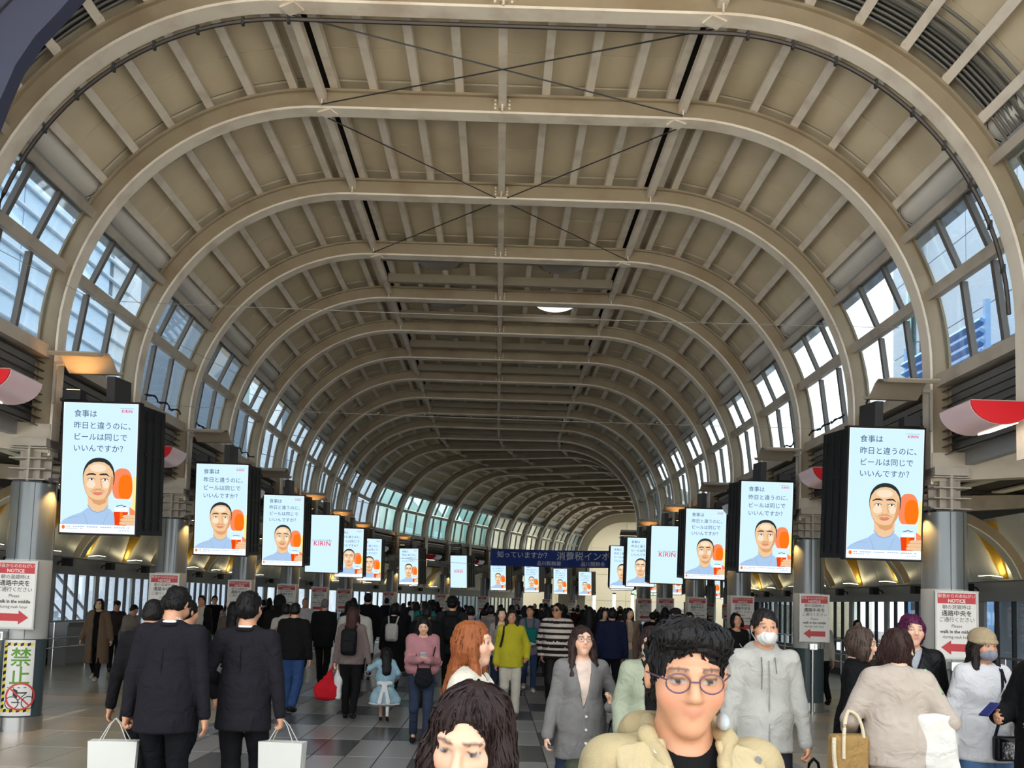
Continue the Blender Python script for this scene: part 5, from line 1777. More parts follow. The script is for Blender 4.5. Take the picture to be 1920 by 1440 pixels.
        if not male:
            t.cap(V3(-0.065, ly(1.24) - 0.055, 1.23), V3(0.065, ly(1.24) - 0.055, 1.23), (0.062 + 0.5 * lo_) * S, None, 0.05)
        if hem < 1.02:
            zz = min(hem, 0.97)
            t.cap(V3(0, ly(1.0), 1.0), V3(0, 0.005, zz), (0.158 * wd + lo_ * 1.2 + fat) * S, (max(hemr, 0.178 * wd + 0.06 * (legw - 1)) + fat) * S, 0.05, fy=0.78)
        if sl:
            for sh_, el, wr, sg in ((sL, eL, wL, 1), (sR, eR, wR, -1)):
                r0 = (0.052 if male else 0.046) + 0.55 * lo_
                el, wr = Vector(el), Vector(wr)
                t.cap(sh_, el, r0 * S, (r0 * 0.86) * S, 0.035)
                end = el.lerp(wr, max(0.0, (slv - 0.5) * 2)) if slv > 0.5 else None
                if end is not None:
                    t.cap(el, end, r0 * 0.86 * S, (0.036 + 0.45 * lo_) * S, 0.015)
        t.pln(V3(0, 0, hem), (0, 0, -1), 0.004)
    if inner:
        t = Shape(); torso(t, 0.002, inner.get('hem', 1.02), 0.12, 0.55, sl=False)
        t.ell(V3(0, ly(1.47) - 0.02, 1.485), (0.066 * S, 0.075 * S, (inner.get('drop', 0.06)) * S), 0.008, 's')
        t.fold = (0.0012, 55, 2.1)
        sdf_obj('shirt', t, vox * 1.15, cloth(inner['c']), root)
    if top:
        t = Shape()
        hem = top.get('hem', 0.86)
        torso(t, top.get('loose', 0.012), hem, top.get('hemr', 0.175), sleeve, fat=top.get('fat', 0.0), nk=top.get('nk', 0.0))
        if hood:
            t.ell(V3(0, ly(1.44) + 0.075, 1.425), (0.12 * S, 0.062 * S, 0.072 * S), 0.04)
            for sg in (-1, 1): t.cap(V3(sg * 0.06, ly(1.45) + 0.05, 1.465), V3(sg * 0.035, ly(1.4) - 0.075, 1.385), 0.032 * S, 0.026 * S, 0.02)
        nl = top.get('neck', 'crew')
        if nl == 'crew':
            t.ell(V3(0, ly(1.48) - 0.012, 1.495), (0.064 * S, 0.072 * S, 0.055 * S), 0.008, 's')
        elif nl == 'high':
            t.cap(V3(0, ly(1.45) + 0.012, 1.42), V3(0, ly(1.5) + 0.012, 1.49), 0.066 * S, 0.060 * S, 0.015)
            t.pln(V3(0, 0, 1.485), (0, -0.15, 1), 0.006)
        elif nl == 'wide':
            t.ell(V3(0, ly(1.48) - 0.035, 1.475), (0.085 * S, 0.095 * S, 0.080 * S), 0.01, 's')
        elif nl in ('v', 'open'):
            vz = top.get('vz', 1.10)
            g0, g1 = (0.062, 0.012) if nl == 'v' else (0.075, top.get('gap', 0.05))
            t.ell(V3(0, ly(1.48) - 0.012, 1.495), (0.066 * S, 0.075 * S, 0.06 * S), 0.008, 's')
            if nl == 'v':
                t.vee(vz * S, (0.075 / max(0.05, 1.47 - vz)), -0.01, 0.02 + ly(1.3) * S)
            else:
                t.vee(vz * S, 0.075 / max(0.05, 1.47 - vz), top.get('gap', 0.05) * S, 0.02)
        t.fold = (0.0020 * fold, top.get('ff', 23), 0.7 + PERSON_N[0] * 0.37)
        V, Q = t.mesh_data(vox * 1.15)
        if stripes:
            me = np_mesh('sweater', V, Q, [cloth(top['c']), cloth(stripes[0])])
            zc = V[Q].mean(1)[:, 2]
            me.polygons.foreach_set('material_index', ((((zc - 0.02) / stripes[1]) % 1.0) < stripes[2]).astype(np.int32))
            link(top.get('n', 'sweater'), me, root)
        else:
            link(top.get('n', 'jacket'), np_mesh(top.get('n', 'jacket'), V, Q, cloth(top['c'], top.get('rough', 0.85))), root)
        if top.get('n') == 'suit_jacket' and vox < 0.013:
            q_ = MB(); q_.tube([V3(0, ly(1.40) + 0.102, 1.40), V3(0, ly(1.3) + 0.125, 1.28), V3(0, 0.118, 1.05), V3(0, 0.14, 0.95)], 0.0022 * S, 5); q_.build('back_seam', cloth((12, 11, 14)), root)
            q_ = Shape(); q_.tor(V3(0, ly(1.44) + 0.016, 1.437), 0.070 * S, 0.016 * S, 1.12, 0.005); q_.pln(V3(0, -0.03, 0), (0, -1, 0), 0.005)
            sdf_obj('jacket_collar', q_, 0.009, cloth(tuple(int(c * 0.8) for c in top['c'])), root)
    if collar:
        t = Shape()
        t.tor(V3(0, ly(1.45) + 0.014, 1.452), 0.058 * S, 0.014 * S, 1.12, 0.005, M=None)
        t.cap(V3(0, ly(1.45) + 0.014, 1.43), V3(0, ly(1.47) + 0.014, 1.468), 0.066 * S, 0.060 * S, 0.01)
        t.ell(V3(0, ly(1.47) + 0.008, 1.50), (0.055 * S, 0.06 * S, 0.07 * S), 0.004, 's')
        sdf_obj('collar', t, min(vox, 0.010), cloth(collar), root)
    # ---- lower garments and shoes
    if bottom and lower:
        t = Shape(); kd = bottom.get('k', 'trousers')
        bt = bottom.get('top', 1.0)
        if kd == 'trousers':
            lw = legw
            t.cap(V3(0, 0, bt - 0.02), V3(0, 0.01, 0.90), 0.116 * S * wd, 0.136 * S * wd, 0.04, fy=0.72)
            t.cap(V3(-0.05, 0.012, 0.88), V3(0.05, 0.012, 0.88), 0.094 * S, None, 0.04)
            for kn, an, sg in ((kL, aL, 1), (kR, aR, -1)):
                kn, an = Vector(kn), Vector(an)
                t.cap(V3(sg * hipw, 0.005, 0.86), kn, 0.092 * S * (0.6 + 0.4 * lw), 0.066 * S * lw, 0.035)
                t.cap(kn, an.lerp(kn, 0.04), 0.066 * S * lw, 0.056 * S * lw, 0.012)
            t.pln(V3(0, 0, bt), (0, 0, 1), 0.004)
            t.pln(V3(0, 0, 0.045), (0, 0, -1), 0.004)
            t.fold = (0.0022, 30, 1.1 + PERSON_N[0])
            nm = bottom.get('n', 'trousers')
        else:
            ln = bottom.get('len', 0.5)
            t.cap(V3(0, 0, bt - 0.02), V3(0, 0.01, 0.90), 0.128 * S * wd, 0.150 * S * wd, 0.05, fy=0.76)
            t.cap(V3(0, 0.01, 0.92), V3(0, 0.01, ln - 0.02), 0.155 * S * wd, bottom.get('r', 0.22) * S, 0.04, fy=0.8)
            t.pln(V3(0, 0, bt), (0, 0, 1), 0.004); t.pln(V3(0, 0, ln), (0, 0, -1), 0.003)
            t.fold = (bottom.get('fa', 0.006), 26, 0.4 + PERSON_N[0])
            nm = bottom.get('n', 'skirt')
        sdf_obj(nm, t, vox * 1.25, cloth(bottom['c'], 0.85), root)
    if lower:
        for an, sg in ((aL, 1), (aR, -1)):
            if socks:
                t = Shape(); t.cap((an[0], an[1], an[2] + 0.01), (an[0], an[1] + 0.0, an[2] + 0.20 * S), 0.036 * S, 0.045 * S, 0.01)
                sdf_obj('sock', t, vox * 1.2, cloth(socks), root)
            t = Shape()
            ax, ay, az = an
            dz = az - 0.085 * S
            t.ell((ax + sg * 0.004, ay - 0.105 * S, 0.040 * S + dz * 0.45), (0.046 * S, 0.105 * S, 0.042 * S), 0.0)
            t.ell((ax, ay + 0.015 * S, 0.050 * S + dz), (0.040 * S, 0.062 * S, 0.052 * S), 0.03)
            if dz < 0.02: t.pln((0, 0, 0.002), (0, 0, -1), 0.004)
            sdf_obj('shoe', t, vox * 1.1, cloth(shoes, 0.5), root)
    PERSON_N[0] += 1
    root['_S'] = S
    pts = dict(wL=Vector(wL), wR=Vector(wR), eL=Vector(eL), eR=Vector(eR), sL=Vector(sL), sR=Vector(sR), S=S, head=Mh)
    del root['_S']
    return root, pts
def world_of(root, p):
    return root.matrix_basis @ Vector(p)
# ------------------------------------------------------------------ bags and other carried things (each a thing of its own)
M_paper = mat('paper_bag_white', srgb(216, 214, 204), 0.7, var=0.04, bump=0.1, bscale=30)
M_cord = mat('bag_cord', srgb(200, 196, 186), 0.7)
def paper_bag(loc, w, h, d, rz, label, m=None, hand=None, corner=0.10):
    e = empty('paper_bag', loc, rz)
    t = MB()
    t.hexa([(-w/2,-d/2,0),(w/2,-d/2,0),(w/2,d/2,0),(-w/2,d/2,0),(-w/2-.01,-d/2-.005,h),(w/2+.01,-d/2-.005,h),(w/2+.01,d/2+.005,h),(-w/2-.01,d/2+.005,h)])
    t.box((w/2+.004, 0, h*0.45), (0.004, 0.004, h*0.8))
    t.build('bag_body', m or M_paper, e)
    t = MB()
    for y in (-d/2, d/2):
        hx = 0.0
        t.tube([(-corner, y, h - 0.02), (-corner*0.35, y*0.4, h + 0.11), (0, y*0.15, h + 0.15), (corner*0.35, y*0.4, h + 0.11), (corner, y, h - 0.02)], 0.0035, 6)
    t.build('handle', M_cord, e)
    tag(e, label, 'paper bag')
    return e
def soft_bag(loc, r, col, rz, label, cat='bag', vox=0.014, strap=None, strapc=None, flat=0.5, name='handbag', rough=0.6, sag=0.0):
    """rounded sack: loc is its centre; strap: list of local points"""
    e = empty(name, loc, rz)
    s = Shape()
    s.ell((0, 0, -r[2]*0.15), (r[0], r[1], r[2]*0.85), 0.0)
    s.box((0, 0, r[2]*0.15), (r[0]*0.80, r[1]*0.62, r[2]*0.72), min(r)*0.45, min(r)*0.6)
    s.fold = (0.004, 24, 0.6 + loc[0])
    sdf_obj('bag_body', s, vox, cloth(col, rough), e)
    if strap:
        t = MB()
        for st, rr in strap:
            t.tube(st, rr, 7)
        t.build('strap', cloth(strapc or col, 0.6), e)
    tag(e, label, cat)
    return e
def flat_tote(loc, w, h, d, col, rz, label, straps, strapc, tilt=0.0, name='tote_bag'):
    e = empty(name, loc, rz)
    s = Shape()
    M = Matrix.Rotation(tilt, 4, 'Y')
    s.box((0, 0, -h/2), (w/2, d/2, h/2), 0.03, 0.0, M=M)
    s.ell((0, 0, -h*0.8), (w*0.5, d*0.62, h*0.2), 0.05, M=M)
    s.fold = (0.004, 22, 1.9)
    sdf_obj('bag_body', s, 0.012, cloth(col, 0.8), e)
    t = MB()
    for st, rr in straps: t.tube(st, rr, 7)
    t.build('strap', cloth(strapc, 0.7), e)
    tag(e, label, 'tote bag')
    return e
def backpack(root, pts, col, label, vox=0.018, w=0.15, h=0.22, d=0.075, zc=1.18, y0=0.165, strapc=None, front=False, accent=None):
    S = pts['S']
    e = empty('backpack'); e.matrix_basis = root.matrix_basis.copy()
    sg = -1 if front else 1
    s = Shape()
    s.box((0, sg * (y0 + d) * S, zc * S), (w * S, d * S, h * S), 0.06 * S, 0.0)
    s.box((0, sg * (y0 + 2*d) * S, (zc - h*0.35) * S), (w * 0.8 * S, 0.03 * S, h * 0.45 * S), 0.03 * S, 0.02)
    s.fold = (0.0025, 26, zc * 7)
    sdf_obj('pack_body', s, vox, cloth(col, 0.7), e)
    if accent:
        t = Shape(); t.ell((0, sg * (y0 + 1.6*d) * S, (zc - h*0.8) * S), (w * 0.9 * S, d * 0.9 * S, h * 0.3 * S), 0.0)
        sdf_obj('lower_pocket', t, vox, cloth(accent, 0.7), e)
    t = MB()
    shx = abs(pts['sL'].x) * 0.62
    for k in (-1, 1):
        t.tube([(k*shx*0.7, sg*(y0+.02)*S, (zc+h*0.85)*S), (k*shx, sg*0.06*S, 1.455*S), (k*shx*1.05, -sg*0.07*S, 1.425*S), (k*shx*1.15, -sg*0.155*S, 1.30*S), (k*shx*1.35, -sg*0.13*S, 1.12*S), (k*shx*1.25, sg*0.10*S, (zc-h*0.7)*S)], 0.016*S, 7)
    t.build('strap', cloth(strapc or col, 0.7), e)
    tag(e, label, 'backpack')
    return e
M_glassdark = mat('phone_glass', (0.01, 0.01, 0.012), 0.1)
def phone(loc, rz, rx, label, col=(230, 230, 232)):
    e = empty('phone', loc); e.matrix_basis = Matrix.Translation(loc) @ Matrix.Rotation(rz, 4, 'Z') @ Matrix.Rotation(rx, 4, 'X')
    t = Shape(); t.box((0, 0, 0), (0.036, 0.0045, 0.075), 0.004, 0.0); sdf_obj('case', t, 0.005, cloth(col, 0.3, 0.0), e)
    t = MB(); t.box((0, 0.0052, 0), (0.066, 0.001, 0.142)); t.build('display', M_glassdark, e)
    tag(e, label, 'phone')
def tube_thing(root, name, pts, r, col, label, cat):
    e = empty(name); e.matrix_basis = root.matrix_basis.copy()
    t = MB(); t.tube(pts, r, 7); t.build('band', cloth(col, .6), e); tag(e, label, cat)
def child_tube(root, name, pts, r, col):
    t = MB(); t.tube(pts, r, 7); return t.build(name, cloth(col, .6), root)
BLK = (20, 19, 20); NAVY = (34, 33, 42); DK = (30, 29, 31)

# ------------------------------------------------------------------ foreground
# man in the beige parka
r, p = person(0.55, 2.02, 4, 1.69, 0.0068, 'm', 0.98, 'mid', 'side', (24, 22, 22), yaw=-6, pitch=7, top=dict(c=(186, 168, 128), neck='open', gap=0.075, vz=1.16, loose=0.024, hem=0.72, n='parka', ff=16),
       inner=dict(c=(18, 17, 18), drop=0.085), bottom=dict(c=(40, 40, 44)), glasses='clear', lower=True, smile=0.006, label='smiling man in an open beige parka and glasses at the front', lipc=(196, 110, 100), fold=1.6, hs=1.06)
S = p['S']
for sg in (-1, 1):                     # turned-back storm flaps with press studs
    Mf = Matrix.Translation((sg*0.108*S, -0.092*S, 1.392*S)) @ Matrix.Rotation(rad(38), 4, 'X') @ Matrix.Rotation(rad(sg*16), 4, 'Y')
    t = Shape(); t.box((0, 0, 0), (0.056*S, 0.072*S, 0.010*S), 0.009, 0.0, M=Mf); t.fold = (0.0022, 30, sg + 1.5)
    f_ = sdf_obj('storm_flap', t, 0.007, cloth((196, 178, 138)), r)
    for x, y in ((-0.03, -0.055), (0.03, -0.055), (0.034, 0.03)):
        q = MB(); q.tube([Mf @ Vector((x*S, y*S, 0.008*S)), Mf @ Vector((x*S, y*S, 0.016*S))], 0.0075, 10); q.build('press_stud', M_steel, f_)
    t = Shape(); t.cap((sg*0.062*S, -0.098*S, 1.40*S), (sg*0.088*S, -0.03*S, 1.452*S), 0.016*S, 0.018*S, 0.02); t.cap((sg*0.088*S, -0.03*S, 1.452*S), (sg*0.06*S, 0.065*S, 1.468*S), 0.018*S, 0.024*S, 0.02); t.fold = (0.002, 34, sg)
    sdf_obj('collar_edge', t, 0.008, cloth((188, 170, 130)), r)
t = Shape(); t.cap((-0.075*S, 0.095*S, 1.44*S), (0.075*S, 0.095*S, 1.44*S), 0.055*S, None, 0.03); t.fold = (0.003, 24, 2)
sdf_obj('folded_hood', t, 0.01, cloth((172, 154, 116)), r)
q = MB(); q.box((0.0, -0.137*S, 1.155*S), (0.15*S, 0.02, 0.05*S)); q.build('shirt_print', cloth((214, 76, 48)), r)
t = Shape(); t.ell((0.074, -0.018, -0.088), (0.013, 0.028, 0.018), 0.0, M=p['head']); sdf_obj('lowered_mask', t, 0.006, cloth((198, 208, 212)), r)

# woman with the dark bob, denim jacket
r, p = person(0.09, 1.93, -8, 1.55, 0.0068, 'f', 1.0, 'fair', 'bob', (44, 30, 28), yaw=-8, pitch=16, tilt=4, top=dict(c=(104, 132, 170), neck='v', vz=1.2, loose=0.02, hem=0.9, n='denim_jacket', ff=26),
       inner=dict(c=(24, 23, 26), drop=0.07), bottom=dict(c=(60, 58, 60)), smile=0.005, label='woman with a dark bob looking down, denim jacket, at the very front', fold=1.4, hs=1.04)
S = p['S']
for sg in (-1, 1):
    t = Shape(); t.box((sg*0.082*S, -0.075*S, 1.44*S), (0.045*S, 0.055*S, 0.016*S), 0.014, 0.0, M=None); t.cap((sg*0.07*S, -0.05*S, 1.45*S), (sg*0.065*S, 0.06*S, 1.465*S), 0.024*S, 0.026*S, 0.03); t.fold = (0.002, 30, sg)
    sdf_obj('jacket_collar', t, 0.008, cloth((120, 150, 188)), r)
e = empty('shoulder_bag'); e.matrix_basis = r.matrix_basis.copy()
t = MB(); t.tube([(-0.115*S, 0.10*S, 1.36*S), (-0.118*S, 0.01*S, 1.452*S), (-0.125*S, -0.085*S, 1.40*S), (-0.17*S, -0.165*S, 1.20*S), (-0.25*S, -0.15*S, 0.95*S)], 0.022*S, 8); t.build('strap', cloth((222, 210, 190)), e)
t = Shape(); t.box((-0.30*S, -0.03*S, 0.78*S), (0.07*S, 0.16*S, 0.16*S), 0.04, 0.0); t.fold = (0.003, 20, 3); sdf_obj('bag_body', t, 0.014, cloth((70, 48, 40), .4), e)
t = MB(); t.tube([(-0.30*S, -0.14*S, 0.92*S), (-0.34*S, -0.10*S, 1.02*S), (-0.34*S, 0.02*S, 1.02*S), (-0.30*S, 0.06*S, 0.92*S)], 0.010*S, 8); t.build('handle', cloth((120, 70, 60), .4), e)
tag(e, 'brown bag on a cream strap over the denim jacket', 'bag')

# red-haired woman in profile
r, p = person(0.02, 4.6, 78, 1.62, 0.0095, 'f', 1.02, 'fair', 'long', (150, 84, 44), yaw=2, pitch=-2, top=dict(c=(220, 212, 192), neck='v', vz=1.22, loose=0.045, hem=0.45, hemr=0.27, n='coat', ff=15), inner=dict(c=(30, 28, 30)),
       bottom=dict(c=(70, 66, 62)), stride=0.5, label='red-haired woman in a loose cream coat walking across in profile', fold=1.8, armL=(0.20, -0.14, 0.92), armR=(-0.20, 0.08, 0.86))

# woman in the grey cardigan
r, p = person(0.76, 6.6, 6, 1.57, 0.0105, 'f', 1.06, 'fair', 'long', (52, 34, 30), yaw=4, pitch=-6, top=dict(c=(122, 119, 116), neck='v', vz=1.06, loose=0.022, hem=0.68, hemr=0.21, n='cardigan', ff=18), inner=dict(c=(228, 204, 188), drop=0.05),
       bottom=dict(k='skirt', c=(44, 52, 76), len=0.16, r=0.24), stride=0.35, armL=(0.185, -0.20, 1.10), armR=(-0.285, -0.08, 0.78), curlL=45, curlR=40, dirL=(0.02, -0.3, 1), palmL=(-1, 0, 0), glasses='clear', label='woman in a grey buttoned cardigan and navy skirt', fold=1.5)
S = p['S']
for z in (1.02, 0.92, 0.82, 0.735):
    q = MB(); yy = -0.140 - (1.02 - z) * 0.05
    q.tube([(0.012*S, yy*S, z*S), (0.012*S, (yy - 0.022)*S, z*S)], 0.010*S, 10); q.build('button', cloth((232, 228, 218), .3), r)
wb = world_of(r, p['wL'])
soft_bag(wb + Vector((0.06, 0.02, -0.36)), (0.15, 0.08, 0.17), (22, 21, 22), 0.1, 'black handbag on the arm of the woman in the grey cardigan', strap=[([(-0.08, 0, 0.12), (-0.05, 0, 0.26), (0.0, 0, 0.31), (0.05, 0, 0.26), (0.08, 0, 0.12)], 0.009)], rough=0.3)

# masked woman in sage green with the olive bag
r, p = person(1.20, 6.25, -4, 1.59, 0.0105, 'f', 1.05, 'fair', 'fringe', (48, 32, 32), yaw=-10, pitch=4, mask=(230, 222, 206), top=dict(c=(164, 170, 146), neck='open', gap=0.05, vz=1.2, loose=0.04, hem=0.70, hemr=0.23, n='jacket', ff=18), inner=dict(c=(20, 20, 21), hem=0.8),
       bottom=dict(c=(150, 116, 108)), armR=(-0.22, -0.16, 0.90), curlR=70, armL=(0.14, -0.22, 1.10), curlL=50, dirL=(-0.4, -0.3, 0.8), label='masked woman in an open sage green jacket', fold=1.8, sleeve=0.85)
w_ = world_of(r, p['wR'])
soft_bag(w_ + Vector((-0.16, -0.06, -0.30)), (0.27, 0.12, 0.20), (62, 66, 48), 0.15, 'large olive green bag held by its black handle', strap=[([(0.02, 0, 0.13), (0.10, -0.02, 0.22), (0.16, 0.04, 0.25), (0.20, 0.03, 0.18), (0.18, 0, 0.11)], 0.014)], strapc=BLK)

# man in the grey zip hoodie
r, p = person(1.90, 6.0, -2, 1.73, 0.0105, 'm', 1.02, 'mid', 'short', (34, 30, 30), yaw=2, pitch=2, mask=(236, 234, 228), top=dict(c=(186, 183, 174), neck='crew', loose=0.018, hem=0.80, hemr=0.19, n='hoodie', ff=20), inner=dict(c=(226, 224, 218), drop=0.03), hood=True,
       bottom=dict(c=(38, 38, 44)), shoes=(40, 40, 42), stride=0.3, armL=(0.27, -0.04, 0.79), curlL=75, label='masked man in a pale grey zip hoodie', fold=1.4)
S = p['S']
child_tube(r, 'zip', [(0.0, -0.115*S, 1.38*S), (0, -0.135*S, 1.25*S), (0, -0.135*S, 1.05*S), (0, -0.155*S, 0.82*S)], 0.004, (150, 148, 142))
for x, z1 in ((-0.045, 1.20), (0.04, 1.30)):
    child_tube(r, 'drawstring', [(x*S, -0.105*S, 1.40*S), (x*1.05*S, -0.135*S, 1.32*S), (x*1.1*S, -0.137*S, z1*S)], 0.004, (120, 118, 112))
w_ = world_of(r, p['wL'])
soft_bag(w_ + Vector((0.05, 0.0, -0.36)), (0.17, 0.07, 0.20), (18, 18, 19), 0.5, 'black briefcase bag in the hand of the man in the pale hoodie', strap=[([(-0.07, 0, 0.13), (-0.04, 0, 0.24), (0.0, 0, 0.27), (0.04, 0, 0.24), (0.07, 0, 0.13)], 0.010)], rough=0.3)
e = empty('folded_umbrella', w_ + Vector((0.22, 0.0, -0.62)), 0.3)
t = Shape(); t.cap((0, 0, 0.30), (0.05, 0, 0), 0.05, 0.03, 0.0, fy=0.6); t.fold = (0.006, 60, 1); sdf_obj('folded_cloth', t, 0.01, cloth((40, 36, 92), .5), e)
t = MB(); t.tube([(0, 0, 0.28), (-0.02, 0, 0.46)], 0.012, 8); t.build('handle', M_black, e); tag(e, 'short folded navy umbrella beside the black briefcase bag', 'umbrella')

# woman in beige, seen from behind, with two bags
r, p = person(2.55, 5.5, 172, 1.64, 0.0105, 'f', 1.02, 'fair', 'bob', (58, 38, 34), yaw=12, pitch=6, top=dict(c=(190, 176, 162), neck='crew', loose=0.045, hem=0.86, hemr=0.20, n='sweater', ff=16),
       bottom=dict(k='skirt', c=(184, 170, 156), len=0.22, r=0.20, fa=0.003), armL=(0.235, -0.20, 1.02), armR=(-0.22, -0.16, 1.05), sleeve=0.82, label='woman in a beige sweater and skirt seen from behind, hair clip', fold=1.8)
S = p['S']
t = MB(); t.tube([p['head'] @ Vector((-0.035, 0.098, 0.035)), p['head'] @ Vector((-0.055, 0.094, 0.0)), p['head'] @ Vector((-0.045, 0.098, -0.045))], 0.005, 8); t.tube([p['head'] @ Vector((-0.04, 0.098, 0.0)), p['head'] @ Vector((-0.06, 0.09, -0.05))], 0.005, 8); t.build('hair_clip', cloth((214, 196, 164), .3), r)
e = empty('tote_bag'); e.matrix_basis = r.matrix_basis.copy()
s = Shape(); s.box((-0.31*S, 0.08*S, 0.98*S), (0.115*S, 0.05*S, 0.20*S), 0.04, 0.0, M=Matrix.Rotation(0.10, 4, 'Y')); s.fold = (0.006, 17, 2.2); sdf_obj('bag_body', s, 0.012, cloth((228, 224, 214)), e)
t = MB()
for yo in (-0.035, 0.035):
    t.tube([(-0.28*S, (0.06+yo)*S, 1.17*S), (-0.24*S, (0.05+yo*0.6)*S, 1.32*S), (-0.155*S, (0.02+yo*0.25)*S, 1.452*S), (-0.17*S, (0.02+yo*0.4)*S, 1.38*S)], 0.012*S, 8)
t.build('strap', cloth((152, 196, 152)), e); tag(e, 'white cloth tote on pale green straps over the beige sweater', 'tote bag')
w_ = world_of(r, p['eL'])
e = empty('tote_bag', w_ + Vector((-0.03, -0.05, 0)), 0.12)
s = Shape(); s.box((0, 0, -0.25), (0.115, 0.055, 0.165), 0.03, 0.0); s.fold = (0.003, 18, 5); sdf_obj('bag_body', s, 0.012, cloth((166, 132, 80)), e)
t = MB()
def arc3(a, b, c, n=14):
    a, b, c = Vector(a), Vector(b), Vector(c)
    return [a*(1-u)**2 + b*2*u*(1-u) + c*u*u for u in np.linspace(0, 1, n)]
t.tube(arc3((-0.06, -0.06, -0.22), (-0.07, -0.07, 0.02), (0.0, 0, 0.05)), 0.011, 8); t.tube(arc3((0.07, -0.05, -0.10), (0.06, -0.04, 0.05), (0.0, 0.0, 0.05)), 0.010, 8)
t.tube(arc3((-0.115, -0.05, -0.10), (-0.16, -0.10, -0.50), (0.11, -0.075, -0.36)), 0.013, 8)
t.build('strap', cloth((224, 208, 176)), e); tag(e, 'tan canvas tote with cream straps on the left arm of the beige woman', 'tote bag')

person(2.66, 6.35, 62, 1.63, 0.0115, 'f', 1.05, 'fair', 'bob', (82, 66, 56), yaw=0, pitch=8, top=dict(c=(17, 17, 18), loose=0.04, hem=0.72, hemr=0.23, n='sweater'), bottom=dict(c=(22, 22, 24)), armL=(0.18, -0.22, 1.0), armR=(-0.18, -0.2, 1.0),
       label='woman in loose black with an ash-brown bob behind the beige woman')
r, p = person(3.26, 6.85, -14, 1.73, 0.0115, 'f', 1.08, 'fair', 'fringe', (86, 26, 66), yaw=8, pitch=0, top=dict(c=(18, 18, 19), neck='v', vz=1.28, loose=0.035, hem=0.72, hemr=0.21, n='shirt'), inner=dict(c=(170, 174, 180), drop=0.05), bottom=dict(c=(26, 26, 30)), legw=1.3,
       armR=(-0.12, -0.24, 1.22), curlR=55, dirR=(0.2, 0.1, 1), palmR=(0.6, -0.6, 0), label='purple-haired person in a black shirt against the right column', lipc=(200, 110, 110))
r, p = person(3.66, 6.6, 4, 1.63, 0.0115, 'f', 1.04, 'mid', 'long', (44, 34, 32), yaw=6, pitch=2, mask=(150, 152, 164), hat=('beanie', (176, 156, 124)), top=dict(c=(226, 224, 224), loose=0.035, hem=0.74, hemr=0.21, n='sweatshirt'), bottom=dict(c=(88, 122, 164), n='jeans'), legw=1.45,
       shoes=(220, 220, 218), armL=(0.20, -0.22, 1.0), armR=(-0.26, 0.02, 0.86), curlL=50, label='woman in a beanie, grey mask, white sweatshirt and wide blue jeans')
S = p['S']
e = empty('crossbody_bag'); e.matrix_basis = r.matrix_basis.copy()
s = Shape(); s.box((0.06*S, -0.225*S, 0.86*S), (0.125*S, 0.04*S, 0.09*S), 0.02, 0.0); sdf_obj('bag_body', s, 0.011, cloth((26, 26, 28), .12, 0.0), e)
t = MB(); t.box((0.06*S, -0.268*S, 0.85*S), (0.18*S, 0.006, 0.12*S)); t.build('clear_pocket', mat('crumpled_foil', srgb(120, 120, 122), 0.12, metal=0.8, var=0.8, vscale=30, bump=1.0, bscale=28), e)
t = MB(); t.tube([(-0.05*S, -0.21*S, 0.93*S), (0.03*S, -0.19*S, 1.15*S), (0.085*S, -0.10*S, 1.40*S), (0.09*S, 0.03*S, 1.455*S)], 0.011*S, 7); t.tube([(0.17*S, -0.20*S, 0.93*S), (0.12*S, -0.16*S, 1.2*S), (0.095*S, -0.07*S, 1.42*S)], 0.011*S, 7); t.build('strap', cloth((30, 28, 40)), e)
tag(e, 'small shiny black crossbody bag on the white sweatshirt', 'bag')
r, p = person(3.76, 5.95, -66, 1.68, 0.0115, 'm', 1.1, 'mid', 'short', (24, 22, 22), pitch=14, top=dict(c=(16, 16, 18), loose=0.05, hem=0.62, hemr=0.25, n='track_jacket'), bottom=dict(c=(22, 22, 24)), armR=(-0.16, -0.30, 1.10), armL=(0.16, -0.26, 1.08), curlR=40,
       label='person in a black track jacket with white sleeve stripes at the right edge')
for dz in (-0.03, 0.0, 0.03):
    a_, b_ = p['eR'], p['wR']
    child_tube(r, 'sleeve_stripe', [p['sR'].lerp(a_, t_) + Vector((-0.062, -0.02 + dz, 0.01)) for t_ in (0.1, 0.5, 0.95)] + [a_.lerp(b_, t_) + Vector((-0.055 + 0.02*t_, -0.01, dz + 0.005)) for t_ in (0.2, 0.6, 0.95)], 0.0055, (228, 228, 226))
w_ = world_of(r, p['wR']); phone(w_ + Vector((-0.09, -0.05, 0.05)), -1.1, -1.0, 'blue phone held out at the right edge', (46, 52, 110))

# dark-suited men walking away
r, p = person(-2.12, 6.3, 178, 1.77, 0.0105, 'm', 1.06, 'mid', 'short', (26, 23, 23), yaw=-16, pitch=30, lean=0.05, top=dict(c=(29, 27, 34), hem=0.74, hemr=0.20, loose=0.016, n='suit_jacket', ff=12), collar=(236, 236, 238), bottom=dict(c=(20, 20, 24)), stride=0.5,
       armL=(0.27, -0.02, 0.79), curlL=75, label='man in a dark suit with bowed head walking away', fold=0.9)
w_ = world_of(r, p['wL'])
paper_bag(w_ + Vector((-0.06, -0.03, -0.46)), 0.30, 0.27, 0.10, 0.12, 'white paper bag in the hand of the man with bowed head')
soft_bag(w_ + Vector((0.05, 0.03, -0.40)), (0.09, 0.06, 0.20), (16, 16, 17), 0.3, 'black bag hanging beside the white paper bag', strap=[([(-0.03, 0, 0.14), (0, 0, 0.30), (0.03, 0, 0.14)], 0.008)])
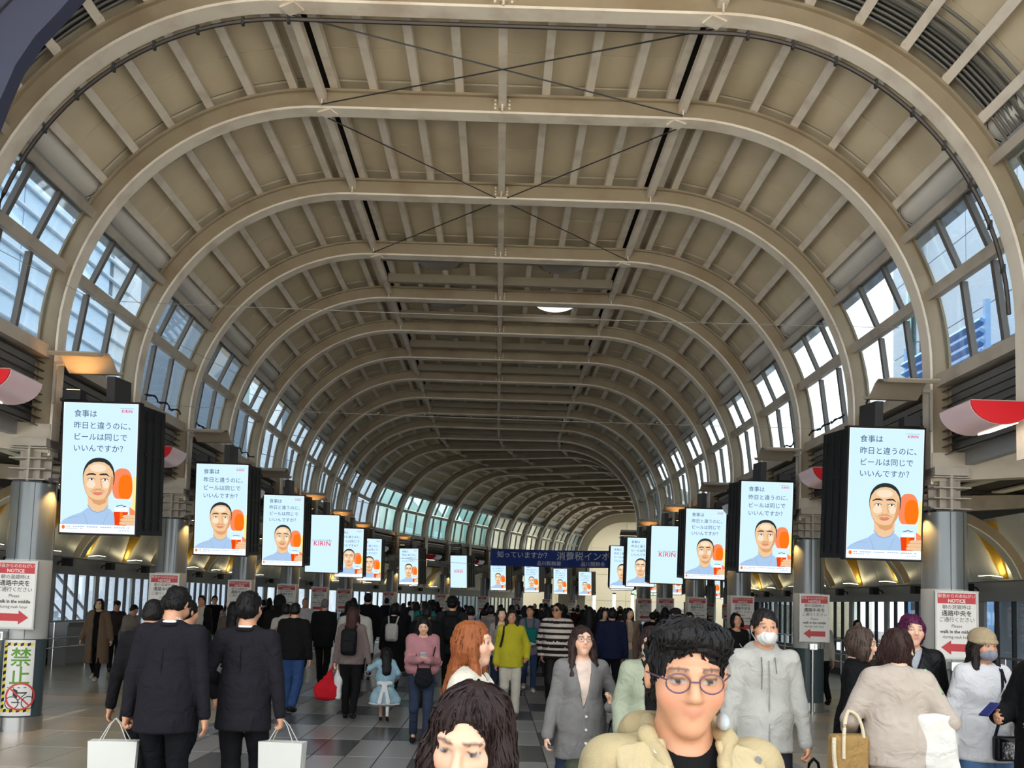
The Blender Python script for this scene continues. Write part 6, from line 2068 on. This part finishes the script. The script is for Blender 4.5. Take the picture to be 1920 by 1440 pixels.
person(-2.55, 7.1, 178, 1.66, 0.0125, 'm', 1.06, 'mid', 'short', (28, 25, 24), pitch=20, top=dict(c=(20, 19, 23), hem=0.74, hemr=0.20, loose=0.016, n='suit_jacket', ff=12), collar=(230, 230, 232), bottom=dict(c=(20, 20, 24)), stride=0.5, lead=-1, armL=(0.30, 0.0, 0.79), label='dark-suited man mostly hidden behind the man with bowed head')
r, p = person(-1.66, 6.6, 176, 1.74, 0.0105, 'm', 1.04, 'mid', 'short', (22, 20, 20), yaw=-6, pitch=2, top=dict(c=(30, 28, 34), hem=0.74, hemr=0.20, loose=0.016, n='suit_jacket', ff=12), collar=(240, 240, 242), bottom=dict(c=(18, 18, 21)), stride=0.45, lead=-1, glasses='clear',
       armR=(-0.27, 0.0, 0.80), curlR=80, armL=(0.20, -0.20, 1.02), label='upright man in a dark suit and white collar walking away', fold=0.9)
child_tube(r, 'jacket_vent', [(0, 0.135*p['S'], 0.98*p['S']), (0.004, 0.155*p['S'], 0.75*p['S'])], 0.003, (8, 8, 10))
w_ = world_of(r, p['wR'])
paper_bag(w_ + Vector((0.03, 0.0, -0.45)), 0.30, 0.26, 0.11, -0.1, 'white paper bag in the hand of the upright suited man')
person(-2.58, 8.0, 168, 1.66, 0.0125, 'm', 1.08, 'mid', 'short', (20, 18, 18), yaw=-24, pitch=4, top=dict(c=(14, 14, 15), hem=0.74, hemr=0.20, loose=0.025, n='jacket'), bottom=dict(c=(20, 20, 22)), stride=0.8, armR=(-0.27, -0.10, 0.80), shoes=(26, 25, 26), label='man in a plain black jacket and pale-soled shoes between the two suits')

# ------------------------------------------------------------------ middle distance
v = 0.0185
person(-2.85, 13.5, 176, 1.62, v, 'm', 1.08, 'mid', 'short', (22, 20, 20), pitch=6, top=dict(c=(15, 15, 16), loose=0.035, hem=0.83, hemr=0.21, n='sweater'), bottom=dict(c=(48, 76, 120), n='jeans'), legw=1.25, stride=0.7, shoes=(36, 36, 38), label='man in a black sweater and blue jeans walking away')
r, p = person(-1.91, 13.0, 178, 1.59, v, 'f', 1.05, 'fair', 'long', (62, 34, 30), top=dict(c=(126, 110, 106), loose=0.025, hem=0.84, hemr=0.20, n='jacket'), bottom=dict(c=(17, 17, 18)), stride=0.6, shoes=(26, 26, 28), armL=(0.26, -0.05, 0.82), armR=(-0.28, -0.02, 0.84), hood=True, curlL=70, label='auburn-haired woman with a red bag and a child at hand')
backpack(r, p, (20, 20, 23), 'black backpack on the auburn-haired woman', w=0.12, h=0.20)
w_ = world_of(r, p['wL'])
e = empty('carrier_bag', w_ + Vector((-0.10, 0.0, 0)), 0)
s = Shape(); s.box((0, 0, -0.42), (0.16, 0.07, 0.10), 0.04, 0.0); s.cap((-0.02, 0, -0.40), (0.05, 0, -0.12), 0.15, 0.03, 0.06, fy=0.45); s.fold = (0.005, 24, 2); sdf_obj('bag_body', s, 0.016, cloth((196, 26, 38)), e)
t = MB(); t.tube([(0.05, -0.02, -0.12), (0.08, 0, -0.02), (0.07, 0.02, -0.12)], 0.009, 6); t.build('handle', cloth((196, 26, 38)), e); tag(e, 'red cloth carrier bag held by the auburn-haired woman', 'bag')
e = empty('carrier_bag', w_ + Vector((0.06, 0.0, 0)), 0)
s = Shape(); s.box((0, 0, -0.36), (0.05, 0.06, 0.16), 0.03, 0.0); s.cap((0, 0, -0.25), (-0.02, 0, -0.10), 0.06, 0.02, 0.05, fy=0.6); s.fold = (0.004, 24, 4); sdf_obj('bag_body', s, 0.016, cloth((228, 226, 224)), e)
t = MB(); t.tube([(-0.02, -0.02, -0.11), (-0.02, 0, -0.02), (-0.02, 0.02, -0.11)], 0.007, 6); t.build('handle', cloth((228, 226, 224)), e); tag(e, 'white carrier bag next to the red one', 'bag')
# little girl in the pale blue dress
r, p = person(-1.40, 12.9, 184, 1.02, 0.013, 'f', 1.05, 'mid', 'long', (20, 18, 18), yaw=10, hs=1.32, top=dict(c=(150, 184, 198), loose=0.05, hem=0.86, hemr=0.19, n='dress_top'), bottom=dict(k='skirt', c=(160, 194, 206), len=0.42, r=0.40, fa=0.02, n='dress_skirt'), socks=(230, 230, 228), shoes=(24, 24, 26), stride=0.7, sleeve=0.85,
       armL=(0.42, -0.10, 1.15), armR=(-0.26, -0.14, 1.0), label='little girl in a pale blue dress with white apron bow')
S = p['S']
t = Shape(); 
for sg in (-1, 1): t.ell((sg*0.10*S, 0.20*S, 0.92*S), (0.09*S, 0.04*S, 0.055*S), 0.02); t.cap((sg*0.02*S, 0.21*S, 0.90*S), (sg*0.10*S, 0.34*S, 0.48*S), 0.03*S, 0.055*S, 0.02, fy=0.5)
t.ell((0, 0.215*S, 0.92*S), (0.035*S, 0.035*S, 0.04*S), 0.02); sdf_obj('apron_bow', t, 0.011, cloth((232, 232, 228)), r)
t = Shape(); t.tor((0, 0.008, 0.435*S), 0.345*S, 0.024*S, 0.82, 0.01); sdf_obj('lace_hem', t, 0.011, cloth((230, 232, 230)), r)
# woman in pink with a phone
r, p = person(-0.74, 11.0, 6, 1.53, 0.014, 'f', 1.04, 'fair', 'long', (22, 19, 20), yaw=-6, pitch=20, top=dict(c=(186, 130, 134), neck='wide', loose=0.05, hem=0.93, hemr=0.17, n='sweater', ff=18), bottom=dict(c=(48, 58, 78), n='jeans'), stride=0.35, shoes=(24, 23, 26), legw=0.95,
       armL=(0.06, -0.27, 1.13), armR=(-0.05, -0.28, 1.14), curlL=45, curlR=45, dirL=(-0.7, -0.3, 0.4), dirR=(0.7, -0.3, 0.4), palmL=(0, 0.6, 0.8), palmR=(0, 0.6, 0.8), label='long-haired woman in a dusty pink sweater looking at her phone', fold=2.0)
S = p['S']
phone(world_of(r, (0.0, -0.33*S, 1.19*S)), 0.1, 0.9, 'pale phone held by the woman in pink')
soft_bag(world_of(r, (0.02, -0.19*S, 0.90*S)), (0.11, 0.055, 0.13), (22, 22, 24), 0.0, 'black pouch bag in front of the woman in pink', strap=[([(-0.07, 0, 0.10), (-0.10, 0.03, 0.25), (-0.12, 0.10, 0.36)], 0.007), ([(0.07, 0, 0.10), (0.10, 0.03, 0.25), (0.12, 0.10, 0.36)], 0.007)])
r, p = person(0.37, 14.0, 4, 1.62, 0.016, 'f', 1.08, 'tan', 'long', (30, 25, 24), top=dict(c=(190, 180, 44), neck='high', loose=0.04, hem=0.78, hemr=0.21, n='sweater'), bottom=dict(c=(200, 192, 176)), stride=0.5, legw=1.15, shoes=(90, 80, 70), armL=(0.25, -0.12, 0.95), curlL=60, label='woman in a bright yellow high-necked sweater')
tube_thing(r, 'shoulder_strap', [(-0.11, 0.06, 1.33), (-0.115, -0.05, 1.36), (-0.135, -0.14, 1.22), (-0.17, -0.12, 1.05)], 0.016, BLK, 'black bag strap on the shoulder of the yellow sweater', 'strap')
person(0.22, 15.2, 4, 1.64, v, 'f', 1.0, 'fair', 'long', (30, 25, 24), yaw=4, top=dict(c=(150, 142, 136), neck='v', n='cardigan'), bottom=dict(c=(40, 50, 70)), stride=0.4, label='long-haired woman in a taupe cardigan behind the yellow sweater')
r, p = person(0.80, 18.0, 0, 1.68, v, 'f', 1.0, 'mid', 'bun', (24, 20, 20), yaw=-12, pitch=-6, top=dict(c=(124, 112, 128), loose=0.03, hem=0.72, hemr=0.2), bottom=dict(c=(50, 66, 98), n='jeans'), stride=0.7, shoes=(220, 220, 220), label='woman carrying a teal pack in front')
backpack(r, p, (14, 112, 104), 'teal and white pack worn on the chest', front=True, w=0.15, h=0.17, zc=1.10, accent=(214, 214, 212))
person(1.11, 14.6, -8, 1.74, 0.016, 'm', 1.06, 'tan', 'short', (20, 18, 18), yaw=-22, pitch=-2, glasses='dark', top=dict(c=(206, 196, 184), loose=0.055, hem=0.84, hemr=0.21, n='striped_sweater'), stripes=((36, 22, 24), 0.093, 0.48), inner=None, bottom=dict(c=(16, 16, 17)), legw=1.25, stride=0.35, armR=(-0.23, -0.05, 0.90), armL=(0.23, -0.05, 0.90), label='man in sunglasses and a cream and black striped sweater')
person(1.93, 17.6, 178, 1.70, v, 'f', 1.05, 'fair', 'long', (14, 12, 13), top=dict(c=(14, 14, 15), hem=0.6, hemr=0.23, loose=0.03, n='coat'), bottom=dict(c=(18, 18, 19)), stride=0.4, label='woman with long black hair and a black coat walking away')
r, p = person(2.19, 16.2, 180, 1.69, v, 'm', 1.14, 'mid', 'short', (16, 15, 15), top=dict(c=(24, 30, 58), hem=0.80, hemr=0.22, loose=0.045, n='jacket'), bottom=dict(c=(16, 16, 18)), stride=0.4, label='man in a navy jacket walking away right of the middle')
person(2.79, 18.2, 8, 1.70, v, 'f', 1.0, 'fair', 'long', (30, 23, 22), yaw=10, tilt=8, top=dict(c=(140, 118, 100), neck='open', gap=0.05, vz=1.2, hem=0.42, hemr=0.23, loose=0.03, n='coat'), inner=dict(c=(182, 160, 140)), bottom=dict(c=(158, 152, 142)), legw=1.3, stride=0.6, label='woman in a long camel coat looking up')
person(2.45, 19.6, 2, 1.66, v, 'f', 1.0, 'fair', 'bob', (24, 20, 20), yaw=14, top=dict(c=(150, 162, 178), neck='open', gap=0.05, vz=1.2), inner=dict(c=(220, 222, 224)), bottom=dict(c=(60, 80, 112)), label='young person in a pale shirt over a white top glancing aside')
person(2.92, 14.2, -28, 1.72, v, 'm', 1.1, 'mid', 'short', (30, 28, 28), yaw=-30, pitch=8, mask=(232, 232, 230), hat=('cap', (26, 26, 30)), top=dict(c=(24, 24, 28), loose=0.03, hem=0.78, n='jacket'), bottom=dict(c=(28, 28, 32)), label='masked man in a dark peaked cap')
person(3.38, 16.4, -6, 1.66, v, 'm', 1.0, 'mid', 'fringe', (18, 16, 16), mask=(238, 238, 238), top=dict(c=(160, 172, 188), loose=0.02, n='shirt'), bottom=dict(c=(60, 70, 90)), label='masked young man in a pale blue shirt')
person(3.72, 16.9, 4, 1.66, v, 'm', 1.0, 'mid', 'fringe', (18, 16, 16), mask=(232, 232, 232), top=dict(c=(70, 72, 78), n='shirt'), bottom=dict(c=(40, 42, 46)), label='masked young man in dark grey in front of the third right column')
r, p = person(3.90, 14.3, 14, 1.68, 0.016, 'f', 1.1, 'mid', 'bob', (18, 16, 16), yaw=-10, tilt=-8, top=dict(c=(17, 17, 18), neck='wide', loose=0.03, hem=0.85, hemr=0.2, n='blouse'), bottom=dict(k='skirt', c=(15, 15, 16), len=0.28, r=0.27), sleeve=0.6, armL=(0.02, -0.26, 1.08), armR=(0.03, -0.24, 1.10), shoes=(30, 28, 28), dirL=(-1, -0.1, 0), dirR=(1, -0.1, 0), label='woman in a black blouse and long skirt with crossed forearms')
tube_thing(r, 'shoulder_strap', [(-0.10, 0.03, 1.40), (-0.09, -0.09, 1.34), (0.0, -0.15, 1.18), (0.10, -0.165, 1.05)], 0.008, (206, 206, 204), 'thin white strap across the black blouse', 'strap')
person(7.75, 19.2, -12, 1.60, v, 'f', 1.0, 'fair', 'bob', (18, 16, 16), mask=(236, 236, 234), top=dict(c=(176, 172, 168), hem=0.80, n='sweater'), bottom=dict(c=(26, 26, 28)), stride=0.4, label='masked woman in a pale grey sweater in the right aisle')
person(6.18, 17.0, 176, 1.66, v, 'm', 1.05, 'mid', 'short', (20, 18, 18), top=dict(c=(206, 204, 196), hem=0.86, loose=0.02, n='shirt'), bottom=dict(c=(16, 16, 18)), stride=0.9, shoes=(36, 22, 18), label='man in a white shirt walking away behind the second right column')
r, p = person(-7.45, 17.4, 4, 1.55, v, 'f', 1.05, 'fair', 'bob', (22, 18, 18), mask=(214, 200, 160), top=dict(c=(120, 98, 78), neck='open', gap=0.055, vz=1.2, hem=0.36, hemr=0.25, loose=0.05, n='coat'), inner=dict(c=(14, 14, 15), hem=0.7), bottom=dict(c=(14, 14, 15)), stride=0.6, shoes=(206, 204, 200), armL=(0.30, -0.05, 0.86), armR=(-0.32, -0.03, 0.84), label='masked woman in a long brown coat in the left aisle')
r, p = person(-7.15, 18.0, 60, 1.46, v, 'f', 1.05, 'mid', 'short', (18, 16, 16), pitch=26, lean=0.16, top=dict(c=(150, 142, 132), hem=0.84, loose=0.03, n='jacket'), bottom=dict(c=(18, 18, 20)), armL=(0.10, -0.36, 1.02), armR=(-0.10, -0.34, 1.0), shoes=(190, 84, 36), label='stooping person in a pale jacket with orange shoes by the left rail')
soft_bag(world_of(r, (0.0, -0.40, 0.66)), (0.17, 0.08, 0.18), (70, 70, 72), 0.4, 'grey bag held by the stooping person', strap=[([(-0.07, 0, 0.12), (0, 0, 0.30), (0.07, 0, 0.12)], 0.010)], strapc=(214, 212, 204))
person(-7.95, 19.4, 30, 1.50, v, 'm', 1.0, 'tan', 'short', (30, 20, 18), pitch=10, hat=('cap', (52, 30, 30)), top=dict(c=(60, 50, 52), n='jacket'), bottom=dict(c=(26, 26, 30)), label='person in a maroon cap behind the brown coat')
person(-6.35, 20.0, 2, 1.67, v, 'm', 1.05, 'mid', 'short', (18, 16, 16), top=dict(c=(22, 22, 24), neck='open', gap=0.075, vz=1.25, hem=0.76, n='jacket'), inner=dict(c=(206, 202, 190), hem=0.85), bottom=dict(c=(18, 18, 20)), stride=0.6, label='man in a black jacket over a white tee coming through the left aisle')
person(-6.10, 21.2, 4, 1.60, v, 'f', 1.0, 'fair', 'long', (46, 26, 28), top=dict(c=(196, 168, 160), n='top'), bottom=dict(c=(40, 38, 40)), stride=0.4, label='auburn-haired woman beside the man in the white tee')
person(-4.02, 14.4, 180, 1.60, v, 'f', 1.1, 'fair', 'long', (14, 12, 13), top=dict(c=(76, 66, 58), loose=0.045, hem=0.80, hemr=0.22, n='cardigan'), bottom=dict(c=(22, 22, 24)), stride=0.4, label='woman with straight black hair in a brown cardigan')
person(-3.72, 16.2, 178, 1.70, v, 'm', 1.12, 'mid', 'none', BLK, hat=('hood', (15, 15, 16)), top=dict(c=(15, 15, 16), loose=0.05, hem=0.70, hemr=0.23, n='coat'), bottom=dict(c=(18, 18, 20)), stride=0.4, label='person in a black coat with the hood up')
r, p = person(-3.30, 14.9, 178, 1.59, v, 'm', 1.05, 'mid', 'short', (18, 16, 16), top=dict(c=(176, 172, 166), loose=0.04, hem=0.80, n='hoodie'), hood=True, bottom=dict(c=(190, 188, 184)), stride=0.5, label='person in a pale grey hoodie walking away')
backpack(r, p, (146, 120, 88), 'tan backpack on the pale grey hoodie', w=0.13, h=0.20, zc=1.10)
person(-3.26, 18.0, 178, 1.69, v, 'm', 1.1, 'mid', 'crop', (110, 106, 104), top=dict(c=(18, 18, 20), loose=0.02, hem=0.74, hemr=0.2, n='suit_jacket'), bottom=dict(c=(16, 16, 18)), stride=0.7, label='grey-haired man in a black suit walking away')
person(-3.0, 19.4, 178, 1.66, v, 'f', 1.0, 'fair', 'long', (14, 13, 13), top=dict(c=(20, 24, 26), hem=0.6, hemr=0.22, n='coat'), bottom=dict(c=(16, 16, 18)), stride=0.4, label='black-haired woman in dark clothes beside the grey-haired man')
person(-2.25, 15.4, 178, 1.62, v, 'm', 1.2, 'mid', 'short', (16, 15, 15), top=dict(c=(190, 186, 176), loose=0.09, hem=0.84, hemr=0.24, n='blouson'), bottom=dict(c=(18, 18, 20)), stride=0.5, label='person in a billowing off-white jacket')
person(-2.75, 20.4, 178, 1.84, v, 'm', 1.1, 'mid', 'short', (14, 13, 13), top=dict(c=(14, 14, 15), loose=0.04, hem=0.74, n='coat'), bottom=dict(c=(16, 16, 18)), stride=0.4, label='tall man in a black coat above the crowd')
r, p = person(-1.75, 16.8, 178, 1.64, v, 'f', 1.05, 'fair', 'bob', (14, 13, 13), top=dict(c=(15, 15, 16), loose=0.03, hem=0.42, hemr=0.25, n='coat'), bottom=dict(c=(15, 15, 16)), stride=0.5, shoes=(60, 60, 62), label='woman in a long black coat with a white pack')
backpack(r, p, (206, 200, 194), 'small white backpack on the long black coat', w=0.12, h=0.17, zc=1.16)
r, p = person(-1.55, 21.5, 178, 1.70, v, 'm', 1.1, 'mid', 'short', (16, 15, 15), top=dict(c=(30, 140, 132), loose=0.05, hem=0.80, n='windbreaker'), bottom=dict(c=(190, 186, 182)), stride=0.5, label='person in a teal and white windbreaker')
backpack(r, p, (18, 20, 24), 'black backpack on the teal windbreaker', w=0.12, h=0.20)
r, p = person(-0.98, 14.6, 178, 1.62, v, 'm', 1.15, 'mid', 'short', (16, 15, 15), top=dict(c=(14, 14, 15), loose=0.05, hem=0.70, n='coat'), bottom=dict(c=(44, 36, 34)), stride=0.3, label='person in black carrying a black and tan pack low on the back')
backpack(r, p, (20, 19, 20), 'black pack with tan trim in the middle of the crowd', w=0.16, h=0.23, zc=0.95, y0=0.18, accent=(120, 98, 72))
r, p = person(-0.62, 15.6, 178, 1.80, v, 'm', 1.1, 'mid', 'short', (14, 13, 13), yaw=-10, hat=('bucket', (16, 16, 17)), top=dict(c=(38, 38, 42), loose=0.04, hem=0.78, n='jacket'), bottom=dict(c=(20, 20, 24)), stride=0.5, label='tall man in a black hat and charcoal jacket')
backpack(r, p, (17, 17, 19), 'black backpack on the charcoal jacket', w=0.14, h=0.22)
person(-1.3, 18.6, 178, 1.64, v, 'm', 1.05, 'mid', 'short', (16, 15, 15), top=dict(c=(60, 68, 58), loose=0.04, n='jacket'), bottom=dict(c=(24, 24, 28)), stride=0.5, label='person in a moss green jacket')
r, p = person(-0.38, 18.2, 178, 1.64, v, 'm', 1.0, 'mid', 'fringe', (16, 15, 15), top=dict(c=(140, 152, 172), n='shirt'), bottom=dict(c=(18, 18, 20)), stride=0.5, label='boy in a pale blue shirt walking away')
backpack(r, p, (44, 84, 140), 'blue patterned drawstring bag', w=0.11, h=0.18, zc=1.12, d=0.05)
person(0.02, 18.8, 178, 1.66, v, 'f', 1.0, 'mid', 'short', (16, 15, 15), top=dict(c=(140, 134, 128), loose=0.03, hem=0.40, hemr=0.24, n='coat'), hood=True, bottom=dict(c=(60, 58, 56)), stride=0.4, label='person in a long grey hooded coat')
person(0.50, 21.8, 178, 1.68, v, 'm', 1.08, 'mid', 'short', (16, 15, 15), top=dict(c=(18, 58, 52), loose=0.03, n='sweater'), bottom=dict(c=(24, 24, 28)), stride=0.5, label='man in a bottle green sweater')
person(-4.6, 22.5, 2, 1.68, v, 'm', 1.0, 'tan', 'crop', (90, 84, 80), top=dict(c=(206, 204, 202), n='shirt'), bottom=dict(c=(30, 30, 34)), stride=0.5, label='older man in a white shirt by the third left column')

# ------------------------------------------------------------------ the far crowd: four kinds, copied
def crowd():
    v = 0.030
    kinds = []
    spec = [
        ('m', 180, dict(hair='short'), dict(loose=0.03, hem=0.76, n='jacket'), dict(), 'dark-haired man walking away in the far crowd', 'men walking away in the far crowd'),
        ('f', 180, dict(hair='long'), dict(loose=0.03, hem=0.62, hemr=0.22, n='coat'), dict(), 'long-haired woman walking away in the far crowd', 'long-haired women walking away in the far crowd'),
        ('m', 0, dict(hair='short'), dict(loose=0.03, hem=0.78, n='jacket'), dict(), 'man coming this way in the far crowd', 'men coming this way in the far crowd'),
        ('f', 0, dict(hair='bob'), dict(loose=0.03, hem=0.70, hemr=0.2, n='coat'), dict(), 'bob-haired woman coming this way in the far crowd', 'women coming this way in the far crowd'),
    ]
    for sx, hd, hr, tp, bt, lb, gp in spec:
        r, p = person(0, 0, 0, 1.66, v, sx, 1.06, 'fair', top=dict(c=(18, 18, 20), **tp), bottom=dict(c=(20, 20, 22)), stride=0.5, label=lb, group=gp, hairc=(18, 16, 16), fold=0.5, **hr)
        kinds.append((r, hd, tp['n']))
    names = {(15, 15, 16): 'black', (22, 22, 26): 'near-black', (28, 30, 40): 'dark navy', (20, 20, 22): 'black', (60, 58, 58): 'dark grey', (40, 44, 60): 'slate blue', (150, 146, 142): 'pale grey', (206, 204, 200): 'white', (24, 54, 56): 'dark teal', (92, 76, 62): 'brown', (90, 26, 34): 'dark red', (30, 34, 44): 'dark navy'}
    what = ['man in %s walking away in the far crowd', 'long-haired woman in %s walking away in the far crowd', 'man in %s coming this way in the far crowd', 'bob-haired woman in %s coming this way in the far crowd']
    cols = [(15, 15, 16), (15, 15, 16), (22, 22, 26), (28, 30, 40), (20, 20, 22), (60, 58, 58), (40, 44, 60), (150, 146, 142), (206, 204, 200), (24, 54, 56), (92, 76, 62), (90, 26, 34), (30, 34, 44)]
    bots = [(18, 18, 20), (22, 22, 26), (44, 56, 84), (60, 58, 56), (24, 24, 28)]
    rnd = random.Random(11)
    used = []
    pts = []
    tries = 0
    while len(pts) < 84 and tries < 4000:
        tries += 1
        s = 20.5 + 34 * rnd.random() ** 0.9
        X = rnd.uniform(-4.3, 4.6)
        if s < 24 and X < -3: continue
        q = P3(s, X, 0)
        if any((q - u).length < 0.66 for u in pts + PLACED): continue
        pts.append(q)
    side_spots = [(24, -7.3), (27.5, -6.9), (31, -7.6), (26, 7.4), (29.5, 6.9), (33, 7.7), (36, 7.1), (24.0, 8.3)]
    pts += [P3(s, X, 0) for s, X in side_spots]
    cnt = [0] * 4
    for q in pts:
        k = rnd.choices((0, 1, 2, 3), (5, 3, 2.4, 2))[0]
        r, hd, tn = kinds[k]
        if cnt[k] == 0:
            c = r
        else:
            c = r.copy(); COL.objects.link(c)
            for ch in r.children:
                d = ch.copy(); COL.objects.link(d); d.parent = c
        cnt[k] += 1
        t_ = frame(q.y)[2] if q.y < 33 else rad(20)
        sc = rnd.uniform(0.94, 1.06)
        c.matrix_basis = Matrix.Translation(q) @ Matrix.Rotation(rad(hd + rnd.uniform(-22, 22)) - t_, 4, 'Z') @ Matrix.Scale(sc, 4)
        tc, bc = rnd.choice(cols), rnd.choice(bots)
        c['label'] = what[k] % names[tc]; c['group'] = 'people in the far crowd'
        for ch in c.children:
            nm = ch.name.split('.')[0]
            m = cloth(tc) if nm == tn else cloth(bc) if nm == 'trousers' else None
            if m and len(ch.material_slots):
                ch.material_slots[0].link = 'OBJECT'; ch.material_slots[0].material = m
crowd()
